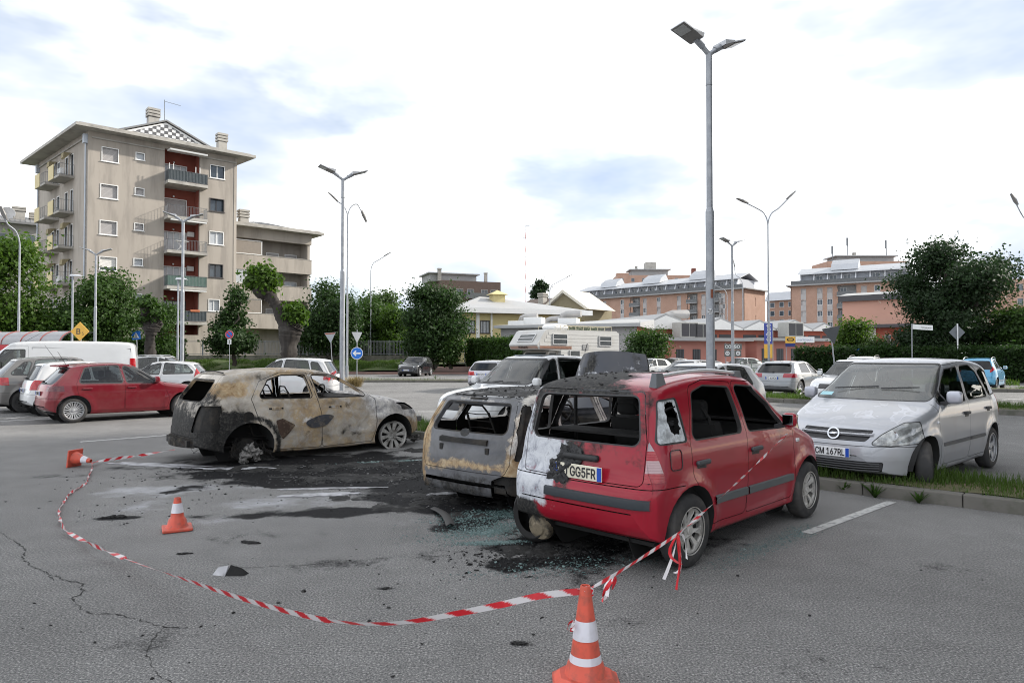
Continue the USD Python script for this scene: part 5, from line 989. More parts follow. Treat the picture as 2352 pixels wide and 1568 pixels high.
def panda_extra(t,sh):
    yR=lambda x,z:-sh.yside(x,z)
    # wiper garnish, handle bar and boot plate
    o=MB();hx=-.535
    xh=sh.xend(.1,.82);o.rbox(xh-.035,xh+.03,-.22,.14,.81,.862,.02);obj('tailgate_handle',o,mat('soot_plastic',(.012,.012,.013),.6,var=.4,bump=.5,bscale=25),t,smooth=50)
    xp=min(sh.xend(-.35,.72),sh.xend(.15,.72));p=plate(t,(min(sh.xend(y_,z_)for y_ in(-.36,.14)for z_ in(.67,.78))-.008,-.045,.725),(0,-1,0),'DJ GG5FR',w=.50,h=.115,mt=mat('plate_scorched',(.66,.62,.50),.45,var=.12,scale=8))
    # scorch over the left half of the plate, a crust of molten plastic
    rs=np.random.RandomState(3);b=MB()
    for k in range(120):
        y,z=rs.uniform(-.04,.24),rs.uniform(.64,.90);s_=rs.uniform(.012,.035)
        if abs(y-.10+(z-.76)*.5)>.11+.03*rs.rand():continue
        m=trimesh.creation.icosphere(1,1.0);Vv=m.vertices*(1+.35*rs.randn(len(m.vertices),1))*[s_*.3,s_*1.2,s_*1.3];b.add(Vv+[sh.xend(y,z)-.006,y,z],m.faces)
    for k in range(46):
        y,z=rs.uniform(.03,.23),rs.uniform(.665,.785);s_=rs.uniform(.012,.026);m=trimesh.creation.icosphere(1,1.0)
        if rs.rand()<.25+4*(y-.03):b.add(m.vertices*(1+.35*rs.randn(len(m.vertices),1))*[s_*.35,s_*1.3,s_*1.2]+[min(sh.xend(y_,z_)for y_ in(-.36,.14)for z_ in(.67,.78))-.013,y,z],m.faces)
    obj('melted_plastic',b,mat('molten_plastic',(.010,.010,.011),.45,var=.5,bump=.6,bscale=30),t,smooth=60)
    # bumper: black strip
    P=[]
    for y in np.linspace(-.70,.28,30):
        x=min(sh.xend(y,.57),sh.xend(y,.50));P.append([(x+.012,y,.582),(x-.016,y,.572),(x-.020,y,.510),(x+.01,y,.495)])
    obj('bumper_strip',MB().grid([q[::-1]for q in P]),mat('bumper_rubber',(.03,.036,.042),.55,var=.1),t,smooth=60)
    # burnt left rear wheel: tan shell and remains of the tyre
    obj('burnt_wheel_shell',MB().lathe([(0,.02),(.05,.018),(.06,.005),(.10,.0),(.115,-.02),(.12,-.05)],20,frame((-.40,.50,.15),unit([.15,-1,0]),unit([-.25,0,1]),unit(np.cross(unit([.15,-1,0]),unit([-.25,0,1]))))),mat('scorched_metal',(.24,.20,.14),.6,.3,var=.4,scale=9,dirt=(.02,.02,.02),dscale=7,damt=.95),t);obj('burnt_tyre',MB().lathe([(.15,-.08),(.2,-.09),(.24,-.05),(.24,.05),(.2,.09),(.15,.08)],20,frame((-.30,.62,.24),(0,-1,0),(0,0,1),(-1,0,0))),burn_in,t,smooth=50)
    # roof rails
    for sg in(-1,):
        y=sg*.555;z0=1.43
        for x0 in(1.13,-.17):r=obj('roof_rail_foot',MB().hull([(x0+dx,y+dy*(1 if dz<.05 else.6),z0+dz)for dx,dz in((-.05,-.03),(.1,-.03),(-.03,.085),(.06,.085))for dy in(-.035,.035)]),mat('rail_grey',(.10,.11,.12),.5,var=.1),t,smooth=40)
        g=np.linspace(-.12,1.17,16);obj('roof_rail',MB().tube([(x,y,z0+.058+.035*math.sin(PI*(x+.12)/1.29))for x in g],.017,8),mat('rail_silver',(.62,.63,.65),.3,.7),r,smooth=60)
    # charred flakes on the roof, broken tinted film in the quarter window
    b=MB()
    for k in range(45):
        x,y=rs.uniform(-.3,1.0),rs.uniform(-.25,.5);s_=rs.uniform(.004,.016);m=trimesh.creation.icosphere(1,1.0)
        b.add(m.vertices*(1+.4*rs.randn(len(m.vertices),1))*[s_,s_,s_*.5]+[x,y,sh.zhi(x)-.03*(y/.6)**2+.004],m.faces)
    obj('charred_flakes',b,mat('char',(.012,.012,.012),.8,var=.5,bump=.5),t,kind='stuff',smooth=False)
    q=np.array([(-.02-.0,1.345),(.085,1.345),(.105,.985),(-.215,.985),(-.225,1.05),(-.185,1.30),(-.10,1.345)])if False else None
    g=np.linspace(0,2*PI,60)[:-1];cx,cz=-.135,1.165;rs2=np.random.RandomState(8)
    hole=Polygon(np.c_[cx+(.075+.008*rs2.randn(59))*np.sign(np.cos(g))*np.abs(np.cos(g))**.6-(0.155-.0)*.0+.03*np.sin(g)*-1*.6,cz+(.125+.010*rs2.randn(59))*np.sign(np.sin(g))*np.abs(np.sin(g))**.6])
    film=Polygon(PQ).difference(hole.buffer(0));m=MB().poly(film,.003);V,F=m.mesh();V=np.c_[V[:,0],[-sh.yside(a,c)+.012 for a,c in V[:,:2]]+V[:,2],V[:,1]]
    obj('broken_film',(V,F),mat('shattered_film',(.50,.53,.55),.45,var=.35,scale=22,dirt=(.05,.05,.05),dscale=14,damt=.5),t,smooth=False)
    # burnt cabin: seat frames and belts
    b=MB()
    for y in(-.36,.36):
        for s2 in(-.2,.2):b.tube([(.95,y+s2,.35),(.9,y+s2,.6),(.72,y+s2*.8,1.1),(.70,y+s2*.5,1.2)],.014,5)
        b.tube([(.70,y-.1,1.2),(.70,y+.1,1.2)],.014,5)
    b.tube([(.3,.66,1.35),(.28,.64,.4)],.02,6);obj('seat_frame',b,burn_in,t)
    obj('sill_edge',MB().box(-.1,.2,-.62,.62,.98,1.0),burn_in,t)
    obj('antenna_base',MB().rbox(1.2,1.26,-.02,.02,1.485,1.5,.006),black,t)
    # side indicator, fuel flap, rear wiper spot
    y=yR(2.02,.80);obj('side_indicator',MB().rbox(2.0,2.07,y-.012,y+.01,.80,.835,.008),lens_clear,t)
    fl=cvx([(-.27,.78),(-.12,.78),(-.12,.93),(-.27,.93)],.03);r=MB()
    P=[(x,-sh.yside(x,z)-.002,z)for x,z in fl]+[(fl[0][0],-sh.yside(*fl[0])-.002,fl[0][1])];r.tube(P,.004,5,cap=False);obj('fuel_flap_seam',r,black,t)
    obj('front_bumper_strip',MB().rbox(2.80,2.99,-.4,.4,.46,.53,.02),black,t)
tail_m=usdkit.material(stage,'/World/Looks/panda_tail',{'tc':('texture_coordinate',{}),'s':('separate_xyz',{}),'r':('rgb_ramp',{'interpolate':False,'ramp':[(0,(.24,.006,.012)),(.765,(.36,.24,.25)),(.86,(.26,.008,.016)),(.93,(.30,.24,.26)),(1,(.30,.24,.26))]}),'w':('wave_texture',{'scale':16.0,'bands_direction':'z'}),'b':('bump',{'strength':.3,'distance':.004}),'p':('principled_bsdf',{'roughness':.15,'coat_weight':.8})},
    [('tc.object','s.vector'),('s.z','r.fac'),('r.color','p.base_color'),('tc.object','w.vector'),('w.fac','b.height'),('b.normal','p.normal')],surface='p.BSDF')
PQ=cvx([(-.36,.985),(-.02,.985),(-.055,1.315),(-.265,1.30)],.02)
panda_spec=dict(shell=SPanda,paint=panda_red,attr={'burn':panda_burn},track=1.37+.02,tw=.17,rim=.183,style='eight',belt=.97,glass=None,side_glass=None,flange=.035,flange_mat=panda_flange,trim=.012,handle_mat=mat('handle_grey',(.045,.05,.055),.5),strip_mat=mat('strip_grey',(.07,.08,.085),.5),
    windscreen=[(-.60,1.0),(.60,1.0),(.52,1.40),(-.52,1.40)],ws_glass=mat('sooted_windscreen',(.006,.006,.006),.35,var=.5),rear_window=[(-.575,.965),(.53,.965),(.49,1.325),(-.51,1.335)],rw_glass=False,hatch=[(-.63,.665),(.60,.665),(.60,1.0),(.54,1.375),(-.555,1.375),(-.63,1.0)],bumpers=[(.655,-.10,1)],rw_r=.06,
    doors=[[(.02,.98),(.02,.70),(.30,.28),(.93,.27),(.98,.98),(.87,1.425),(.42,1.455),(.17,1.41)],[(.945,.27),(1.86,.27),(1.94,.40),(1.95,.93),(1.62,1.27),(1.30,1.42),(.89,1.435),(.99,.98)]],
    windows=[(0,[(.06,.985),(.915,.985),(.84,1.375),(.40,1.40),(.20,1.35)],.05),(1,[(1.03,.985),(1.80,.965),(1.60,1.19),(1.30,1.365),(.93,1.39)],.04),(None,PQ,.02,'quarter_window')],
    handles=[(0,(.17,.80)),(1,(1.12,.82))],strips=[(0,(.35,.93,.43,.51)),(1,(.955,1.90,.43,.51))],
    panels=[('tail_light','planes',[(-1,0,-.2,-.195),(0,1,0,-.635),(0,0,1,-.70),(0,0,-1,1.005)],tail_m,None,.004)],
    mirror_at=(1.64,1.0),mirror_s=.82,rear_seat=None,seat_mat=mat('charred_seat',(.005,.005,.005),.95,var=.4),in_mat=burn_in,wheel_mats=dict(rim=mat('hubcap_grey',(.40,.39,.37),.45,.2,var=.08,dirt=(.16,.14,.11),dscale=7,damt=.5)),extra=[panda_extra],cab=(-.3,1.9))
PTH=math.radians(45)
_rr=np.array([1.395,5.39]);_f=np.array([math.cos(PTH),math.sin(PTH)]);_l=np.array([-_f[1],_f[0]])
ppos=_rr+_l*.745
panda=build_car('scorched_red_car','red five-door city car with scorched white and black tailgate, beside the near orange cone',panda_spec,(*ppos,0),PTH)
# ---------------------------------------------------------------- raised ground, verge, kerbs
kerb_m=mat('kerb_stone',(.125,.118,.105),.9,var=.12,scale=2,dirt=(.07,.075,.055),dscale=2.5,damt=.8,bump=.3,bscale=40)
soil=mat('soil_grass',(.075,.075,.030),.95,var=.3,scale=3,bump=.6,bscale=25,dirt=(.13,.10,.06),dscale=1.2,damt=.7)
turf=mat('verge_turf',(.055,.085,.022),.95,var=.35,scale=2.5,bump=.6,bscale=20,dirt=(.12,.10,.05),dscale=.8,damt=.4)
pave_red=mat('pavement_red',(.20,.115,.095),.9,var=.12,scale=2,dirt=(.12,.1,.09),dscale=.6,damt=.5)
paint_w=mat('road_paint',(.46,.46,.45),.75,var=.15,scale=3,dirt=(.15,.15,.15),dscale=14,damt=.8,dlo=.50,dhi=.62)
# pavement edge at 62 m, a turf bank behind it up to the wall, a plateau beyond
def strip(name,rows,m,label=None,kind='structure',smooth=30):return obj(name,MB().grid(rows),m,None,label,kind=kind,smooth=smooth)
X0,X1=-75,-3.2
xs=np.linspace(X0,X1,30)
edge=lambda x:58.5+.02*(x+30)
strip('pavement',[[(x,edge(x)+d,z)for d,z in((0,.012),(0,.13),(2.2,.15))][::1]for x in xs][::-1],pave_red)
bank_z=lambda P:np.interp(P[:,1]-edge(P[:,0]),[2.2,6.5,8],[.14,1.1,1.15])
strip('grass_bank',[[(x,edge(x)+d,np.interp(d,[2.2,6.5,8],[.14,1.1,1.15])*(1+.1*math.sin(x*1.3+d))if d>2.2 else.149)for d in np.linspace(2.19,8,9)]for x in np.linspace(X0,-14.5,50)][::-1],turf)
strip('grass_bank',[[(x,edge(x)+d,np.interp(d,[2.2,5,6.5],[.14,.9,1.0])*np.clip((x+15.2)/2.5,0,1)*np.clip((-7.2-x)/2.5,0,1)+.148)for d in np.linspace(2.2,6.5,7)]for x in np.linspace(-15.2,-7.2,14)][::-1],turf)
strip('raised_ground',[[(x,y,.79)for y in(66.4,140)]for x in(-160,0)][::-1],turf)
strip('raised_ground',[[(x,y,z)for y,z in((60.6,.155),(63,.16),(68,.7),(68.5,.78))]for x in(-7.2,-3.0)][::-1],pave_red)
grass('bank_grass','rough grass on the bank below the railings',[(-40,61),(-15,61),(-15,66),(-40,66)],26000,.22,81,hz=bank_z,w=.02)
grass('bank_grass','bright grass mound left of the black car',[(-15,61.5),(-8,61.5),(-8,65),(-15,65)],9000,.22,82,hz=lambda P:np.interp(P[:,1]-edge(P[:,0]),[2.2,5],[.15,.95]),w=.02)
rw=thing('retaining_wall','low dark concrete wall under the railings','wall');M_,L_=fframe((-72,65.2),(-2.9,66.6));obj('wall',MB().box(0,L_-4.2,.3,1.62,-.25,0,M_),mat('concrete_mossy',(.13,.125,.10),.95,var=.3,scale=1.5,dirt=(.04,.045,.03),dscale=2,damt=.8),rw,smooth=False)
fc=thing('railing_fence','long vertical-bar metal railing on the low wall','fence');b=MB();bars=MB()
for k in range(0,int((L_-4.2)/2.0)):
    x=2.0*k;obj('fence_post',MB().box(x,x+.06,1.62,3.1,-.16,-.1,M_),rail_m,fc,smooth=False)
for z in(1.75,2.95):obj('fence_rail',MB().box(0,L_-4.2,z,z+.05,-.15,-.11,M_),rail_m,fc,smooth=False)
nb_=0
for x in np.arange(.1,L_-4.3,.14):
    c=M_@np.array([x,2.3,-.13,1]);u=1176+FPX*c[0]/c[1]
    if 460<u<1010:(nb_<0)or bars.box(x,x+.025,1.66,3.05,-.14,-.12,M_)
obj('fence_bar',bars,rail_m,fc,kind='stuff',smooth=False)
gt=thing('metal_gate','pale double metal gate with upright bars beside the hedge','gate');M_,L_=fframe(at(1020,815,66)[:2],at(1098,815,66)[:2]);zt=zat(783,66)
obj('gate_frame',MB().box(0,L_,.85,.95,-.04,.04,M_).box(0,L_,1.9,1.98,-.04,.04,M_).box(0,L_,zt-.08,zt,-.04,.04,M_).box(0,.08,.8,zt,-.05,.05,M_).box(L_*.58,L_*.58+.08,.8,zt,-.05,.05,M_).box(L_-.08,L_,.8,zt,-.05,.05,M_),mat('gate_grey',(.36,.37,.36),.6),gt,smooth=False)
for k in range(1,24):x=L_*k/24;obj('gate_bar',MB().box(x-.015,x+.015,.9,zt-.04,-.02,.02,M_),mat('gate_grey',(.36,.37,.36),.6),gt,smooth=False)
obj('gate_pier',MB().rbox(L_+.1,L_+.6,.7,2.3,-.25,.25,.03,M_),kerb_m,gt,smooth=False);obj('gate_pier',MB().rbox(L_+.1,L_+.25,2.3,zt+.3,-.06,.06,.01,M_),rail_m,gt,smooth=False)
# grass islands of the car park: kerb stones round a turf strip
def island(label_stuff,c0,d,L,wd,seed,n,h,stones=1.0,gap=0.0,near=True):
    d=unit(np.r_[d,0])[:2];q=np.array([-d[1],d[0]]);q=q if q[1]>0 else-q;c0=np.array(c0)[:2];P=[c0,c0+d*L,c0+d*L+q*wd,c0+q*wd]
    st=MB();KH,KW=.145,.16;kt=thing('kerb',label_stuff.replace('grass','stone kerb')if 'grass' in label_stuff else label_stuff+' kerb','kerb')
    k=0;rs=np.random.RandomState(seed)
    for s in np.arange(0,L,stones):
        for off in(0,wd-KW):
            a,b_=s+.004,min(s+stones,L)-.004;dz=rs.normal(0,.003);M=frame((*(c0+q*off),0),(*d,0),(*q,0),(0,0,1));M2=M.copy()
            if np.linalg.det(M[:3,:3])<0:pass
            obj('kerb_stone',MB().rbox(a,b_,0+rs.normal(0,.004),KW,-.05,KH+dz,.012,M),kerb_m,kt,smooth=False)
    for s in(0,L-KW):obj('kerb_stone',MB().rbox(s,s+KW,KW+.005,wd-KW-.005,-.05,KH,.012,frame((*c0,0),(*d,0),(*q,0),(0,0,1))),kerb_m,kt,smooth=False)
    M=frame((*c0,0),(*d,0),(*q,0),(0,0,1));nx,ny=int(L/.15),9;gx,gy=np.linspace(KW,L-KW,nx),np.linspace(KW,wd-KW,ny);Z=np.array([[.12+.05*meshkit.fbm(np.array([[a*2.2,b_*2.2,seed]]),3)[0]for b_ in gy]for a in gx]);rows=np.stack([np.repeat(gx[:,None],ny,1),np.repeat(gy[None],nx,0),Z],-1)
    obj('island_soil',MB().grid(rows,M),soil,kind='structure',smooth=40)
    e=.10;grass('island_grass',label_stuff,[c0+d*e+q*e,c0+d*(L-e)+q*e,c0+d*(L-e)+q*(wd-e),c0+d*e+q*(wd-e)],n,h,seed,z=.14,w=.0045)
    return P
ID=unit(np.array([.745,-.667,0]))[:2];IN=np.array([-ID[1],ID[0]])
I0=np.array(G(1880,1124)[:2])-ID*10.5
island('shaggy grass on the near island under the silver car',I0,ID,16.5,1.35,91,30000,.13)
j0=np.array([9.4,23.7])-ID*4.0;island('grass on the second island below the silver hatchback',j0,ID,11.5,1.3,92,9000,.16)
g3=np.array(G(2288,952)[:2]);island('grass on the far right island edge',g3-ID*.2+IN*.0,ID,9,1.3,93,4000,.12)
g4=np.array(G(2255,900)[:2]);island('grass strip behind the blue car',g4,(1,-.25),14,1.2,94,4000,.14)
m0=at(700,815,41)[:2];island('sparse grass on the long median beyond the wrecks',at(826,815,41.5)[:2],(1,-.03),13.0,1.1,95,1500,.12)
# tufts by the near kerb and dandelion-like weeds
def weed(label,p,n,h,seed,m=None):
    rs=np.random.RandomState(seed);b=MB()
    t=thing('weed',label,'plant',p)
    for k in range(n):
        a=rs.uniform(0,2*PI);L=h*rs.uniform(.6,1.3);ln=rs.uniform(.25,.9);f=np.array([math.cos(a),math.sin(a),0]);s_=np.array([-f[1],f[0],0])*rs.uniform(.006,.014)
        P=[f*L*ln*q+np.array([0,0,L*(q-.45*ln*q*q)])for q in(0,.4,.75,1)];w=(1,1.3,.9,.1);V=[p_+sg*s_*w_ for p_,w_ in zip(P,w)for sg in(-1,1)];b.add(V,[(2*i,2*i+1,2*i+3,2*i+2)for i in range(3)])
    obj('blades',b,m or leaf_mid,t,smooth=False);return t
for u,v,n,h,z,lb in((1955,1090,40,.34,.14,'leafy weed clump in front of the silver car bumper'),(1940,1130,26,.16,.0,'weed tuft at the kerb foot just right of the red car'),(2010,1142,30,.18,0,'taller weed tuft growing against the kerb below the silver car'),(2110,1155,24,.16,0,'weed at the kerb foot near the painted bay line'),(2235,1165,12,.1,0,'small weed at the kerb foot at the right edge'),(1835,905,26,.3,.14,'weed clump by the second kerb, below the silver hatchback wheel'),(1000,870,14,.3,.14,'small weed on the median kerb right of the wrecked car')):
    weed(lb,G(u,v,z),n,h,int(u),grass_m if u in(1835,)else None)
tf=thing('dry_tuft','straw-coloured dry grass tuft at the foot of the tall lamp','plant',G(815,888));rs=np.random.RandomState(2);b=MB()
for k in range(420):
    a,L,ln=rs.uniform(0,2*PI),rs.uniform(.25,.75),rs.uniform(.3,1.1);f=np.array([math.cos(a),math.sin(a),0]);p=f*rs.uniform(0,.35);s_=np.array([-f[1],f[0],0])*.010;b.add([p-s_,p+s_,p+f*L*ln*.5+[0,0,L*.7]+s_,p+f*L*ln*.5+[0,0,L*.7]-s_,p+f*L*ln+[0,0,L*(1-.4*ln)]],[(0,1,2),(0,2,3),(3,2,4)])
obj('blades',b,dry_m,tf,smooth=False)
# painted bay lines
def line_mark(p0,p1,w=.12,z=.004,label=None):
    p0,p1=np.array(p0)[:2],np.array(p1)[:2];d=unit(p1-p0);q=np.array([-d[1],d[0]])*w/2;n=max(2,int(np.hypot(*(p1-p0))/.5));obj('bay_line',MB().grid([[(*(p0+(p1-p0)*t-q),z),(*(p0+(p1-p0)*t+q),z)]for t in np.linspace(0,1,n)]),paint_w,kind='structure',smooth=False)
line_mark(G(2048,1152),G(1852,1224),.10)
F45=np.array([math.cos(PTH0:=math.radians(44)),math.sin(PTH0)])
for k in range(1,5):p=I0+ID*(10.5-1.9-2.45*k);line_mark(p-F45*.1,p-F45*4.6)if k>3 else None
for s in(2.5,5.0,7.5,10):p=I0+ID*s+IN*1.35;line_mark(p+F45*.1,p+F45*4.5,.11)
for(a,b_)in(((960,945),(1040,945)),((2300,918),(2352,915)),((0,967),(360,951)),((1735,925),(1775,918)),((10,962),(75,955))):line_mark(G(*a),G(*b_),.12)
line_mark(at(958,815,52)[:2],at(1075,815,49)[:2],.2);line_mark(at(640,815,50)[:2],at(730,815,46)[:2],.2)
# ---------------------------------------------------------------- lamps
galv=mat('galvanised',(.27,.285,.31),.5,.45,var=.12,scale=6,dirt=(.36,.375,.39),dscale=5,damt=.6)
lamp_u=mat('lamp_underside',(.16,.155,.15),.5,.2,var=.05);lamp_top=mat('lamp_top',(.52,.53,.55),.45,.3,var=.05);lamp_led=mat('lamp_lens',(.30,.31,.31),.15,.0,var=.2,scale=30)
def lot_lamp(label,p,H=8.0,rz=0.0,group='double-headed car park lamps'):
    t=thing('car_park_lamp',label,'street lamp',p,rz,group)
    obj('pole',MB().cyl((0,0,0),(0,0,H*.575),.088,.083,20).cyl((0,0,H*.575),(0,0,H*.585),.083,.062,20).cyl((0,0,H*.585),(0,0,H-.75),.062,.058,20),galv,t,smooth=50)
    obj('collar',MB().cyl((0,0,H-.78),(0,0,H-.16),.064,.064,18).cyl((0,0,H-.80),(0,0,H-.785),.068,.068,18),galv,t,smooth=50);obj('base_plate',MB().rbox(-.18,.18,-.18,.18,0,.03,.008),galv,t,smooth=False)
    for sg in(-1,1):
        a=obj('arm',MB().tube([(0,0,H-.3),(sg*.02,0,H-.16),(sg*.24,0,H+.0)],.05,10).cyl((sg*.16,0,H-.05),(sg*.34,0,H+.06),.062,.062,14),galv,t,smooth=50)
        M=frame((sg*.30,0,H+.04),.70*unit([sg*.93,0,.32]),(0,.78*sg,0),.8*np.cross(unit([sg*.93,0,.32]),(0,sg,0)))
        b=MB().hull([(x,y,z)for x,y,z in((0,-.22,.0),(0,.22,.0),(.02,-.24,.11),(.02,.24,.11),(.36,-.25,.0),(.36,.25,.0),(.36,-.25,.05),(.36,.25,.05))],M);b.hull([(x,y,z)for x in(.36,.80)for y in(-.25,.25)for z in(.0,.03)],M);h=obj('lamp_head',b,lamp_top,t,smooth=False)
        obj('underside',MB().box(.03,.79,-.235,.235,-.012,-.002,M),lamp_u,h,smooth=False);obj('lens',MB().rbox(.43,.74,-.19,.19,-.022,-.012,.004,M),lamp_led,h,smooth=False)
    return t
lot_lamp('tallest double-headed lamp, galvanised, rising behind the scorched red car',xy(1632,13.6),7.86,math.radians(28))
lot_lamp('double-headed lamp directly behind the left wreck',xy(786,23.6),7.9,math.radians(28))
lot_lamp('double-headed lamp between the crossing sign and the no-parking sign',xy(418,30.8),7.85,math.radians(20))
lot_lamp('double-headed lamp left of the crossing sign, behind the white van',xy(218,41),7.85,math.radians(20))
lot_lamp('smaller-looking double-headed lamp just right of the tallest lamp',xy(1683,38),7.9,math.radians(28))
def road_lamp(label,p,H,arms,r=.085,group='curved-arm road lamps',small=False):
    t=thing('road_lamp',label,'street lamp',p,group=group);obj('pole',MB().cyl((0,0,0),(0,0,H*.45),r,r*.85,14).cyl((0,0,H*.45),(0,0,H-1.1),r*.72,r*.55,14).cyl((0,0,0),(0,0,.9),r*1.35,r*1.2,14),galv,t,smooth=50)
    for ang,L,rise in arms:
        f=np.array([math.cos(ang),math.sin(ang),0]);P=[np.array([0,0,H-1.12]),np.array([0,0,H-.7])+f*.06,np.array([0,0,H-.25])+f*.28,np.array([0,0,H])+f*.75,np.array([0,0,H+rise])+f*L]
        q=np.linspace(0,1,14);s_=np.linspace(0,1,5);from_=np.array([np.interp(q,s_,np.array(P)[:,i])for i in range(3)]).T;from_[1:-1]=(from_[:-2]+from_[1:-1]*2+from_[2:])/4
        a=obj('arm',MB().tube(from_,r*.5,8),galv,t,smooth=60);e=P[-1];ex=unit(P[-1]-P[-2]);ey=unit(np.cross([0,0,1],ex));M=frame(e,ex,ey,np.cross(ex,ey))
        obj('lamp_head',MB().hull([(x,y,z)for x,y,z in((-.12,-.07,0),(-.12,.07,0),(-.12,-.06,.09),(-.12,.06,.09),(.2,-.17,-.02),(.2,.17,-.02),(.25,-.15,.08),(.25,.15,.08),(.75,-.13,-.02),(.75,.13,-.02),(.7,-.1,.03),(.7,.1,.03))],M),lamp_u,a,smooth=False)
    return t
hh=lambda v,D:zat(v,D)
R_=math.radians
road_lamp('tall curved road lamp beside the lamp behind the left wreck',xy(797,48),hh(462,48),[(R_(195),.8,.05),(R_(40),1.1,-.6)])
road_lamp('single-arm road lamp standing on the verge above the black car',xy(851,72),hh(597,72),[(R_(10),1.5,.5)])
road_lamp('single-arm road lamp rising behind the yellow house and camper',xy(1263,88),hh(650,88),[(R_(5),2.3,.8)])
road_lamp('tall road lamp with two long spreading arms, right of the tallest lamp',xy(1766,46),hh(478,46),[(R_(185),1.5,.35),(R_(8),1.5,.75)])
road_lamp('thin road lamp with arm to the left, beside the small double lamp',xy(1707,76),hh(632,76),[(R_(165),.9,1.1)])
road_lamp('faint thin road lamp in front of the long brick block',xy(1671,95),hh(662,95),[(R_(175),1.7,.5)])
road_lamp('road lamp at the left edge with its flat head facing the camera',xy(42,42),hh(520,42),[(R_(250),.9,.35)])
road_lamp('lamp whose head alone reaches in at the right edge',xy(2385,45),hh(500,45),[(R_(172),1.2,1.0)])
for u,D,vt,lb in((165,36,634,'short slim lamp post left of the yellow diamond sign'),(408,37,642,'thin low lamp post just left of the balcony lamp')):
    t=thing('path_lamp',lb,'street lamp',xy(u,D));H=zat(vt,D);obj('pole',MB().cyl((0,0,0),(0,0,H),.06,.045,12),galv,t,smooth=50);obj('lamp_head',MB().hull([(x,y,z)for x,y,z in((-.12,-.1,H),(.5,-.1,H),(-.12,.1,H),(.5,.1,H),(-.1,-.06,H+.1),(.3,.06,H+.1),(-.1,.06,H+.1))]),lamp_top,t,smooth=False)
# stickers on the tall lamp
st=thing('pole_sticker','round white sticker with letters on the tallest lamp pole','sticker',xy(1632,13.6));zs=zat(716,13.6)
def onpole(b,w,h,r,z,a0):
    P=[[(r*math.sin(a0+w/r*s),-r*math.cos(a0+w/r*s),z+h*t)for t in(-1,1)]for s in np.linspace(-1,1,9)];b.grid(P);return b
g=np.linspace(0,2*PI,25);b=MB();b.add([(.089*math.sin(-.3+.055*math.cos(a)/.089),-.089*math.cos(-.3+.055*math.cos(a)/.089),zs+.055*math.sin(a))for a in g]+[(.089*math.sin(-.3),-.089*math.cos(-.3),zs)],[(k,k+1,25)for k in range(24)]);obj('disc',b,white_pl,st,smooth=False)
b=MB();b.text('SIA',.035,.002,True,frame((.0912*math.sin(-.3),-.0912*math.cos(-.3),zs+.022),(math.cos(-.3),math.sin(-.3),0),(0,0,1),(math.sin(-.3),-math.cos(-.3),0)));b.text('V07',.035,.002,True,frame((.0912*math.sin(-.3),-.0912*math.cos(-.3),zs-.024),(math.cos(-.3),math.sin(-.3),0),(0,0,1),(math.sin(-.3),-math.cos(-.3),0)));obj('lettering',b,ink,st,smooth=False)
st=thing('pole_sticker','small brown rectangular sticker above the round one on the tallest lamp','sticker',xy(1632,13.6));obj('label_face',onpole(MB(),.025,.085,.089,zat(675,13.6),.1),mat('sticker_brown',(.16,.045,.02),.6,var=.3,scale=20),st,smooth=60)
# ---------------------------------------------------------------- signs
sign_blue=mat('sign_blue',(.012,.13,.50),.4,var=.04);sign_red=mat('sign_red',(.45,.02,.02),.4,var=.04);sign_w=mat('sign_white',(.66,.67,.68),.4,var=.03);sign_back=mat('sign_back',(.30,.32,.34),.5,.4,var=.1,scale=3);sign_dk=mat('sign_back_dark',(.05,.055,.06),.6,var=.15);sign_y=mat('sign_yellow',(.66,.38,.06),.5,var=.04);sign_gr=mat('sign_ink_brown',(.10,.08,.05),.6)
def signpost(name,label,p,H,rz=0.0,lean=0.0,r=.03,cat='sign',post=None,group=None):
    t=thing(name,label,cat,p,rz,group,ry=lean);obj('post',MB().cyl((0,0,0),(0,0,H),r,r,10),post or galv,t,smooth=50);return t
FS=lambda z,y=-.045:frame((0,y,z),(1,0,0),(0,0,1),(0,-1,0))
def ring_(r0,r1):return Point(0,0).buffer(r1,quad_segs=10).difference(Point(0,0).buffer(r0,quad_segs=10))
def no_parking(label,u,D,vc,r,extra=True):
    z=zat(vc,D);t=signpost('no_parking_sign',label,xy(u,D,.0),z+r)
    f=obj('sign_face',MB().poly(Point(0,0).buffer(r),.01,FS(z)),sign_blue,t,smooth=False);sl=affinity.rotate(sbox(-r,-.13*r,r,.13*r),-45,origin=(0,0)).intersection(Point(0,0).buffer(r*.8))
    obj('red_ring',MB().poly(ring_(r*.74,r).union(sl),.006,FS(z,-.0565)),sign_red,f,smooth=False);obj('white_ring',MB().poly(ring_(r*.97,r*1.04),.012,FS(z,-.045)),sign_w,f,smooth=False)
    if extra:e=obj('lower_plate',MB().rbox(-.16,.16,-.22 if extra==1 else-.1,.22 if extra==1 else.1,0,.01,.003,FS(z-r-.27)),sign_w,t,smooth=False);(obj('arrow',MB().poly([(0,.17),(.07,.05),(.02,.05),(.02,-.05),(.07,-.05),(0,-.17),(-.07,-.05),(-.02,-.05),(-.02,.05),(-.07,.05)],.004,FS(z-r-.27,-.056)),ink,e,smooth=False)if extra==1 else obj('lettering',MB().text('0-24',.1,.004,True,FS(z-r-.27,-.056)),ink,e,smooth=False))
    return t
no_parking('round no-parking sign in front of the layered conical tree',527,56,768,.33,1)
no_parking('round no-parking sign at the far right above the hedge',2314,50,787,.3,2)
D=50;z=zat(770,D);t=signpost('crossing_sign','square blue pedestrian crossing sign on a leaning post',xy(318,D),z+.3,lean=R_(-3));f=obj('sign_face',MB().rbox(-.31,.31,-.31,.31,0,.012,.003,FS(z)),sign_blue,t,smooth=False)
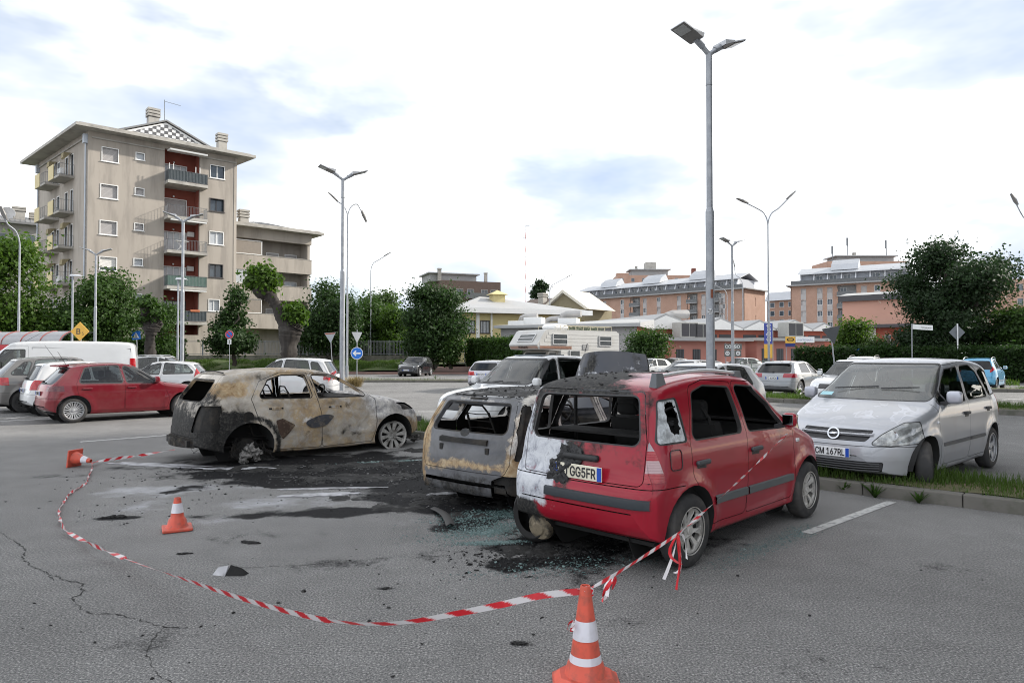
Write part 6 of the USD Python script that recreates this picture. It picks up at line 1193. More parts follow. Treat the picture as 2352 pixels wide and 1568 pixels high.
tr=Polygon([(-.24,-.2),(.24,-.2),(0,.23)]);obj('white_triangle',MB().poly(tr,.005,FS(z,-.0575)),sign_w,f,smooth=False)
obj('walking_figure',MB().poly(union_all([Point(0,.1).buffer(.03),LineString([(0,.06),(0,-.04),(-.07,-.16)]).buffer(.018),LineString([(0,-.04),(.07,-.16)]).buffer(.018),LineString([(-.06,-.02),(0,.05),(.06,-.02)]).buffer(.014),sbox(-.15,-.19,.15,-.175)]),.004,FS(z,-.0628)),ink,f,smooth=False)
# round blue arrow with a give-way seen from behind above
D=47;z=zat(811,D);t=signpost('arrow_sign','round blue sign with white arrow pointing left, grey triangle back above it',xy(820,D),zat(760,D)+.1);f=obj('sign_face',MB().poly(Point(0,0).buffer(.40),.012,FS(z)),sign_blue,t,smooth=False);obj('white_ring',MB().poly(ring_(.385,.42),.014,FS(z)),sign_w,f,smooth=False)
obj('arrow',MB().poly(Polygon([(-.29,0),(-.08,.2),(-.02,.14),(-.1,.055),(.27,.055),(.27,-.055),(-.1,-.055),(-.02,-.14),(-.08,-.2)]),.005,FS(z,-.0575)),sign_w,f,smooth=False)
zt=zat(773,D);M_=frame((0,-.04,zt),(.75,.66,0),(0,0,1),(.66,-.75,0));obj('triangle_back',MB().poly(Polygon([(-.36,.28),(.36,.28),(0,-.38)]).buffer(.03),.012,M_),sign_back,t,smooth=False)
D=55;z=zat(774,D);t=signpost('give_way_sign','grey back of a give-way triangle with red edge on a leaning post',xy(765,D),z+.3,lean=R_(-4));M_=FS(z);f=obj('triangle_back',MB().poly(Polygon([(-.42,.34),(.42,.34),(0,-.42)]).buffer(.03),.012,M_),sign_back,t,smooth=False);obj('red_edge',MB().poly(Polygon([(-.42,.34),(.42,.34),(.36,.24),(-.36,.24)]),.003,FS(z,-.0575)),mat('rust_red',(.30,.09,.05),.7,var=.3,scale=9),f,smooth=False)
D=36;z=zat(768,D);t=signpost('dark_triangle_sign','leaning sign seen from behind, large dark triangle back',xy(1921,D),z+.35,lean=R_(-5.5),r=.035);M_=FS(z);obj('triangle_back',MB().poly(Polygon([(-.45,.32),(.45,.40),(.08,-.46)]).buffer(.03),.012,M_),sign_dk,t,smooth=False)
D=52;z=zat(779,D);t=signpost('give_way_sign','white give-way triangle with red border by the roundabout sign',xy(1981,D),z+.3);f=obj('sign_face',MB().poly(Polygon([(-.42,.3),(.42,.3),(0,-.42)]).buffer(.04),.012,FS(z)),sign_red,t,smooth=False);obj('white_field',MB().poly(Polygon([(-.31,.23),(.31,.23),(0,-.29)]),.004,FS(z,-.0575)),sign_w,f,smooth=False)
D=48;z=zat(810,D);t=signpost('roundabout_sign','round blue sign with three white circling arrows above the hedge',xy(1976,D),z+.2);f=obj('sign_face',MB().poly(Point(0,0).buffer(.33),.012,FS(z)),sign_blue,t,smooth=False)
ar=[affinity.rotate(union_all([LineString([(.19*math.cos(a),.19*math.sin(a))for a in np.linspace(.25,1.5,8)]).buffer(.035),Polygon([(.12,.06),(.27,.03),(.15,-.07)])]),k*120,origin=(0,0))for k in range(3)];obj('arrows',MB().poly(union_all(ar),.004,FS(z,-.0575)),sign_w,f,smooth=False)
D=41;z=zat(750,D);t=signpost('street_name_sign','white street name plate on a thin post above the hedge',xy(2095,D),z+.18);f=obj('name_plate',MB().rbox(.05,1.27,-.15,.15,-.012,.012,.006,frame((0,0,z),unit([1,0,-.06]),(0,0,1),(0,-1,0))),sign_w,t,smooth=False);obj('lettering',MB().text('Humada aron',.085,.003,False,frame((.86,-.0125,z-.06),unit([1,0,-.06]),(0,0,1),(0,-1,0)),width=.6),ink,f,smooth=False)
D=43;z=zat(763,D);t=signpost('diamond_back','grey back of a diamond sign on a pale post, right of the street name plate',xy(2200,D),z+.55,post=sign_w,r=.04);obj('diamond',MB().poly(affinity.rotate(sbox(-.36,-.36,.36,.36),45),.012,FS(z,.06)),mat('diamond_back',(.13,.145,.16),.6,var=.1),t,smooth=False)
D=58;t=signpost('direction_sign','dark rectangular direction sign with two arrow roundels, seen behind the small double lamp',xy(1667,D),zat(788,D));obj('post',MB().cyl((.95,0,0),(.95,0,zat(788,D)),.03,.03,8),galv,t)
zz=zat(796,D);f=obj('upper_board',MB().rbox(-.15,1.35,-.24,.24,0,.03,.01,frame((0,-.05,zz),(1,0,0),(0,0,1),(0,-1,0))),mat('board_dark',(.10,.105,.10),.6),t,smooth=False);obj('lettering',MB().text('CORSO',.26,.004,True,frame((.55,-.081,zz),(1,0,0),(0,0,1),(0,-1,0))),sign_w,f,smooth=False)
f=obj('lower_board',MB().rbox(-.15,1.3,-.28,.28,0,.03,.01,frame((0,-.05,zz-.56),(1,0,0),(0,0,1),(0,-1,0))),mat('board_dark',(.10,.105,.10),.6),t,smooth=False)
for dx in(.12,1.02):obj('roundel',MB().poly(ring_(.11,.18).union(Point(0,0).buffer(.05)),.004,frame((dx,-.081,zz-.56),(1,0,0),(0,0,1),(0,-1,0))),sign_w,f,smooth=False)
D=60;z0,z1=zat(830,D),zat(742,D);t=signpost('banner_flag','tall blue and yellow vertical banner beside the two-armed lamp',xy(1775,D),z1,r=.04);f=obj('banner_cloth',MB().rbox(-.42,.0,zat(786,D),z1,-.03,.03,.02),mat('banner_blue',(.05,.07,.30),.6),t,smooth=False)if False else obj('banner_cloth',MB().rbox(-.75,-.03,-.02,.02,zat(790,D),z1,.01),mat('banner_blue',(.055,.075,.30),.6),t,smooth=False)
obj('yellow_end',MB().rbox(-.75,-.03,-.02,.02,z0+.3,zat(790,D)-.004,.01),sign_y,f,smooth=False);obj('lettering',MB().text('dalbert',.4,.005,True,frame((-.39,-.0215,zat(765,D)),(0,0,1),(-1,0,0),(0,-1,0)),width=1.5),sign_w,f,smooth=False)
D=62;t=signpost('shop_sign','yellow and navy square shop sign on a post before the pink shops',xy(1806,D),zat(777,D));M_=frame((.35,-.05,zat(781,D)),(1,0,0),(0,0,1),(0,-1,0));f=obj('sign_board',MB().rbox(-.45,.45,-.28,.32,0,.05,.01,M_),sign_y,t,smooth=False);obj('oval',MB().poly(affinity.scale(ring_(.16,.22),1.5,.8),.004,M_@frame((0,.05,.0505),(1,0,0),(0,1,0),(0,0,1))),ink,f,smooth=False);obj('lettering',MB().text('MIDAS',.12,.004,True,M_@frame((0,.05,.0505),(1,0,0),(0,1,0),(0,0,1))),ink,f,smooth=False);obj('navy_strip',MB().rbox(-.45,.45,-.60,-.285,0,.05,.01,M_),mat('navy',(.02,.03,.14),.5),f,smooth=False)
M_=frame((*xy(1849,66)[:2],zat(780,66)),(1,0,0),(0,0,1),(0,-1,0));t=thing('fascia_sign','long white sign board with blue lettering above the pink shops','sign');f=obj('board',MB().rbox(-.9,.9,-.28,.28,0,.06,.01,M_),sign_w,t,smooth=False);obj('lettering',MB().text('martiniauto',.2,.004,False,M_@frame((0,0,.0605),(1,0,0),(0,1,0),(0,0,1)),width=1.5),mat('sign_letters_blue',(.15,.22,.38),.5),f,smooth=False)
# bus shelter with diamond bay sign
D=31;p=xy(190,D);t=thing('bay_sign','yellow diamond sign reading B5 above the bus shelter end','sign',p);z=zat(761,D);M_=frame((-.1,-.05,z),(1,0,0),(0,0,1),(0,-1,0));f=obj('diamond',MB().poly(affinity.rotate(sbox(-.30,-.30,.30,.30),45),.03,M_),sign_y,t,smooth=False);obj('post',MB().cyl((-.1,0,0),(-.1,0,z),.035,.035,8),galv,t)
obj('lettering',MB().text('B',.25,.004,True,M_@frame((-.06,.0,.0305),(1,0,0),(0,1,0),(0,0,1))).text('5',.13,.004,False,M_@frame((.14,-.1,.0305),(1,0,0),(0,1,0),(0,0,1))),sign_gr,f,smooth=False)
bs=thing('bus_shelter','long grey curved-roof bus shelter with red frame behind the white van','bus shelter');M_,L_=fframe(at(-90,815,34)[:2],at(178,815,32)[:2]);zb,zt=zat(793,32),zat(760,32)
g=np.linspace(0,PI/2,8);prof=[(.9*math.sin(PI/2-a)*1.0,zb+.05+(zt-zb-.05)*math.sin(a))for a in g];P=[[(x,z,o)for o,z in prof]+[(x,zt-.02,-.9)]for x in np.linspace(0,L_,20)]
obj('roof',MB().grid([r[::-1]for r in P],M_).grid([[(x,z-.03,o-.03)for x,z,o in r]for r in P],M_),mat('shelter_grey',(.27,.27,.28),.35,.1,var=.06),bs,smooth=50)
for x in np.linspace(.3,L_-.05,7):obj('rib',MB().tube([(x,z+.012,o+.012)for o,z in prof],.02,6,M_),mat('shelter_red',(.26,.05,.045),.5),bs,smooth=50)
obj('red_beam',MB().box(0,L_,zb-.22,zb+.03,.82,.9,M_),mat('shelter_red2',(.40,.02,.03),.5),bs,smooth=False)
for x in np.linspace(.3,L_-.1,4):obj('post',MB().cyl((x,0,.2),(x,zb,.2),.05,.05,8,M=M_),galv,bs)
# guard rail beyond the parked cars
gr=thing('guard_rail','low grey-green tubular guard rail in front of the pink shops','railing');M_,L_=fframe(at(1700,815,54)[:2],at(1880,815,53)[:2])
for z in(.35,.62,.88):obj('rail',MB().tube([(0,z+.3,0),(L_,z+.3,0)],.03,6,M_),mat('rail_green',(.17,.20,.18),.6),gr)
for x in np.linspace(0.02,L_-.02,8):obj('rail_post',MB().cyl((x,0,0),(x,1.22,0),.035,.035,8,M=M_),mat('rail_green',(.17,.20,.18),.6),gr)
grass('verge_grass','green verge in front of the guard rail',[at(1690,815,44)[:2],at(1900,815,44)[:2],at(1900,815,53)[:2],at(1690,815,53)[:2]],12000,.35,96,w=.02,z=.02);obj('verge_soil',MB().grid([[(*at(u,815,d)[:2],.02)for d in(44,54)]for u in(1680,2400)][::-1]),turf,kind='structure',smooth=False)
grass('verge_grass','green verge along the foot of the right-hand hedge',[at(1900,815,40)[:2],at(2340,815,36)[:2],at(2340,815,38)[:2],at(1900,815,46)[:2]],6000,.3,97,w=.02,z=.02)
# ---------------------------------------------------------------- cones
orange=mat('cone_orange',(.56,.085,.05),.45,var=.10,scale=9,dirt=(.20,.07,.05),dscale=11,damt=.55);refl=mat('cone_white',(.62,.61,.66),.4,var=.05,scale=6,dirt=(.4,.38,.38),dscale=9,damt=.4)
def cone(name,label,p,H,rt,rb,bands,base,rz=0,rx=0.0,ry=0,hexa=False,group=None):
    t=thing(name,label,'traffic cone',p,rz,group,rx=rx,ry=ry);n=40
    R=lambda z:rb+(rt-rb)*(z-.03)/(H-.03);edges=sorted([.03]+[x for b_ in bands for x in b_]+[H]);k=0
    prof=[(base*.5*.99,.005),(base*.5*.98,.03),(rb*1.25,.045),(rb*1.05,.075)]+[(R(z),z)for z in np.linspace(.09,H-.005,10)]+[(rt*.96,H),(rt*.72,H),(rt*.68,H-.05)]
    pr=[(rb*1.3,.03),(rb*1.12,.055),(rb*1.0,.10)]+[(R(z),z)for z in np.linspace(.12,H-.004,8)]+[(rt*.97,H),(rt*.74,H),(rt*.7,H-.06)]
    b=obj('body',MB().lathe(pr,n),orange,t,smooth=40)
    for a,c in bands:obj('white_band',MB().lathe([(R(z)+.0025,z)for z in np.linspace(a,c,4)],n),refl,t,smooth=60)
    m=MB()
    if hexa:m.poly(Polygon([(base/2*math.cos(q),base/2*math.sin(q))for q in np.arange(0,2*PI,PI/4)+PI/8]),.022).hull([(base*.52*math.cos(q)*s_,base*.52*math.sin(q)*s_,z_)for q in np.arange(0,2*PI,PI/4)+PI/8 for s_,z_ in((.92,.022),(.74,.05))])
    else:m.rbox(-base/2,base/2,-base/2,base/2,.004,.032,.01)
    obj('base',m,orange,t,smooth=False);return t
pc=np.array(G(1345,1567));HC=.49;pc[2]=HC;cone('traffic_cone','large orange cone with two white bands in the foreground, tape tied to its top',(pc[0],pc[1],0),HC,.025,.092,[(HC-.262,HC-.168),(HC-.425,HC-.338)],.36,hexa=True)
p2=G(407,1216);cone('traffic_cone','small orange cone with one white band standing on the asphalt',(p2[0],p2[1],0),.305,.028,.078,[(.165,.255)],.26,rz=.5)
sl=obj('sticker',MB().rbox(-.03,.03,-.045,.045,0,.003,.001,frame((p2[0]-.045,p2[1]-.078,.135),unit([.8,-.5,0]),unit([.1,.16,1]),unit(np.cross(unit([.8,-.5,0]),unit([.1,.16,1]))))),sign_w,stage.GetPrimAtPath('/World/traffic_cone_001'),smooth=False)if False else None
p3=G(166,1071);cone('traffic_cone','small orange cone knocked over on its side at the tape corner',(p3[0]+.02,p3[1],.13),.305,.028,.078,[(.165,.255)],.26,rz=R_(-12),ry=R_(97))
# ---------------------------------------------------------------- barrier tape
tape_w=mat('tape_white',(.66,.64,.65),.35,var=.06,scale=8);tape_r=mat('tape_red',(.55,.02,.03),.35,var=.08,scale=8)
tape_m=usdkit.material(stage,'/World/Looks/tape_printed',{'at':('attribute',{'attribute':'burn'}),'p':('principled_bsdf',{'roughness':.35}),'tr':('translucent_bsdf',{}),'m':('mix_closure',{'fac':.25})},[('at.color','p.base_color'),('at.color','tr.color'),('p.BSDF','m.closure1'),('tr.BSDF','m.closure2')],surface='m.closure')
def tape(label,pts,w=.065,seg=.11,twist=None,off=0.0,group=None):
    t=thing('barrier_tape',label,'barrier tape',group=group);P=np.array(pts,float);L=np.r_[0,np.cumsum(np.linalg.norm(np.diff(P,axis=0),axis=1))];from scipy.interpolate import PchipInterpolator
    n=max(20,int(L[-1]/.009));q=np.linspace(0,L[-1],n);C=np.c_[[PchipInterpolator(L,P[:,i])(q)for i in range(3)]].T;T=np.gradient(C,axis=0);T/=np.linalg.norm(T,axis=1,keepdims=True)+1e-9;tw=twist(q/L[-1],q)if twist else 0*q
    up=np.array([0,0,1.]);S=np.cross(T,up);S/=np.linalg.norm(S,axis=1,keepdims=True)+1e-9;U=np.cross(S,T);Wd=(np.cos(tw)[:,None]*U+np.sin(tw)[:,None]*S)*w/2
    fl_=np.interp;col=np.where((((q+off)/seg).astype(int)%2)[:,None]==0,[.55,.02,.03],[.64,.62,.63]);Wk=np.linspace(-1,1,6);Pm=np.stack([C+Wd*k for k in Wk],1);b=MB().grid(Pm);sk=np.stack([((q+off+k*seg*.3)/seg).astype(int)%2 for k in Wk],1).reshape(-1)
    obj('ribbon',b,tape_m,t,smooth=False,attr={'burn':lambda V:np.where(sk[:,None]==0,[.55,.02,.03],[.64,.62,.63])})
    return t
top=pc+[0,0,-.03]
gp=lambda u,v,z:G(u,v,z)
fl=[(213,1062,.05),(207,1085,.02),(195,1110,.015),(165,1130,.015),(142,1158,.02),(137,1190,.03),(150,1215,.04),(190,1240,.06),(240,1262,.08),(330,1298,.12),(440,1335,.16),(560,1375,.2),(680,1408,.24),(770,1426,.28),(850,1432,.31),(940,1427,.35),(1050,1408,.37),(1150,1388,.40),(1250,1366,.43)]
tape('red and white tape sagging from the foreground cone round to the fallen cone',[gp(*f)for f in fl]+[top],.033,.10,lambda s,q:np.where(s<.6,1.25+2.2*np.sin(q*5.5)*np.clip(1.4-s*1.6,0,1),.25+1.0*np.exp(-((s-.62)/.08)**2)+.55*np.sin(q*3)*(s>.86)))
mir=np.array([*(ppos+_f*1.60-_l*.84),.92]);wh_=at(1556,1226,4.55)
tape('red and white tape pulled tight from the foreground cone up to the red car mirror',[top,at(1400,1326,3.72),wh_,at(1620,1172,5.0),mir],.019,.09,lambda s,q:1.0+9*s+1.2*np.sin(q*4))
tape('red and white tape running from the fallen cone to the left wreck',[gp(213,1062,.05),gp(300,1048,.05),gp(402,1032,.12)],.042,.10,lambda s,q:.9+2.5*np.sin(q*4))
def loops(label,p,L,n,seed,drop=(0,0,-1),w=.03):
    t=thing('tape_knot',label,'barrier tape');rs=np.random.RandomState(seed);p=np.array(p)
    for par,m,nm in((0,tape_r,'red_tail'),(1,tape_w,'white_tail')):
        b=MB()
        for k in range(n):
            d=unit(np.array(drop)+rs.normal(0,.22,3));l=L*rs.uniform(.5,1.1);s_=unit(np.cross(d,rs.normal(0,1,3)))*w/2;q=np.linspace(0,1,7)
            C=p+d*(q[:,None]*l)+np.outer(np.sin(q*PI),rs.normal(0,.06,3)*L*2);Wv=np.outer(np.cos(q*2+k),s_)+np.outer(np.sin(q*2+k),np.cross(s_,d));b.grid(np.stack([C-Wv,C+Wv],1))
        obj(nm,b,m,t,smooth=60)
    return t
loops('tape ends hanging from the tight tape near the rear wheel',wh_+[0,0,0],.34,3,4,w=.022)
loops('loop of tape dangling just right of the foreground cone',at(1412,1322,3.8),.16,4,5,(-.35,0,-1),.022)
loops('thin tape loop hanging at the left side of the foreground cone',at(1318,1425,3.45),.07,2,6,(-.5,0,-1),.015)
t=loops('tape wound round the top of the foreground cone',pc+[0,0,-.015],.05,5,7,(0,0,-.2),.02)
loops('tape bundle tied to the lamp behind the left wreck',at(772,852,23.5),.45,5,8,(-.7,0,-.5),.06)
# ---------------------------------------------------------------- debris
rs=np.random.RandomState(77)
def scatter(name,label,zones,n,smin,smax,m,seed,flat=.5,zoff=0.0,kind='stuff'):
    r=np.random.RandomState(seed);b=MB();base=trimesh.creation.icosphere(0,1.0);bv,bf=np.array(base.vertices),np.array(base.faces);VV,FF,o=[],[],0
    for c,rx,ry,a,w in zones:
        k=int(n*w);g=r.normal(0,.55,(k,2));ca,sa=math.cos(a),math.sin(a);P=np.c_[c[0]+g[:,0]*rx*ca-g[:,1]*ry*sa,c[1]+g[:,0]*rx*sa+g[:,1]*ry*ca];s=smin+(smax-smin)*r.rand(k)**3
        for p,q in zip(P,s):
            V=bv*(1+.45*r.randn(12,1))*[q*r.uniform(.6,1.6),q*r.uniform(.6,1.3),q*flat*r.uniform(.4,1.2)];th=r.uniform(0,6.28);V=np.c_[V[:,0]*math.cos(th)-V[:,1]*math.sin(th),V[:,0]*math.sin(th)+V[:,1]*math.cos(th),V[:,2]];VV.append(V+[p[0],p[1],zoff+q*flat*.5]);FF.append(bf+o);o+=12
    return obj(name,(np.vstack(VV),np.vstack(FF)),m,None,label,kind=kind,smooth=False)
char=mat('debris_char',(.014,.0135,.013),.85,var=.5,scale=20,bump=.4,island=.5);ash=mat('debris_ash',(.30,.30,.30),.9,var=.4,scale=12,island=.5)
Z1=(G(760,1072),2.3,.6,.3,.3);Z2=(G(880,1095),1.6,.35,.25,.35);Z3=(G(1090,1130),1.0,.7,.7,.15);Z4=(G(1230,1270),.7,.4,.4,.12);Z5=(G(750,1140),3.0,.9,.1,.04);Z6=(G(1050,1350),3.0,1.3,0,.008)
scatter('charred_debris','charred crumbs strewn over the burnt asphalt between the wrecks',[Z1,Z2,Z3,Z4,Z5,Z6],9000,.002,.015,char,1,.6)
scatter('ash_flakes','pale ash flakes and melted bits on the burnt asphalt',[Z1,Z2,Z3,Z5],2200,.002,.016,ash,2,.35)
scatter('burnt_fragment','blackened fragments lying far from the wrecks on the grey asphalt',[(G(900,1400),3.2,.9,0,.6),(G(400,1200),1.5,.5,0,.4)],90,.003,.013,char,3,.6)
def heap(label,c,rx,ry,a,h,seed,m,n=70,name='ash_heap'):
    xs,ys=np.linspace(-rx,rx,n),np.linspace(-ry,ry,int(n*.6));X,Y=np.meshgrid(xs,ys,indexing='ij');e=np.clip(1.15-np.hypot(X/rx,Y/ry),0,1);P=np.stack([X,Y,0*X+seed],-1);f=meshkit.fbm(P*5.0,5,seed);f2=meshkit.fbm(P*22,2,seed+3);Z=h*(1.7*(f-.60+.22*e**.5)+.5*(f2-.5))*np.clip(e*2,0,1)-.004
    obj(name,MB().grid(np.stack([X,Y,Z],-1)[::-1],rotz(a,(c[0],c[1],0))),m,None,label,kind='stuff',smooth=50)
crust=mat('burnt_crust',(.011,.0105,.010),.85,var=.6,scale=14,bump=.8,bscale=50,dirt=(.13,.125,.12),dscale=9,damt=.75,dlo=.56,dhi=.72)
for k,(u,v,rx,ry,a,h)in enumerate(((700,1075,1.5,.35,.15,.05),(880,1062,1.3,.3,.5,.045),(560,1072,.6,.35,0,.06),(760,1098,1.5,.35,.1,.05),(900,1095,1.1,.3,.4,.04),(1000,1150,.8,.35,.6,.045),(1150,1165,.7,.35,.7,.05),(1235,1262,.55,.25,.3,.05),(1260,1215,.5,.3,.7,.06),(950,1035,.5,.25,.6,.06),(860,1140,1.2,.2,.15,.03),(1330,1230,.9,.3,.8,.03))):heap('crusted heap of ash and melted remains on the burnt asphalt',G(u,v),rx,ry,a,h,30+k,crust)
glass_t=mat('glass_crumb',(.20,.33,.32),.12,var=.35,scale=40,island=.6,spec=.8)
scatter('glass_crumbs','teal crumbs of broken car glass behind the scorched red car',[(G(1140,1215),.62,.26,.5,.55),(G(1110,1185),.5,.25,.4,.2),(G(1160,1180),.6,.2,.4,.2),(G(1300,1300),.7,.22,.3,.1)],7000,.003,.009,glass_t,4,.7)
scatter('glass_crumbs','two dense mats of crazed teal glass behind the red car',[(G(1130,1246),.24,.055,.12,.6),(G(1122,1222),.12,.06,.5,.4)],4200,.003,.008,glass_t,7,.8)
scatter('glass_crumbs','broken glass crumbs beside the near side of the scorched red car',[(G(1730,1265),.55,.13,.8,.5),(G(1830,1225),.45,.14,.8,.5)],2600,.002,.0065,glass_t,5,.7)
scatter('glass_crumbs','teal glass crumbs below the sill of the left wreck',[(G(890,1060),.45,.06,.3,1.0)],900,.005,.016,glass_t,6,.7)
def puddle(label,c,rx,ry,a,seed,m,name='melted_pool',h=.008):
    g=np.linspace(0,2*PI,90)[:-1];n=meshkit.fbm(np.c_[np.cos(g)*2.2,np.sin(g)*2.2,0*g+seed],4,seed)-.5;r=1+1.6*n;p=Polygon(np.c_[rx*r*np.cos(g),ry*r*np.sin(g)]).buffer(0);p=max(getattr(p,'geoms',[p]),key=lambda q:q.area);M=rotz(a,(c[0],c[1],.003))
    return obj(name,MB().poly(p,h,M),m,None,label,kind='stuff',smooth=False)
pool_m=mat('molten_pool',(.40,.40,.42),.7,var=.2,scale=6,dirt=(.10,.10,.10),dscale=5,damt=.8)
puddle('pale solidified streak running left from the left wreck',G(400,1070),1.05,.10,math.radians(-14),3,pool_m);puddle('pale melted streak under the rear of the left wreck',G(500,1075),.65,.10,math.radians(-4),5,pool_m);puddle('white melted streak between the two wrecks',G(765,1122),.55,.045,.12,8,pool_m);puddle('lower white melted patch between the two wrecks',G(735,1137),.42,.085,.15,9,pool_m);puddle('pale lump under the rear of the middle wreck',G(1010,1135),.16,.05,.3,12,pool_m)
b=MB();p0,p1=G(997,1172),G(1035,1212);q=np.linspace(0,1,8)[:,None];C=p0+(p1-p0)*q+np.c_[.03*np.sin(q*PI),0*q,.025+.02*np.sin(q*PI)];d=unit(p1-p0);s_=np.cross(d,[0,0,1]);b.grid(np.stack([C-s_*.045,C+[0,0,.02],C+s_*.045],1));tag(obj('bent_strip',b,mat('strip_char',(.035,.034,.033),.6,var=.2),smooth=50),'bent dark trim strip lying on the asphalt before the middle wreck','trim strip')
p=G(530,1318);t=thing('broken_mirror','broken mirror shell, half pale and half black, on the asphalt','debris',p,-.1);obj('pale_half',MB().hull([(-.13,-.03,0),(-.13,.04,0),(-.02,-.05,0),(-.02,.05,0),(-.1,0,.05),(-.03,.02,.06)]),pool_m,t,smooth=40);obj('black_half',MB().hull([(-.02,-.05,0),(-.02,.05,.0),(.12,-.03,0),(.13,.03,0),(0,0,.07),(.09,.0,.05)]),char,t,smooth=40)
for k,(u,v,L,a,lb)in enumerate(((425,1272,.10,.2,'short black stick of charred trim left of the broken mirror'),(575,1247,.16,-.1,'thin black twisted strip on the asphalt above the broken mirror'),(265,1188,.18,.1,'flat black smear of soot crumbs left of the small cone'),(1197,1478,.08,0,'small burnt splat near the foreground cone'),(885,1352,.07,.5,'burnt splat in the middle of the foreground asphalt'),(1215,1325,.05,.3,'black crumb below the glass crumbs'),(1245,1418,.04,1,'black lump left of the foreground cone'))):
    b=MB();r=np.random.RandomState(k);p=G(u,v)
    for q in range(7):s_=L*r.uniform(.12,.3);m=trimesh.creation.icosphere(1,1.0);c,s2=r.uniform(-.5,.5)*L,r.normal(0,.08)*L;b.add(m.vertices*(1+.3*r.randn(len(m.vertices),1))*[s_,s_*.5,s_*.3]@rotz(a)[:3,:3].T+p+[c*math.cos(a),c*math.sin(a)+s2,s_*.2],m.faces)
    tag(obj('charred_scrap',b,char,smooth=False),lb,'debris')

hedge('far-off mass of foliage behind the railing fence',[at(640,815,84)[:2],at(1000,815,80)[:2]],4.2,3,9000,leaf_deep,75,.26,.7)
hedge('shrubbery in front of the taller apartment block',[at(60,815,56)[:2],at(420,815,59)[:2]],2.2,2.5,7000,leaf_deep,76,.18,.6)
# ---------------------------------------------------------------- generic cars
def gen(L,W,H,wb,ro,kind='hatch',q=.7,belt=None,R=.31,hoodz=None,cowl=None,slope=.32,nose=.70,tailz=None,paint_m=None,style='five',three=False,det=1,rimr=None,roofm=None,fr=None,arch=True,ns=100):
    """a car spec from a few measures: length, width, height, wheelbase, rear overhang"""
    b=belt or H*.635;hw=W/2;x0,x1=-ro,L-ro;cx=cowl or wb*.80;hz=hoodz or b-.02;tz=tailz or b-.02
    top=[(x0,.42),(x0+.005,.60),(x0+.03,.70),(x0+.06,tz-.08),(x0+.10,tz),(x0+.10+slope,H-.14),(x0+.16+slope,H-.07),(x0+.5+slope,H-.02),(wb*.30,H),(wb*.45,H-.005),(wb*.56,H-.06),(cx-.04,hz+.07),(cx+.10,hz+.01),(cx+(x1-cx)*.55,hz-.07),(x1-.24,nose+.06),(x1-.07,nose-.05),(x1-.01,.55),(x1,.40)]
    bot=[(x0,.40),(x0+.1,.28),(x0+.4,.22),(.4,.2),(wb-.4,.2),(x1-.5,.2),(x1-.1,.25),(x1,.38)]
    wz=[(.15,hw-.07),(.3,hw-.02),(.55,hw),(b-.2,hw),(b-.04,hw-.025),(b+.04,hw-.06),(H-.18,hw-.19),(H-.02,hw-.27)]
    sh=Shell(top,bot,wz,wb,R,q=q,ns=ns,rt=.20,rn=.34,rtop=.10,bf=.16,br=.09)
    zt=lambda x:sh.zhi(x)-.095
    A0,A1=cx-.13,wb*.575;B0,B1=wb*.44,wb*.405;C0,C1=.12,.20;D0,D1=x0+.30+.0,x0+.22+slope+.06
    if three:
        B0,B1=wb*.38,wb*.36;doors=[[(B0+.02,.27),(wb-.42,.27),(wb-.37,.5),(cx-.02,b),(A1+.05,H-.06),(B1+.03,H-.05),(B0+.02,b)]];wins=[(0,[(B0+.08,b+.01),(A0,b-.0),(A1,zt(A1)),(B1+.09,zt(B1)+.02)]),(None,[(x0+.42,b+.04),(B0-.05,b+.02),(B1-.03,zt(B1)+.02),(x0+.36+slope,zt(x0+.3+slope)-.02)])]
    else:
        doors=[[(.05,b),(.08,.7),(.36,.27),(B0-.01,.27),(B0,b),(B1+.0,H-.05),(.45,H-.05),(.2,H-.12)],[(B0+.012,.27),(wb-.42,.27),(wb-.36,.5),(cx-.02,b),(A1+.05,H-.06),(B1+.02,H-.05),(B0+.015,b)]]
        wins=[(0,[(.12,b+.02),(B0-.05,b+.01),(B1-.04,zt(B1)+.02),(.42,zt(.42)),(.26,zt(.25)-.02)]),(1,[(B0+.06,b+.01),(A0,b-.005),(A1,zt(A1)),(B1+.07,zt(B1)+.02)])]
        if kind in('mpv','suv','estate'):wins.append((None,[(x0+.42,b+.05),(.04,b+.03),(.16,zt(.2)-.03),(x0+.36+slope,zt(x0+.3+slope)-.03)]))
    ww=hw-.10
    sp=dict(shell=sh,paint=paint_m,track=W-.24,tw=.19,rim=rimr or R*.66,style=style,belt=b,det=det,doors=doors,windows=wins,trim=.02,
        windscreen=[(-ww-.02,hz+.06),(ww+.02,hz+.06),(hw-.26,H-.10),(-hw+.26,H-.10)],rear_window=[(-ww+.06,tz+.03),(ww-.06,tz+.03),(hw-.30,H-.15),(-hw+.30,H-.15)],
        handles=[(0,(.28,b-.13)),(1,(B0+.16,b-.12))]if not three else[(0,(B0+.18,b-.12))],mirror_at=(cx-.22,b+.01),hatch=[(-hw+.16,.62),(hw-.16,.62),(hw-.12,tz),(hw-.28,H-.07),(-hw+.28,H-.07),(-hw+.12,tz)],
        bumpers=[(.60,-.10,1),(.60,wb+.12,-1)],panels=[])
    if roofm is not None:
        def roof_split(t,S):
            r,o=split(S,S.V[:,2]-(H-.12));r2,o2=split(r,r.N[:,2]-.35);obj('roof',r2,roofm,t);return merge(o,o2)
        sp['presplit']=[roof_split]
    return sp
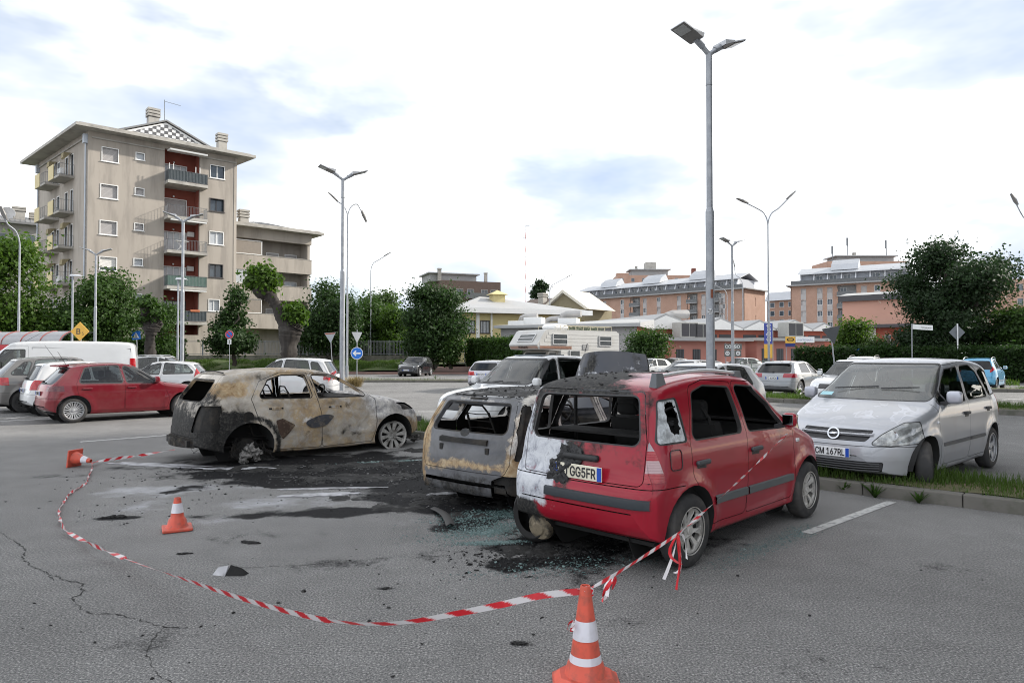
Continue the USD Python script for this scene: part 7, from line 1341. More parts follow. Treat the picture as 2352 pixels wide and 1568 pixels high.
def frontends(sp,head,grille=True,z0=.58,z1=.76,y0=.38,y1=.86,emblem=True,gr=None,text=None,low=True):
    hw=sp['shell'].wz[:,1].max();xm=sp['shell'].wb*.8;f=lambda c,n:(c[:,0]>xm+.35)&(n[:,0]>.05)
    q=np.array(head);y0_,za,zb=q[:,0].min(),q[:,1].min(),q[:,1].max();x1_=sp['shell'].x1;sp['panels'].append(('headlight','planes2',[(1,-.5,0,.5-x1_),(0,1,-.35,-y0_+.35*za),(0,-.12,1,-za+.08),(0,.0,-1,zb)],lens_clear,None,.003))
    if grille:sp['panels'].append(('grille','x',gr or[(-.36,z0),(.36,z0),(.40,z1-.03),(-.40,z1-.03)],black,f,-.01))
    if low:sp['panels'].append(('lower_intake','x',[(-.5,.30),(.5,.30),(.46,.42),(-.46,.42)],black,f,-.01))
    if text:sp.setdefault('extra',[]).append(lambda t,sh:plate(t,(sh.xend(0,.5,False)+.012,0,.50),(0,1,0),text))
    return sp
def tails(sp,poly,m=None,pz=None,text=None,wiper=True):
    q=np.array(poly);za,zb=q[:,1].min(),q[:,1].max();ya,yb=q[q[:,1]<za+.07][:,0].min(),q[q[:,1]>zb-.07][:,0].min();k=(yb-ya)/(zb-za);x0_=sp['shell'].x0;sp['panels'].append(('tail_light','planes2',[(-1,0,-.1,x0_+.42+.1*za),(0,1,-k,-ya+k*za),(0,0,1,-za),(0,0,-1,zb)],m or lens_red,None,.004))
    def ex(t,sh):
        if text:plate(t,(min(sh.xend(0,pz-.05),sh.xend(.2,pz+.05))-.008,0,pz),(0,-1,0),text)
        if wiper:z=sp['belt']+.02;x=sh.xend(0,z)-.02;obj('rear_wiper',MB().rbox(x-.012,x+.005,-.03,.34,z+.02,z+.04,.005).rbox(x-.02,x+.03,-.05,.02,z,z+.05,.01),black,t,smooth=False)
    sp.setdefault('extra',[]).append(ex);return sp
def aerial(x,L=.35,lean=.2):return lambda t,sh:obj('antenna',MB().tube([(x,0,sh.zhi(x)-.01),(x-lean,0,sh.zhi(x)+L)],[.008,.004],5),black,t)
def rails(m,x0,x1,y):return lambda t,sh:[obj('roof_rail',MB().tube([(x,s*y,sh.zhi(x)-.02+.06*min(1,6*q*(1-q)))for q,x in[(k/12,x0+(x1-x0)*k/12)for k in range(13)]],.016,6),m,t,smooth=60)for s in(1,-1)]
def wipers(t,sh):
    x=sh.wb*.8+.02;z=sh.zhi(x);obj('wiper',MB().tube([(x,.1,z+.01),(x-.06,.55,z+.035)],.009,4),black,t);obj('wiper',MB().tube([(x+.02,-.5,z+.0),(x-.05,.05,z+.035)],.009,4),black,t)
def P3(u,D):return(*at(u,815,D)[:2],0)
R45=math.radians(44)
white_p=paint('white',(.52,.53,.54));silver=paint('silver',(.25,.26,.275),.55,.34);silver2=paint('silver_lilac',(.42,.42,.46),.45,.36);dkgrey=paint('grey_metal',(.135,.13,.125),.5,.36);dkred=paint('dark_red',(.125,.003,.010),.1,.25,coat=.5);blackp=paint('black',(.012,.013,.016),.2,.22);sky_blue=paint('sky_blue',(.09,.34,.56),.1,.3);roof_blk=paint('roof_black',(.02,.02,.022),0,.25)
# --- dark red hatchback at the left
SP=gen(3.96,1.74,1.46,2.54,.62,paint_m=dkred,q=.9,style='multi',belt=.955,R=.305,rimr=.215,slope=.40,nose=.72,cowl=2.05)
SP['frame_mat']=black;SP['trim']=.03;SP['side_glass']=glassmat('glass_mid',(.32,.35,.36));SP['rw_glass']=win_dark
tails(SP,[(.56,.80),(.85,.78),(.86,.90),(.56,.91)],mat('tail_dark_red',(.055,.004,.007),.12,coat=.9),.72,'FB 208KX');SP['extra']+=[aerial(.0),wipers,lambda t,sh:[obj('spoiler',MB().hull([(x,y,z)for x,y,z in((-.28,-.5,1.40),(-.28,.5,1.40),(-.05,-.52,1.43),(-.05,.52,1.43),(-.27,-.5,1.365),(-.27,.5,1.365),(-.05,.5,1.38),(-.05,-.5,1.38))]),dkred,t,smooth=40)]]
frontends(SP,[(.45,.70),(.82,.72),(.80,.86),(.5,.78)]);SP['mirror_mat']=dkred
f208=np.array([math.cos(R45),math.sin(R45)]);l208=np.array([-f208[1],f208[0]]);r208=np.array([-10.75,16.75])+l208*.75
build_car('dark_red_hatchback','dark red five-door hatchback parked at the left, left of the tan wreck',SP,(*r208,0),R45)
# --- small white hatchback between, grey people carrier at the far left
SW=gen(3.6,1.66,1.50,2.3,.52,paint_m=white_p,style='steel',belt=.98,slope=.22);tails(SW,[(.60,.72),(.82,.72),(.82,.98),(.66,.98)],None,.7,'EK 410ZT');SW['extra'].append(aerial(.3,.45,.3));pw=r208+l208*2.5-f208*.05
build_car('small_white_hatchback','small white hatchback half hidden behind the dark red hatchback',SW,(*pw,0),R45)
SB=gen(4.29,1.81,1.62,2.64,.80,'mpv',paint_m=dkgrey,style='steel',belt=1.05,R=.325,slope=.42,q=.8);tails(SB,[(.50,.88),(.86,.80),(.88,1.02),(.56,1.02)],None,.78,'ER 552MD');SB['wheel_mats']=dict(rim=mat('steel_rim_dark',(.03,.03,.03),.6),hub=black)
pm=np.array([-14.0,19.7])+l208*.78;build_car('grey_people_carrier','grey metallic people carrier with dark steel wheels at the far left edge',SB,(*pm,0),math.radians(42))
# --- white cars behind
SC=gen(3.84,1.65,1.44,2.49,.62,three=True,paint_m=white_p,style='eight',belt=.93,slope=.36);tails(SC,[(.56,.80),(.80,.80),(.66,1.16),(.58,1.16)],None,.62,'CB 771LS');SC['extra'].append(wipers);frontends(SC,[(.42,.62),(.76,.66),(.72,.80),(.46,.74)])
p=at(445,815,26.5);build_car('white_three_door','white three-door hatchback facing left behind the dark red hatchback',SC,(p[0],p[1],0),math.radians(192))
SD=gen(4.2,1.75,1.62,2.6,.75,'mpv',paint_m=white_p,style='five',belt=1.02,slope=.36);tails(SD,[(.60,.85),(.86,.8),(.80,1.3),(.70,1.3)],None,.8,'FD 118BN');SD['extra'].append(rails(white_p,.0,1.4,.6))
p=at(318,815,31.5);build_car('white_people_carrier','white people carrier with red tail light behind the slim pollarded trunk',SD,(p[0],p[1],0),math.radians(8))
SG=gen(4.25,1.77,1.57,2.60,.74,'mpv',paint_m=white_p,style='five',belt=.99,slope=.30,R=.32);tails(SG,[(.60,.86),(.86,.8),(.84,1.0),(.66,1.0)],None,.78,'EV 902CP');SG['extra'].append(wipers);frontends(SG,[(.42,.66),(.84,.68),(.80,.86),(.5,.80)],text='EV 902CP')
p=at(736,815,24.4);build_car('white_five_door','white five-door car facing left, seen behind the thick pollarded trunk',SG,(p[0],p[1],0),math.radians(181))
# --- black car coming along the road
SU=gen(4.19,1.80,1.55,2.59,.76,'suv',paint_m=blackp,style='five',belt=1.02,R=.34,slope=.42,nose=.80,hoodz=1.02);frontends(SU,[(.52,.78),(.80,.74),(.84,.96),(.60,.94)],gr=[(-.46,.50),(.46,.50),(.52,.72),(-.52,.72)],text='GA 616HV');SU['extra'].append(wipers);SU['ws_glass']=win_dark
p=at(944,815,53.5);build_car('black_car','black compact car driving towards the camera on the far road',SU,(p[0]+.5,p[1]+2.2,0),math.radians(258))
# --- silver hatchback with black roof
SA1=gen(3.95,1.74,1.42,2.47,.66,paint_m=silver2,style='five',belt=.93,slope=.36,roofm=roof_blk);tails(SA1,[(.36,.73),(.84,.70),(.84,.88),(.44,.84)],None,.62+.13,'EW 769TT');SA1['side_glass']=win_dark;SA1['extra'].append(aerial(.1,.12,.1))
p=at(1106,815,32.3);build_car('silver_hatchback','silver hatchback with black roof seen from behind beside the camper',SA1,(p[0]+.25,p[1]+.55,0),math.radians(66))
# --- white car nose-on behind the wrecks
SL=gen(4.15,1.79,1.665,2.61,.76,'mpv',paint_m=white_p,style='five',belt=1.02,R=.32,slope=.26,nose=.80,cowl=2.12,hoodz=1.02,q=.9);SL['trim']=.03;frontends(SL,[(.55,.74),(.82,.72),(.82,.92),(.6,.92)]);SL['extra']=[wipers];SL['mirror_at']=(1.95,1.06);SL['side_glass']=glassmat('glass_mid',(.32,.35,.36))
def sunroof(t,sh):obj('sunroof',MB().rbox(.55,1.25,-.42,.42,sh.zhi(.9)-.015,sh.zhi(.9)+.006,.004),pane_m,t,smooth=False)
SL['extra'].append(sunroof)
build_car('white_compact_car','white compact car with pale round mirrors facing the camera behind the middle wreck',SL,(1.25,15.7,0),math.radians(224))
SK=gen(4.0,1.72,1.48,2.5,.65,paint_m=white_p,style='five',belt=.95,slope=.4);frontends(SK,[(.42,.64),(.8,.68),(.76,.84),(.46,.78)]);SK['extra']=[wipers]
build_car('white_hatchback','white hatchback whose roof shows behind the raised burnt bonnet',SK,(5.3,16.9,0),math.radians(220))
p=at(1618,815,29);SQ=gen(4.1,1.74,1.47,2.55,.7,paint_m=white_p,style='five',belt=.95,slope=.4,roofm=roof_blk);frontends(SQ,[(.42,.64),(.8,.68),(.76,.84),(.46,.78)]);SQ['extra']=[wipers]
build_car('white_dark_roof_car','white car with dark roof behind the tallest lamp, facing left',SQ,(p[0]+.2,p[1],0),math.radians(206))
SF=gen(4.0,1.72,1.45,2.5,.65,paint_m=white_p,style='five',belt=.94,slope=.5,q=.5,det=0);SF2=dict(SF);SF2['paint']=blackp
p=at(1516,815,46);build_car('distant_white_car','small distant white car in front of the ivy bush',SF,(p[0],p[1],0),math.radians(215));p=at(1566,815,49);build_car('distant_dark_car','distant dark car partly behind the small white one',SF2,(p[0],p[1],0),math.radians(215))
SF3=gen(4.0,1.72,1.45,2.5,.65,paint_m=white_p,style='five',belt=.94,slope=.5,q=.5,det=0);p=at(1728,815,57);build_car('distant_white_car','distant white car behind the guard rail by the annex',SF3,(p[0],p[1],0),math.radians(200))
# --- silver five-door on the second row
S3=gen(4.31,1.785,1.425,2.636,.78,paint_m=silver,style='five',belt=.94,R=.32,rimr=.22,slope=.42,nose=.72,cowl=2.1);tails(S3,[(.42,.80),(.86,.76),(.87,.92),(.44,.90)],mat('tail_crimson',(.22,.01,.02),.12,coat=.9),.74,'FC 628CX');S3['extra']+=[aerial(.2,.08,.08),lambda t,sh:obj('spoiler',MB().hull([(x,y,z)for x,y,z in((-.30,-.52,1.33),(-.30,.52,1.33),(-.05,-.54,1.39),(-.05,.54,1.39),(-.05,.5,1.34),(-.05,-.5,1.34))]),silver,t,smooth=40)];S3['rw_glass']=win_dark;S3['rear_window']=[(-.68,.955),(.68,.955),(.58,1.27),(-.58,1.27)]
p=G(1834,910,0);f3=np.array([math.cos(math.radians(47)),math.sin(math.radians(47))]);r3=np.array([p[0],p[1]])+np.array([-f3[1],f3[0]])*.77;build_car('silver_five_door','silver five-door hatchback seen from behind on the second grass island',S3,(*r3,0),math.radians(47))
SN=gen(3.9,1.7,1.52,2.48,.62,paint_m=white_p,style='five',belt=.97,slope=.25);frontends(SN,[(.46,.66),(.8,.68),(.78,.88),(.52,.84)]);SN['extra']=[wipers];p=at(1935,815,22.3);build_car('white_nose_in_car','white car mostly hidden behind the silver people carrier, its headlight showing',SN,(p[0]+1.7,p[1]+1.6,0),math.radians(222))
SR=gen(3.9,1.66,1.60,2.4,.62,paint_m=white_p,style='five',belt=1.0,slope=.22);tails(SR,[(.56,.95),(.80,.9),(.72,1.38),(.60,1.38)],None,.7,'DR 245FE');SR['extra'].append(rails(black,.0,1.3,.56));p=at(1978,815,34);build_car('white_small_estate','white small car with black roof rails and tall red tail light, beyond the near minivan',SR,(p[0],p[1],0),math.radians(50))
SM=gen(3.60,1.60,1.52,2.35,.55,paint_m=sky_blue,style='five',belt=.98,slope=.30,R=.29);SM['panels'].append(('tail_light','planes2',[(-1,0,0,-.55+.34),(0,1,0,-.56),(0,.7,.7,-1.0),(0,-.7,.7,-.17),(0,.7,-.7,.39),(0,-.3,-.95,1.25)],lens_red,None,.004));SM['extra']=[rails(silver,.0,1.3,.55)];SM['rw_glass']=win_dark;SM['strips']=[(0,(.4,1.0,.42,.46)),(1,(1.06,1.9,.42,.46))]
p=G(2284,897,0);build_car('sky_blue_hatchback','sky blue small hatchback at the far right behind the silver people carrier',SM,(p[0]-.35,p[1]+.65,0),math.radians(47))
# --- white van
VT=[(-.95,.45),(-.945,.9),(-.93,1.6),(-.88,2.0),(-.80,2.10),(-.4,2.14),(1.5,2.16),(2.5,2.12),(2.75,2.05),(3.35,1.40),(3.5,1.30),(3.9,1.12),(4.12,.95),(4.2,.7),(4.22,.45)]
SV=Shell(VT,[(-.95,.43),(-.85,.3),(0,.25),(3.2,.25),(4.1,.3),(4.22,.43)],[(.2,.88),(.4,.93),(1.0,.95),(1.4,.93),(1.9,.86),(2.15,.80)],3.2,.33,q=.7,rt=.14,rn=.35,rtop=.12,bf=.16,br=.03)
def van_lines(t,sh):
    b=MB()
    for x0,x1 in((-.75,2.05),):
        for sg in(1,-1):b.tube([(x,sg*(sh.yside(x,z)-.002),z)for x,z in((x0,.7),(x0,1.86),(x1,1.90),(x1,.7))],.010,5)
    obj('panel_seam',b,grey_pl,t)
build_car('white_van','long white panel van parked at the left behind the grey people carrier',dict(shell=SV,paint=white_p,track=1.66,tw=.21,rim=.21,style='steel',belt=1.25,trim=.02,doors=[[(2.15,.35),(3.0,.35),(3.05,.7),(3.38,1.3),(2.85,1.95),(2.15,1.95)]],windows=[(0,[(2.25,1.22),(3.22,1.16),(2.80,1.80),(2.25,1.82)])],windscreen=[(-.74,1.36),(.74,1.36),(.62,2.0),(-.62,2.0)],handles=[(0,(2.3,1.1))],mirror_at=(2.95,1.2),mirror_mat=black,mirror_s=1.5,panels=[('tail_light','x2',[(.80,.9),(.95,.9),(.92,1.5),(.8,1.5)],lens_red,lambda c,n:(c[:,0]<-.4)&(n[:,0]<-.1),.004)],extra=[van_lines,aerial(2.4,.35,.5)],seat_x=2.0,cab=(1.6,3.1)),(at(222,815,26)[0],26.7,0),math.radians(206),scale=(1.12,1,1.02))
# --- camper
cp=at(1348,815,32.6);ct=thing('camper','old white camper with overhanging front berth, brown stripes and roof rack','camper van',(cp[0],cp[1]+1.4,0),math.radians(218),scale=.95)
camp_w=mat('camper_white',(.43,.43,.42),.5,var=.05,scale=.8,dirt=(.34,.32,.28),dscale=.9,damt=.45);brown_s=mat('stripe_brown',(.22,.075,.03),.6);orange_s=mat('stripe_orange',(.42,.16,.06),.6);van_tan=paint('cab_beige',(.40,.37,.33))
def cbx(x0,x1,z0,z1,hw=1.1):return Polygon([(x0,z0),(x1,z0),(x1,z1),(x0,z1)])
prof=Polygon([(-1.5,.55),(2.6,.55),(2.62,1.95),(4.0,2.02),(4.12,2.25),(3.62,2.92),(3.45,2.98),(-1.3,2.98),(-1.46,2.86),(-1.5,2.6)]);obj('body',MB().poly(prof,2.2,frame((0,1.1,0),(1,0,0),(0,0,1),(0,-1,0))),camp_w,ct,smooth=False)
for sg in(1,-1):
    for k in range(13):
        z=.62+.175*k;x1_=2.6 if z<1.9 else(3.95 if z<2.2 else 3.55-(z-2.5)*.7)
        obj('siding_panel',MB().hull([(x,sg*y,zz)for x in(-1.48,x1_)for y,zz in((1.10,z+.002),(1.113,z+.006),(1.105,z+.172))]),camp_w,ct,smooth=False)
def cwin(x0,x1,z0,z1,M=None,curt=True):
    for sg in((1,)if M is None else(0,)):
        w=obj('window',MB().poly(sbox(x0,z0,x1,z1).difference(sbox(x0+.04,z0+.04,x1-.04,z1-.04)).union(sbox(x0,(z0+z1)/2-.02,x1,(z0+z1)/2+.02)),.04,frame((0,1.125+.03,0),(1,0,0),(0,0,1),(0,-1,0))if M is None else M),mat('alu',(.5,.5,.5),.4,.5),ct,smooth=False);obj('pane',MB().poly(sbox(x0+.03,z0+.03,x1-.03,z1-.03),.02,frame((0,1.125+.015,0),(1,0,0),(0,0,1),(0,-1,0))if M is None else M),glassy_dark,w,smooth=False)
glassy_dark=mat('camper_pane',(.05,.055,.055),.1,var=.4,scale=2)
cwin(2.2,3.15,2.25,2.78);cwin(-.9,.0,2.2,2.72);cwin(1.35,2.05,1.35,1.98);obj('vent_grille',MB().rbox(.75,1.15,1.125,1.14,2.0,2.28,.005),mat('grille_grey',(.25,.25,.25),.6),ct,smooth=False)
Mf=frame((4.12-.5*.42,0,2.25+.67*.42),(0,1,0),unit([-.5,0,.67]),unit([.67,0,.5]));cwin(-.55,.65,-.18,.26,Mf@frame((0,0,.01),(1,0,0),(0,1,0),(0,0,1)))
b1,b2=MB(),MB()
for b_,za,zb_ in((b1,2.05,2.08),(b2,2.105,2.125),(b1,2.15,2.175)):b_.box(1.9,3.98,1.123,1.135,za,zb_);b_.hull([(4.0+(z-2.02)*.52+.012,y,z)for y in(-1.05,1.05)for z in(za,zb_)]+[(4.0+(z-2.02)*.52-.02,y,z)for y in(-1.05,1.05)for z in(za,zb_)])
obj('stripe',b1,brown_s,ct,smooth=False);obj('stripe',b2,orange_s,ct,smooth=False);obj('lettering',MB().text('NORDAN',.12,.004,True,frame((4.105,0,2.13),(0,1,0),unit([.46,0,.89]),unit([.89,0,-.46]))),ink,ct,smooth=False)
b=MB()
for y in(-.85,.85):b.tube([(-1.2,y,3.2),(2.4,y,3.2)],.02,5)
for x in np.linspace(-1.2,2.4,8):b.tube([(x,-.85,3.0),(x,-.85,3.2),(x,.85,3.2),(x,.85,3.0)],.018,5)
obj('roof_rack',b,mat('rack_ivory',(.42,.38,.28),.6),ct);obj('roof_bundle',MB().rbox(1.6,2.6,-.4,.6,2.99,3.28,.12),white_f,ct,smooth=50);obj('netting',leaves(np.c_[np.random.RandomState(1).uniform(-1,1.4,500),np.random.RandomState(2).uniform(-.7,.7,500),np.random.RandomState(3).uniform(3.0,3.22,500)],.05,1),mat('net_green',(.14,.16,.11),.9),ct,kind='stuff',smooth=False)
hp=Polygon([(2.6,.4),(4.55,.4),(4.62,.6),(4.6,1.0),(4.45,1.1),(3.75,1.22),(3.2,1.95),(2.6,1.95)]);obj('cab',MB().poly(hp.buffer(-.04).buffer(.04),1.8,frame((0,.9,0),(1,0,0),(0,0,1),(0,-1,0))),van_tan,ct,smooth=30)
ws=frame((3.475,0,1.59),(0,1,0),unit([-.55,0,.73]),unit([.73,0,.55]));obj('windscreen',MB().rbox(-.78,.78,-.36,.34,.0,.015,.006,ws),glassy_dark,ct,smooth=False);obj('side_window',MB().hull([(x,.905+o,z)for x,z in((2.75,1.28),(3.55,1.28),(3.15,1.85),(2.75,1.85))for o in(0,.012)]),glassy_dark,ct,smooth=False)
obj('grille',MB().rbox(4.6,4.63,-.5,.5,.72,.98,.01),black,ct,smooth=False)
for y in(-.68,.68):h=obj('headlight',MB().rbox(4.595,4.635,y-.16,y+.16,.72,.98,.02),lens_clear,ct,smooth=False);obj('indicator',MB().rbox(4.60,4.632,y-.05+(.15 if y>0 else-.15),y+.05+(.15 if y>0 else-.15),.74,.96,.008),lens_orange,h,smooth=False)
obj('bumper',MB().rbox(4.55,4.72,-.92,.92,.42,.6,.04),black,ct,smooth=False)
for y in(-1.05,1.05):obj('mirror',MB().rbox(3.55,3.62,y-.12+(.1 if y>0 else-.1),y+.12+(.1 if y>0 else-.1),1.3,1.62,.03).tube([(3.5,y*.85,1.35),(3.58,y,1.42)],.015,5),black,ct,smooth=False)
for x in(0,3.7):
    for sg in(1,-1):wheel(ct,(x,sg*.85,.34),.34,.2,.2,'steel',sg,n=20)
# ---------------------------------------------------------------- burnt-out car, side on
wreck_m=burnt_mat('wreck_paint_a',base=(.46,.42,.365),metal=.0,base_rough=.8,mott=.65,ash=(1.15,1.08,.98));wreck_b=burnt_mat('wreck_paint_b',base=(.105,.107,.115),metal=.0,base_rough=.75,mott=.55,ash=(1.05,.97,.84))
ashw=mat('ash_pale',(.36,.35,.33),.9,var=.2,scale=8);sooty=mat('soot_inner',(.012,.0115,.011),.9,var=.5,scale=8,bump=.5,bscale=30,dirt=(.05,.04,.03),dscale=5,damt=.5)
bare_rim=mat('scorched_rim',(.42,.41,.39),.55,.3,var=.15,scale=9,dirt=(.08,.07,.06),dscale=6,damt=.8)
def w1_burn(P):
    x,y,z=P.T;n=meshkit.fbm(P*1.9,5,5)-.5;n2=meshkit.fbm(P*4.3+7,4,9)-.5
    soot=soft(.10-x+n*.5,-.10,.22)*soft(1.02+n*.4-z,-.05,.2)*.95
    soot=np.maximum(soot,soft(-.30-x+n*.2,0,.2)*.62);soot=np.maximum(soot,soft(.30+n*.35-z,0,.14)*.55*soft(1.1-x,0,.5));soot=np.maximum(soot,np.clip(1-np.abs(np.hypot(x,z-.34)-.46)/.09,0,1)*.9)
    soot=np.maximum(soot,soft(z+n*.5,1.46,1.60)*.42);soot=np.maximum(soot,soft(n2,.04,.25)*.5*soft(2.3-x,0,.4));soot=np.maximum(soot,np.clip(1-np.abs(z-1.06-n2*.12)/.05,0,1)*soft(x,-.1,.2)*soft(2.1-x,0,.2)*.42)
    ash=soft(x+n*.8,1.75,2.25)*soft(z+n*.4,.50,.78)*1.25;ash=np.maximum(ash,soft(-n2+n,.06,.3)*.55*soft(x,.0,.8));ash=np.maximum(ash,soft(x+n,1.75,2.1)*soft(z,.3,.6)*soft(.75-z,-.2,.1)*.45);ash=np.maximum(ash,np.clip(1-np.abs(z-.55-n*.3)/.1,0,1)*soft(x,1.5,1.7)*soft(2.2-x,0,.2)*.55)
    ash=np.maximum(ash,soft(z,1.42,1.5)*.35)
    rust=.36+1.5*n+.2*soft(x,.1,.5);rust=np.maximum(rust,soft(z,1.05,1.15)*soft(-x,-.1,.1)*soft(1.4-z,0,.1)*.9);rust=np.maximum(rust,soft(x+n,1.9,2.3)*soft(.95-z,0,.2)*.75)
    return np.c_[np.clip(soot,0,1),np.clip(ash,0,1),np.clip(rust,0,1)]
w1_top=[(-.80,.42),(-.795,.60),(-.775,.78),(-.74,.95),(-.70,1.05),(-.46,1.37),(-.40,1.45),(-.30,1.485),(.1,1.525),(.6,1.55),(1.15,1.535),(1.5,1.455),(1.85,1.27),(2.18,1.10),(2.32,1.055),(2.75,.99),(3.08,.885),(3.26,.76),(3.33,.60),(3.34,.42)]
w1_bot=[(-.80,.41),(-.70,.36),(-.4,.28),(.4,.22),(2.1,.22),(2.9,.26),(3.2,.34),(3.34,.41)]
w1_wz=[(.15,.79),(.25,.83),(.45,.87),(.62,.885),(.85,.88),(1.02,.865),(1.10,.835),(1.3,.765),(1.45,.69),(1.56,.62)]
SW1=Shell(w1_top,w1_bot,w1_wz,2.555,.33,ns=130,rt=.20,rn=.38,rtop=.11,bf=.20,br=.10,archR=.385)
def dent(S,seed,amp=.014):
    n=meshkit.fbm(S.V*5.0,4,seed)-.5;n2=meshkit.fbm(S.V*14.0+3,3,seed)-.5;return Surf(S.V+S.N*(n*amp*1.6+n2*amp*.5)[:,None],unit_rows(S.N+np.c_[n2,np.roll(n2,3),n]*.12),S.F)
def unit_rows(N):return N/(np.linalg.norm(N,axis=1,keepdims=True)+1e-9)
SW1.S=dent(SW1.S,4)
def burnt_inside(t,sh,xs,belt,hw=.62,seed=1):
    b=MB();r=np.random.RandomState(seed)
    for x0 in xs:
        for y in(-.36,.36):
            for s2 in(-.21,.21):b.tube([(x0+.45,y+s2,.45),(x0+.02,y+s2,.48),(x0-.08,y+s2,.75),(x0-.22,y+s2*.85,belt+.12)],.016,5)
            for q in np.linspace(0,1,7):z=.52+q*(belt-.42);xx=x0-.02-.2*q;b.tube([(xx,y-.2,z),(xx-.02+.02*r.randn(),y,z+.02*r.randn()),(xx,y+.2,z)],.006,4)
            b.tube([(x0-.22,y-.17,belt+.12),(x0-.24,y-.1,belt+.20),(x0-.24,y+.1,belt+.20),(x0-.22,y+.17,belt+.12)],.012,5)
    obj('seat_frame',b,sooty,t);f=MB();xg,yg=np.linspace(sh.x0+.15,sh.wb-.2,44),np.linspace(-.74,.74,20);Z=np.array([[.36+.16*(meshkit.fbm(np.array([[x*3,y*3,seed]]),4)[0])for y in yg]for x in xg]);f.grid(np.stack([np.repeat(xg[:,None],20,1),np.repeat(yg[None],44,0),Z],-1));obj('charred_floor',f,sooty,t,smooth=60)
    d=MB();d.hull([(sh.wb*.78+dx,y,z)for dx,z in((-.12,.7),(.35,.7),(.35,belt-.02),(.0,belt+.01),(-.12,belt-.06))for y in(-.72,.72)]);dv,df=d.mesh();obj('dashboard_frame',(dv,df),sooty,t,smooth=False)
    for sg in(1,-1):obj('inner_door_skin',MB().grid([[(x,sg*(sh.yside(x,z)-.05),z)for z in np.linspace(.3,belt-.03,5)]for x in np.linspace(.4,sh.wb-.45,12)]),sooty,t)
    c=MB()
    for k in range(60):x,y=r.uniform(0,sh.wb-.3),r.uniform(-.6,.6);s_=r.uniform(.02,.07);m=trimesh.creation.icosphere(1,1.);c.add(m.vertices*(1+.4*r.randn(len(m.vertices),1))*s_+[x,y,belt-.12-r.rand()*.35],m.faces)if y>.52 or y<-.56 or x>sh.wb-.55 else None
    obj('charred_lumps',c,sooty,t,kind='stuff',smooth=False);steering(t,sh.wb*.66,.36,belt+.02,sooty)
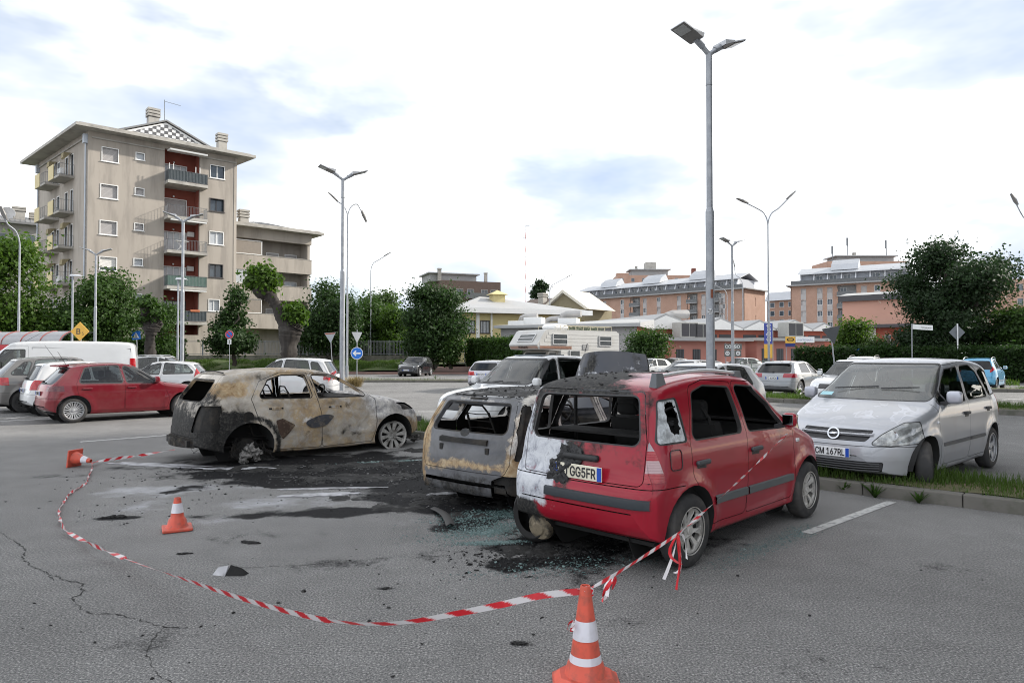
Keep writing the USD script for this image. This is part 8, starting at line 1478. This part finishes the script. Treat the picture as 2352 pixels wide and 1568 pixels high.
def w1_extra(t,sh):
    burnt_inside(t,sh,(.95,.15),1.04,seed=3)
    # front wheel on its bare rim, rear hub with melted lumps
    for sg in(-1,1):wheel(t,(2.555,sg*.76,.33),.33,.25,.19,'ten',sg,R_(-4),tyre=False,mats=dict(rim=bare_rim,back=sooty))
    r=np.random.RandomState(4)
    for sg in(-1,1):
        b=MB().cyl((0,sg*.55,.30),(0,sg*.74,.30),.17,.17,24).cyl((0,sg*.74,.30),(0,sg*.78,.30),.08,.07,16).cyl((0,-.5,.30),(0,.5,.30),.05,.05,8);w=obj('wheel',b,sooty,t,smooth=40);b=MB()
        for k in range(12):s_=r.uniform(.025,.07);m=trimesh.creation.icosphere(1,1.);b.add(m.vertices*(1+.4*r.randn(len(m.vertices),1))*s_+[r.uniform(-.12,.15),sg*r.uniform(.74,.84),r.uniform(.14,.34)],m.faces)
        obj('melted_alloy',b,mat('melted_alloy',(.26,.25,.24),.6,.2,var=.4,scale=14,dirt=(.03,.03,.03),dscale=12,damt=.95),w,smooth=50)
        b=MB()
        for k in range(34):a=r.uniform(-.5,3.6);q=r.uniform(.2,.32);p0=np.array([q*math.cos(a),sg*r.uniform(.72,.85),.32+q*math.sin(a)*.7]);b.tube([p0,p0+[r.normal(0,.06),sg*r.uniform(0,.07),-.08],p0+[r.normal(0,.14),sg*r.uniform(0,.12),-.2]],.003,3)
        obj('tyre_wire',b,sooty,w,kind='stuff')
    # bumper beam, open tail lamp housings, fuel flap hole, handle recesses
    P=[]
    for y in np.linspace(-.62,.62,15):x=-.86+.16*abs(y/.62)**2.2;P.append([(x+.05,y,.36),(x-.03,y,.37),(x-.035,y,.44),(x-.03,y,.50),(x+.05,y,.51)])
    obj('bumper_beam',MB().grid([q[::-1]for q in P]).grid(P),wreck_b,t,smooth=40,attr={'burn':lambda V:np.c_[.5+0*V[:,0],.25+.0*V[:,0],.5+0*V[:,0]]})
    for y in(-.5,.5):obj('beam_bracket',MB().box(-.82,-.5,y-.05,y+.05,.38,.48),sooty,t,smooth=False)
    for sg in(-1,1):
        y=sh.yside(-.02,.80);obj('fuel_hole',MB().cyl((-.03,sg*(y-.03),.81),(-.03,sg*(y+.006),.81),.085,.085,20),sooty,t)if sg<0 else None
        for x,z in((.42,.92),(1.42,.90)):yy=sg*(sh.yside(x,z)+.0);q=obj('handle_recess',MB().rbox(x-.09,x+.07,min(yy-.006,yy+.006),max(yy-.006,yy+.006),z-.025,z+.025,.006),wreck_m,t,smooth=False,attr={'burn':lambda V:np.c_[.25+0*V[:,0],.35+0*V[:,0],.7+0*V[:,0]]});obj('handle_hole',MB().rbox(x-.13,x-.085,min(yy-.012,yy+.012),max(yy-.012,yy+.012),z-.012,z+.014,.005).rbox(x+.07,x+.10,min(yy-.012,yy+.012),max(yy-.012,yy+.012),z-.012,z+.014,.005),sooty,q,smooth=False)
        x,z=1.13,.68;g=np.linspace(0,2*PI,40)[:-1];sc=np.array([(x+.23*math.cos(a)*(1+.12*math.sin(3*a)),z+.095*math.sin(a)+.04*math.cos(a))for a in g]);pl=MB().poly(Polygon(sc),.002);V,F=pl.mesh();obj('scorch_mark',(np.c_[V[:,0],[sg*(sh.yside(a,c)+.016)for a,c in V[:,:2]]+sg*V[:,2],V[:,1]],F),mat('scorch_slate',(.045,.047,.055),.8,var=.4,scale=10,dirt=(.16,.13,.1),dscale=16,damt=.6),t,smooth=False)if sg<0 else None
        sc2=np.array([(.42,.72),(.50,.74),(.68,.64),(.60,.54),(.52,.46),(.46,.56)]);pl=MB().poly(Polygon(sc2).buffer(.02),.002);V,F=pl.mesh();obj('scorch_mark',(np.c_[V[:,0],[sg*(sh.yside(a,c)+.016)for a,c in V[:,:2]]+sg*V[:,2],V[:,1]],F),mat('scorch_brown',(.055,.032,.022),.8,var=.4,scale=10,dirt=(.2,.15,.1),dscale=14,damt=.6),t,smooth=False)if sg<0 else None
    obj('front_crash_beam',MB().rbox(3.18,3.34,-.55,.55,.52,.62,.02).box(3.0,3.2,-.5,-.42,.5,.62).box(3.0,3.2,.42,.5,.5,.62),mat('beam_metal',(.16,.155,.15),.6,.4,var=.3,scale=6),t,smooth=False)
    b=MB();r=np.random.RandomState(6)
    for k in range(26):s_=r.uniform(.02,.08);m=trimesh.creation.icosphere(1,1.);b.add(m.vertices*(1+.4*r.randn(len(m.vertices),1))*s_*[1.3,1,.7]+[r.uniform(2.95,3.35),r.uniform(-.7,.7),r.uniform(.14,.36)],m.faces)
    obj('engine_remains',b,mat('engine_remains',(.09,.085,.08),.7,.3,var=.5,scale=9),t,kind='stuff',smooth=False)
    b=MB()
    for s in(-1,1):b.tube([(x,s*.60,sh.zhi(x)-.035)for x in np.linspace(-.3,1.35,12)],.012,5)
    obj('roof_seam',b,sooty,t)
    b=MB().tube([(-.30,y,sh.zhi(-.22)+.012-.03*(y/.6)**2)for y in np.linspace(-.55,.55,9)],.010,5);obj('roof_edge',b,sooty,t)
W1T=math.radians(41);f1=np.array([math.cos(W1T),math.sin(W1T)]);l1=np.array([-f1[1],f1[0]]);w1p=np.array(G(570,1063)[:2])+l1*.80
w1_spec=dict(shell=SW1,paint=wreck_m,attr={'burn':w1_burn},track=1.55,belt=1.05,glass=None,side_glass=None,flange=.05,flange_mat=wreck_m,trim=0.016,frame_mat=sooty,wheels=False,interior=False,gap=.009,floor=.36,
    windscreen=[(-.68,1.09),(.68,1.09),(.58,1.46),(-.58,1.46)],ws_glass=False,rear_window=[(-.60,1.06),(.60,1.06),(.53,1.37),(-.53,1.37)],rw_glass=False,rw_r=.07,hatch=[(-.70,.52),(.70,.52),(.72,1.0),(.60,1.46),(-.60,1.46),(-.72,1.0)],
    doors=[[(.02,1.08),(.14,.72),(.37,.27),(1.19,.25),(1.17,.8),(1.06,1.12),(.98,1.475),(.52,1.485),(.18,1.36)],[(1.205,.25),(2.12,.27),(2.19,.50),(2.17,1.0),(1.98,1.14),(1.60,1.40),(1.40,1.47),(1.0,1.475),(1.075,1.12),(1.185,.8)]],
    windows=[(0,[(.14,1.09),(1.02,1.07),(.93,1.435),(.56,1.435),(.32,1.36)],.04),(1,[(1.13,1.065),(2.02,1.06),(1.60,1.36),(1.36,1.43),(1.05,1.435)],.03)],
    panels=[('lamp_opening','x2',[(.52,.60),(.86,.62),(.86,1.0),(.62,1.0)],sooty,lambda c,n:(c[:,0]<-.42)&(n[:,0]<.2),-.03),('headlight_opening','x2',[(.50,.76),(.84,.78),(.84,.92),(.6,.88)],sooty,lambda c,n:(c[:,0]>2.4)&(n[:,0]>.05),-.03)],extra=[w1_extra])
build_car('burnt_out_car','burnt-out tan and white car shell seen side on, bare silver front rim',w1_spec,(*w1p,-.10),W1T)
# ---------------------------------------------------------------- middle wreck, rear on, bonnet raised
def w2_burn(P):
    x,y,z=P.T;n=meshkit.fbm(P*2.1,5,15)-.5;n2=meshkit.fbm(P*5+3,4,19)-.5;rear=soft(-x,.30,.40)
    ash=soft(-y+n*.3,.52,.66)*soft(z+n*.4,.55,.75)*.8;ash=np.maximum(ash,soft(x+.35,0,.2)*soft(z,.5,.8)*soft(1.22-z,0,.15)*.75);ash=np.maximum(ash,rear*soft(z,1.22,1.27)*.55)
    rust=.1+n*.8;rust=np.maximum(rust,rear*soft(np.abs(y+.03)+n*.3,.50,.62)*.95);rust=np.maximum(rust,rear*np.clip(1-np.abs(z-.56-n*.15)/.1,0,1)*.8);rust=np.maximum(rust,soft(x+.35,0,.3)*soft(n2+.12,0,.25)*.6)
    soot=rear*soft(.50+n*.25-z,0,.1)*.62;soot=np.maximum(soot,soft(.40+n*.3-z,0,.1)*.8*soft(x,-.3,.0));soot=np.maximum(soot,soft(z,1.26,1.30)*(.78+n2));soot=np.maximum(soot,rear*soft(y+n*.3,.42,.6)*soft(.9-z,0,.2)*.45)
    return np.c_[np.clip(soot,0,1),np.clip(ash,0,1),np.clip(rust,0,1)]
w2_top=[(-.665,.40),(-.66,.56),(-.645,.68),(-.625,.80),(-.59,.93),(-.40,1.235),(-.35,1.29),(-.2,1.325),(.2,1.365),(.7,1.37),(1.1,1.34),(1.38,1.27),(1.98,.99),(2.12,.935),(2.55,.87),(2.9,.76),(3.1,.62),(3.14,.40)]
w2_bot=[(-.665,.36),(-.66,.29),(-.62,.245),(-.4,.22),(.4,.2),(2.1,.2),(2.8,.22),(3.05,.3),(3.14,.39)]
w2_wz=[(.15,.72),(.3,.78),(.5,.825),(.75,.835),(.90,.815),(.98,.785),(1.2,.70),(1.36,.62)]
SW2=Shell(w2_top,w2_bot,w2_wz,2.487,.30,ns=110,rt=.17,rn=.32,rtop=.10,bf=.16,br=.07,archR=.36);SW2.S=dent(SW2.S,8,.012)
def w2_extra(t,sh):
    burnt_inside(t,sh,(.95,.2),.96,seed=7);r=np.random.RandomState(9)
    g=np.linspace(-1,1,15);hd=MB();P=[]
    for q in np.linspace(0,1,12):
        c=np.array([2.08+.33*q-.10*q*q,0,.96+.86*q]);P.append([c+np.array([-.03*(1-s*s)+.10*abs(s)**5,s*(.68-.10*q-.06*q**5),-.025*s*s*q*2])for s in g])
    P=np.array(P);hood=np.concatenate([P,P[::-1]+[.028,0,-.005]]);hd.grid(hood);hd.grid(np.stack([P[:,0],P[:,0]+[.028,0,0]],1)).grid(np.stack([P[:,-1],P[:,-1]+[.028,0,0]],1))
    obj('bonnet',hd,burnt_mat('wreck_bonnet',base=(.045,.047,.055),base_rough=.6),t,smooth=50,attr={'burn':lambda V:np.c_[np.clip(1.5*(meshkit.fbm(V*3.6+4,3,2)-.42)*2*soft(V[:,2],1.25,1.45),0,1),np.clip(1.2-np.abs(meshkit.fbm(V*2.8+9,3,3)-.5)/.05,0,1)*.48*soft(V[:,2],1.15,1.5),0*V[:,0]]})
    obj('washer_stalk',MB().tube([(2.42,.50,1.80),(2.44,.47,1.93)],.007,4),black,t)
    for y in(-.36,.34):obj('panel_hole',MB().rbox(sh.xend(y,.74)-.008,sh.xend(y,.74)+.02,y-.03,y+.03,.70,.77,.008),sooty,t,smooth=False)
    z=.86;obj('number_plate_lip',MB().hull([(sh.xend(y,zz)-d,y,zz)for y in(-.36,.36)for zz,d in((.86,-.01),(.845,.035),(.80,.03),(.79,-.01))]),sooty,t,smooth=False)
    c=np.array([sh.xend(0,.91),0,.91]);obj('badge_recess',MB().lathe([(0,.004),(.055,.006),(.062,.0),(.062,-.02)],20,frame(c,(0,-1.15,0),(.25,0,.72),(-.95,0,.3))),wreck_b,t,smooth=40,attr={'burn':lambda V:np.c_[.5+0*V[:,0],.0*V[:,0],.1+0*V[:,0]]})
    obj('brake_light_slot',MB().rbox(sh.xend(0,1.27)-.01,sh.xend(0,1.27)+.05,-.13,.13,1.258,1.282,.008),sooty,t,smooth=False)
    for sg in(-1,1):
        for cx in(0,2.487):obj('wheel',MB().cyl((cx,sg*.5,.25),(cx,sg*.66,.25),.17,.17,24).lathe([(.10,.72),(.17,.71),(.185,.67),(.185,.55)],24,frame((cx,0,.25),(1,0,0),(0,0,sg*1.),(0,sg*-1.*-1,0))if False else frame((cx,0,.25),(1,0,0),(0,0,-sg),(0,sg,0))),bare_rim if cx else sooty,t,smooth=40)
    b=MB()
    for k in range(110):
        x,y=r.uniform(-.32,1.2),r.choice([r.uniform(-.6,.6),r.normal(-.52,.05),r.normal(.1,.2)]);s_=r.uniform(.004,.014);m=trimesh.creation.icosphere(1,1.);b.add(m.vertices*(1+.4*r.randn(len(m.vertices),1))*[s_*1.4,s_,s_*.7]+[x,y,sh.zhi(x)-.03*(y/.6)**2+s_*.3-.05*(abs(y)>.52)],m.faces)
    obj('charred_flakes',b,mat('char',(.012,.012,.012),.8,var=.5,bump=.5),t,kind='stuff',smooth=False)
    obj('crumpled_lining',MB().grid([[(1.9-.1*math.sin(3*y),y,.75+.28*q+.04*math.sin(23*q+6*y))for y in np.linspace(-.6,.6,16)]for q in np.linspace(0,1,24)]),mat('foil_dark',(.05,.05,.055),.4,.5,var=.5,scale=6),t,smooth=30)
w2_spec=dict(shell=SW2,paint=wreck_b,attr={'burn':w2_burn},track=1.4,belt=.98,glass=None,side_glass=None,flange=.045,flange_mat=wreck_b,trim=0.014,frame_mat=sooty,wheels=False,interior=False,gap=.008,floor=.34,
    windscreen=[(-.64,.99),(.64,.99),(.54,1.28),(-.54,1.28)],ws_glass=False,rear_window=[(-.575,.925),(.575,.925),(.485,1.225),(-.485,1.225)],rw_glass=False,rw_r=.05,hatch=[(-.60,.50),(.60,.50),(.66,.62),(.66,.92),(.55,1.30),(-.55,1.30),(-.66,.92),(-.66,.62)],
    doors=[[(.06,.96),(.12,.66),(.40,.26),(1.0,.25),(1.02,.96),(.94,1.31),(.45,1.32),(.2,1.22)],[(1.012,.25),(2.02,.26),(2.1,.45),(2.08,.92),(1.50,1.20),(1.34,1.29),(.96,1.31),(1.03,.96)]],
    windows=[(0,[(.12,.965),(.96,.96),(.89,1.27),(.45,1.28),(.25,1.2)]),(1,[(1.07,.96),(1.85,.95),(1.42,1.19),(1.28,1.25),(1.0,1.27)]),(None,[(-.36,1.0),(.0,.97),(.10,1.18),(-.12,1.2)],.04)],
    panels=[('lamp_opening','side',[(-.58,.66),(-.42,.64),(-.26,1.22),(-.40,1.24),(-.50,1.0)],sooty,None,-.02),('bumper_opening','x',[(-.80,.15),(-.44,.15),(-.44,.44),(-.58,.50),(-.80,.50)],sooty,lambda c,n:(c[:,0]<-.30)&(n[:,0]<-.05),-.05)],extra=[w2_extra])
W2T=math.radians(49);build_car('burnt_out_hatchback','burnt-out hatchback with grey tailgate and raised bonnet between the tan wreck and red car',w2_spec,(-.13,7.97,-.10),W2T)
# ---------------------------------------------------------------- silver people carrier, nose on
M_top=[(-.64,.45),(-.635,.62),(-.61,.72),(-.585,.92),(-.56,1.05),(-.42,1.38),(-.34,1.50),(-.2,1.555),(.2,1.605),(.75,1.625),(1.2,1.605),(1.5,1.545),(2.02,1.26),(2.38,1.06),(2.50,1.015),(2.85,.93),(3.12,.835),(3.30,.73),(3.385,.60),(3.40,.45)]
M_bot=[(-.64,.44),(-.55,.32),(-.3,.25),(.4,.2),(2.2,.2),(2.9,.20),(3.25,.22),(3.37,.30),(3.40,.44)]
M_wz=[(.15,.76),(.25,.80),(.4,.835),(.62,.85),(.88,.845),(1.0,.825),(1.06,.80),(1.3,.73),(1.5,.66),(1.62,.60)]
SMv=Shell(M_top,M_bot,M_wz,2.63,.305,ns=130,rt=.18,rn=.50,rtop=.12,bf=.20,br=.08)
worn=usdkit.material(stage,'/World/Looks/paint_silver_worn',{'tc':('texture_coordinate',{}),'at':('attribute',{'attribute':'burn'}),'s':('separate_color',{}),'n':('noise_texture',{'scale':3.4,'detail':2.0,'distortion':.8}),'e':('rgb_ramp',{'ramp':[(.0,(0,0,0)),(.535,(0,0,0)),(.55,(1,1,1)),(.60,(1,1,1)),(.615,(.35,.35,.35)),(1,(.35,.35,.35))]}),'k':('math',{'math_type':'multiply'}),'m':('mix',{'color1':(.36,.37,.395),'color2':(.58,.59,.63)}),
    'dn':('noise_texture',{'scale':2.0,'detail':7.0}),'dr':('rgb_ramp',{'ramp':[(.5,(0,0,0)),(.75,(.3,.3,.3))]}),'dm':('mix',{'color2':(.24,.21,.17)}),'me':('math',{'math_type':'multiply_add','value2':-.5,'value3':.5,'use_clamp':True}),'ro':('math',{'math_type':'multiply_add','value2':.3,'value3':.33}),'p':('principled_bsdf',{'coat_weight':.6,'coat_roughness':.08})},
    [('tc.object','n.vector'),('n.fac','e.fac'),('at.color','s.color'),('e.color','k.value1'),('s.r','k.value2'),('k.value','m.fac'),('tc.object','dn.vector'),('dn.fac','dr.fac'),('dr.color','dm.fac'),('m.color','dm.color1'),('dm.color','p.base_color'),('k.value','me.value1'),('me.value','p.metallic'),('k.value','ro.value1'),('ro.value','p.roughness')],surface='p.BSDF')
def mv_extra(t,sh):
    wipers(t,sh);xg=sh.xend(0,.70,False)
    # grille bar and emblem
    P=[]
    for y in np.linspace(-.44,.44,21):x=sh.xend(y,.695,False);P.append([(x-.01,y,.672),(x+.022,y,.680),(x+.026,y,.700),(x+.012,y,.712),(x-.01,y,.714)])
    g=obj('grille_bar',MB().grid(P).grid([q[::-1]for q in P]),mat('bar_silver',(.58,.59,.62),.25,.7),t,smooth=50)
    M=frame((xg+.03,0,.695),(0,1,0),unit([-.25,0,1]),unit([1,0,.25]));obj('emblem',MB().poly(ring_(.058,.074),.012,M).poly(Polygon([(-.075,-.012),(.02,-.012),(-.0,.012),(.075,.012),(-.02,.012),(.0,-.012)]).buffer(.001).union(Polygon([(-.07,-.004),(.012,.012),(.07,.004),(-.012,-.012)])),.014,M),chrome,g,smooth=False);obj('emblem_disc',MB().poly(Point(0,0).buffer(.060),.004,M),black,g,smooth=False)
    for k in range(4):z=.60+.022*k if k<2 else.722+.02*(k-2);obj('grille_slat',MB().tube([(sh.xend(y,z,False)-.012,y,z)for y in np.linspace(-.38,.38,13)],.007,5),grey_pl,g)
    p=plate(t,(max(sh.xend(y,z,False)for y in(0,)for z in(.43,.54))+.012,-.02,.475),(0,1,0),'CM 167RL',w=.47,h=.115);obj('plate_panel',MB().rbox(sh.xend(.4,.48,False)-.0,sh.xend(0,.48,False)-.004,-.40,.40,.40,.55,.01),worn,t,smooth=False,attr={'burn':lambda V:0*V[:,0]})if False else None
    obj('vignette',MB().box(0,.001,0,.08,0,.06),white_pl,t)if False else None
    for k in range(4):z=.275+.028*k;obj('intake_slat',MB().tube([(sh.xend(y,z,False)+.004,y,z)for y in np.linspace(-.40,.50,15)],.006,5),grey_pl,t)
    y=sh.yside(2.35,.80)
    for sg in(1,-1):obj('side_indicator',MB().rbox(2.30,2.36,sg*y-.012,sg*y+.012,.80,.835,.008),lens_clear,t)
    ws=frame((2.30,-.50,1.125),(0,1,0),unit([-.56,0,.30]),unit([.30,0,.56]));s_=obj('windscreen_sticker',MB().box(-.14,.02,-.02,.07,-.012,-.010,ws@frame((0,0,-.0),(1,0,0),(0,1,0),(0,0,1))),mat('sticker_cyan',(.35,.62,.68),.5),t,smooth=False)
head_fogged=mat('headlight_aged',(.30,.31,.31),.12,.3,var=.5,scale=14,coat=1.0,dirt=(.10,.10,.10),dscale=9,damt=.7);head_melt=mat('headlight_melted',(.50,.40,.25),.5,var=.25,scale=6,dirt=(.30,.22,.12),dscale=5,damt=.6,bump=1.0,bscale=9)
fH=lambda c,n:(c[:,0]>2.55)&(n[:,0]>.02)
def mv_heads(t,S):
    for sg,m in((1,head_fogged),(-1,head_melt)):
        q=np.array([(.40,.575),(.60,.565),(.90,.60),(.90,.86),(.66,.845),(.50,.70)])*[sg,1];ins,S=cut(S,cvx(q,.03),[1,2],fH);ins,o_=cutp(ins,[(1,0,0,-2.74)]);S=merge(S,o_);inn,ring=cut(ins,cvx(q,.03,-.010),[1,2]);inn,r2=cutp(inn,[(1,0,0,-2.755)]);h=obj('headlight',inn,m,t);obj('headlight_rim',shift(merge(ring,r2),.004),black,h)
        if sg>0:
            for yy,zz,rr_ in((.60,.685,.062),(.735,.735,.05)):c=np.array([SMv.xend(yy,zz,False)-.004,yy,zz]);obj('reflector',MB().lathe([(0,-.02),(rr_*.5,-.012),(rr_*.9,.006),(rr_,.010),(rr_*1.04,.004)],20,frame(c,(0,1,0),unit([-.45,0,.9]),unit([.85,.3,.42]))),chrome,h,smooth=60)
    return S
mv_spec=dict(shell=SMv,paint=worn,attr={'burn':lambda V:np.maximum(soft(V[:,0],2.40,2.50)*soft(V[:,2],.80,.90)*soft(.76-np.abs(V[:,1]),0,.1),soft(V[:,2],1.53,1.57))},track=1.50,tw=.19,rim=.205,style='five',belt=1.03,trim=.014,side_glass=glassmat('glass_mid',(.32,.35,.36)),steer=R_(24),
    ws_glass=glassmat('windscreen_dusty',(.5,.55,.54),dirty=.15),windscreen=[(-.74,1.075),(.74,1.075),(.585,1.535),(-.585,1.535)],rear_window=[(-.6,1.06),(.6,1.06),(.5,1.42),(-.5,1.42)],  # pale sky reflection painted into the windscreen as a diffuse grey haze
    doors=[[(.04,1.05),(.10,.7),(.40,.27),(1.06,.26),(1.08,1.05),(.96,1.56),(.5,1.57),(.2,1.45)],[(1.075,.26),(2.20,.27),(2.26,.5),(2.30,1.06),(1.62,1.42),(1.46,1.52),(.985,1.56),(1.092,1.05)]],
    windows=[(0,[(.10,1.065),(1.02,1.05),(.91,1.50),(.50,1.515),(.28,1.42)],.05),(1,[(1.135,1.045),(1.86,1.035),(1.86,1.20),(1.44,1.46),(1.03,1.50)],.04),(1,[(1.90,1.03),(2.24,1.035),(1.90,1.19)],.015),(None,[(-.42,1.10),(.02,1.075),(.18,1.42),(-.02,1.46),(-.22,1.40)],.04)],
    handles=[(0,(.24,.90)),(1,(1.22,.88))],handle_mat=black,strips=[(0,(.42,1.05,.50,.555)),(1,(1.09,2.18,.50,.555))],mirror_at=(1.98,1.06),mirror_s=1.0,mirror_mat=mat('mirror_silver',(.40,.41,.46),.35,.5),
    presplit=[mv_heads],panels=[('grille','x',[(-.40,.655),(-.36,.615),(.36,.615),(.40,.655),(.42,.75),(-.42,.75)],black,lambda c,n:(c[:,0]>2.8)&(n[:,0]>.05),-.008),('lower_intake','x',[(-.42,.26),(.52,.26),(.54,.38),(-.44,.38)],black,lambda c,n:(c[:,0]>2.8)&(n[:,0]>.3),-.01),('tail_light','side',[(-.62,.80),(-.38,.80),(-.30,1.25),(-.45,1.25)],lens_red,None,.003)],bumpers=[(.565,2.63+.14,-1),(.62,-.1,1)],extra=[mv_extra])
MT=math.radians(221);fM=np.array([math.cos(MT),math.sin(MT)]);lM=np.array([-fM[1],fM[0]]);rM=np.array(G(2267,1073)[:2])-lM*.76
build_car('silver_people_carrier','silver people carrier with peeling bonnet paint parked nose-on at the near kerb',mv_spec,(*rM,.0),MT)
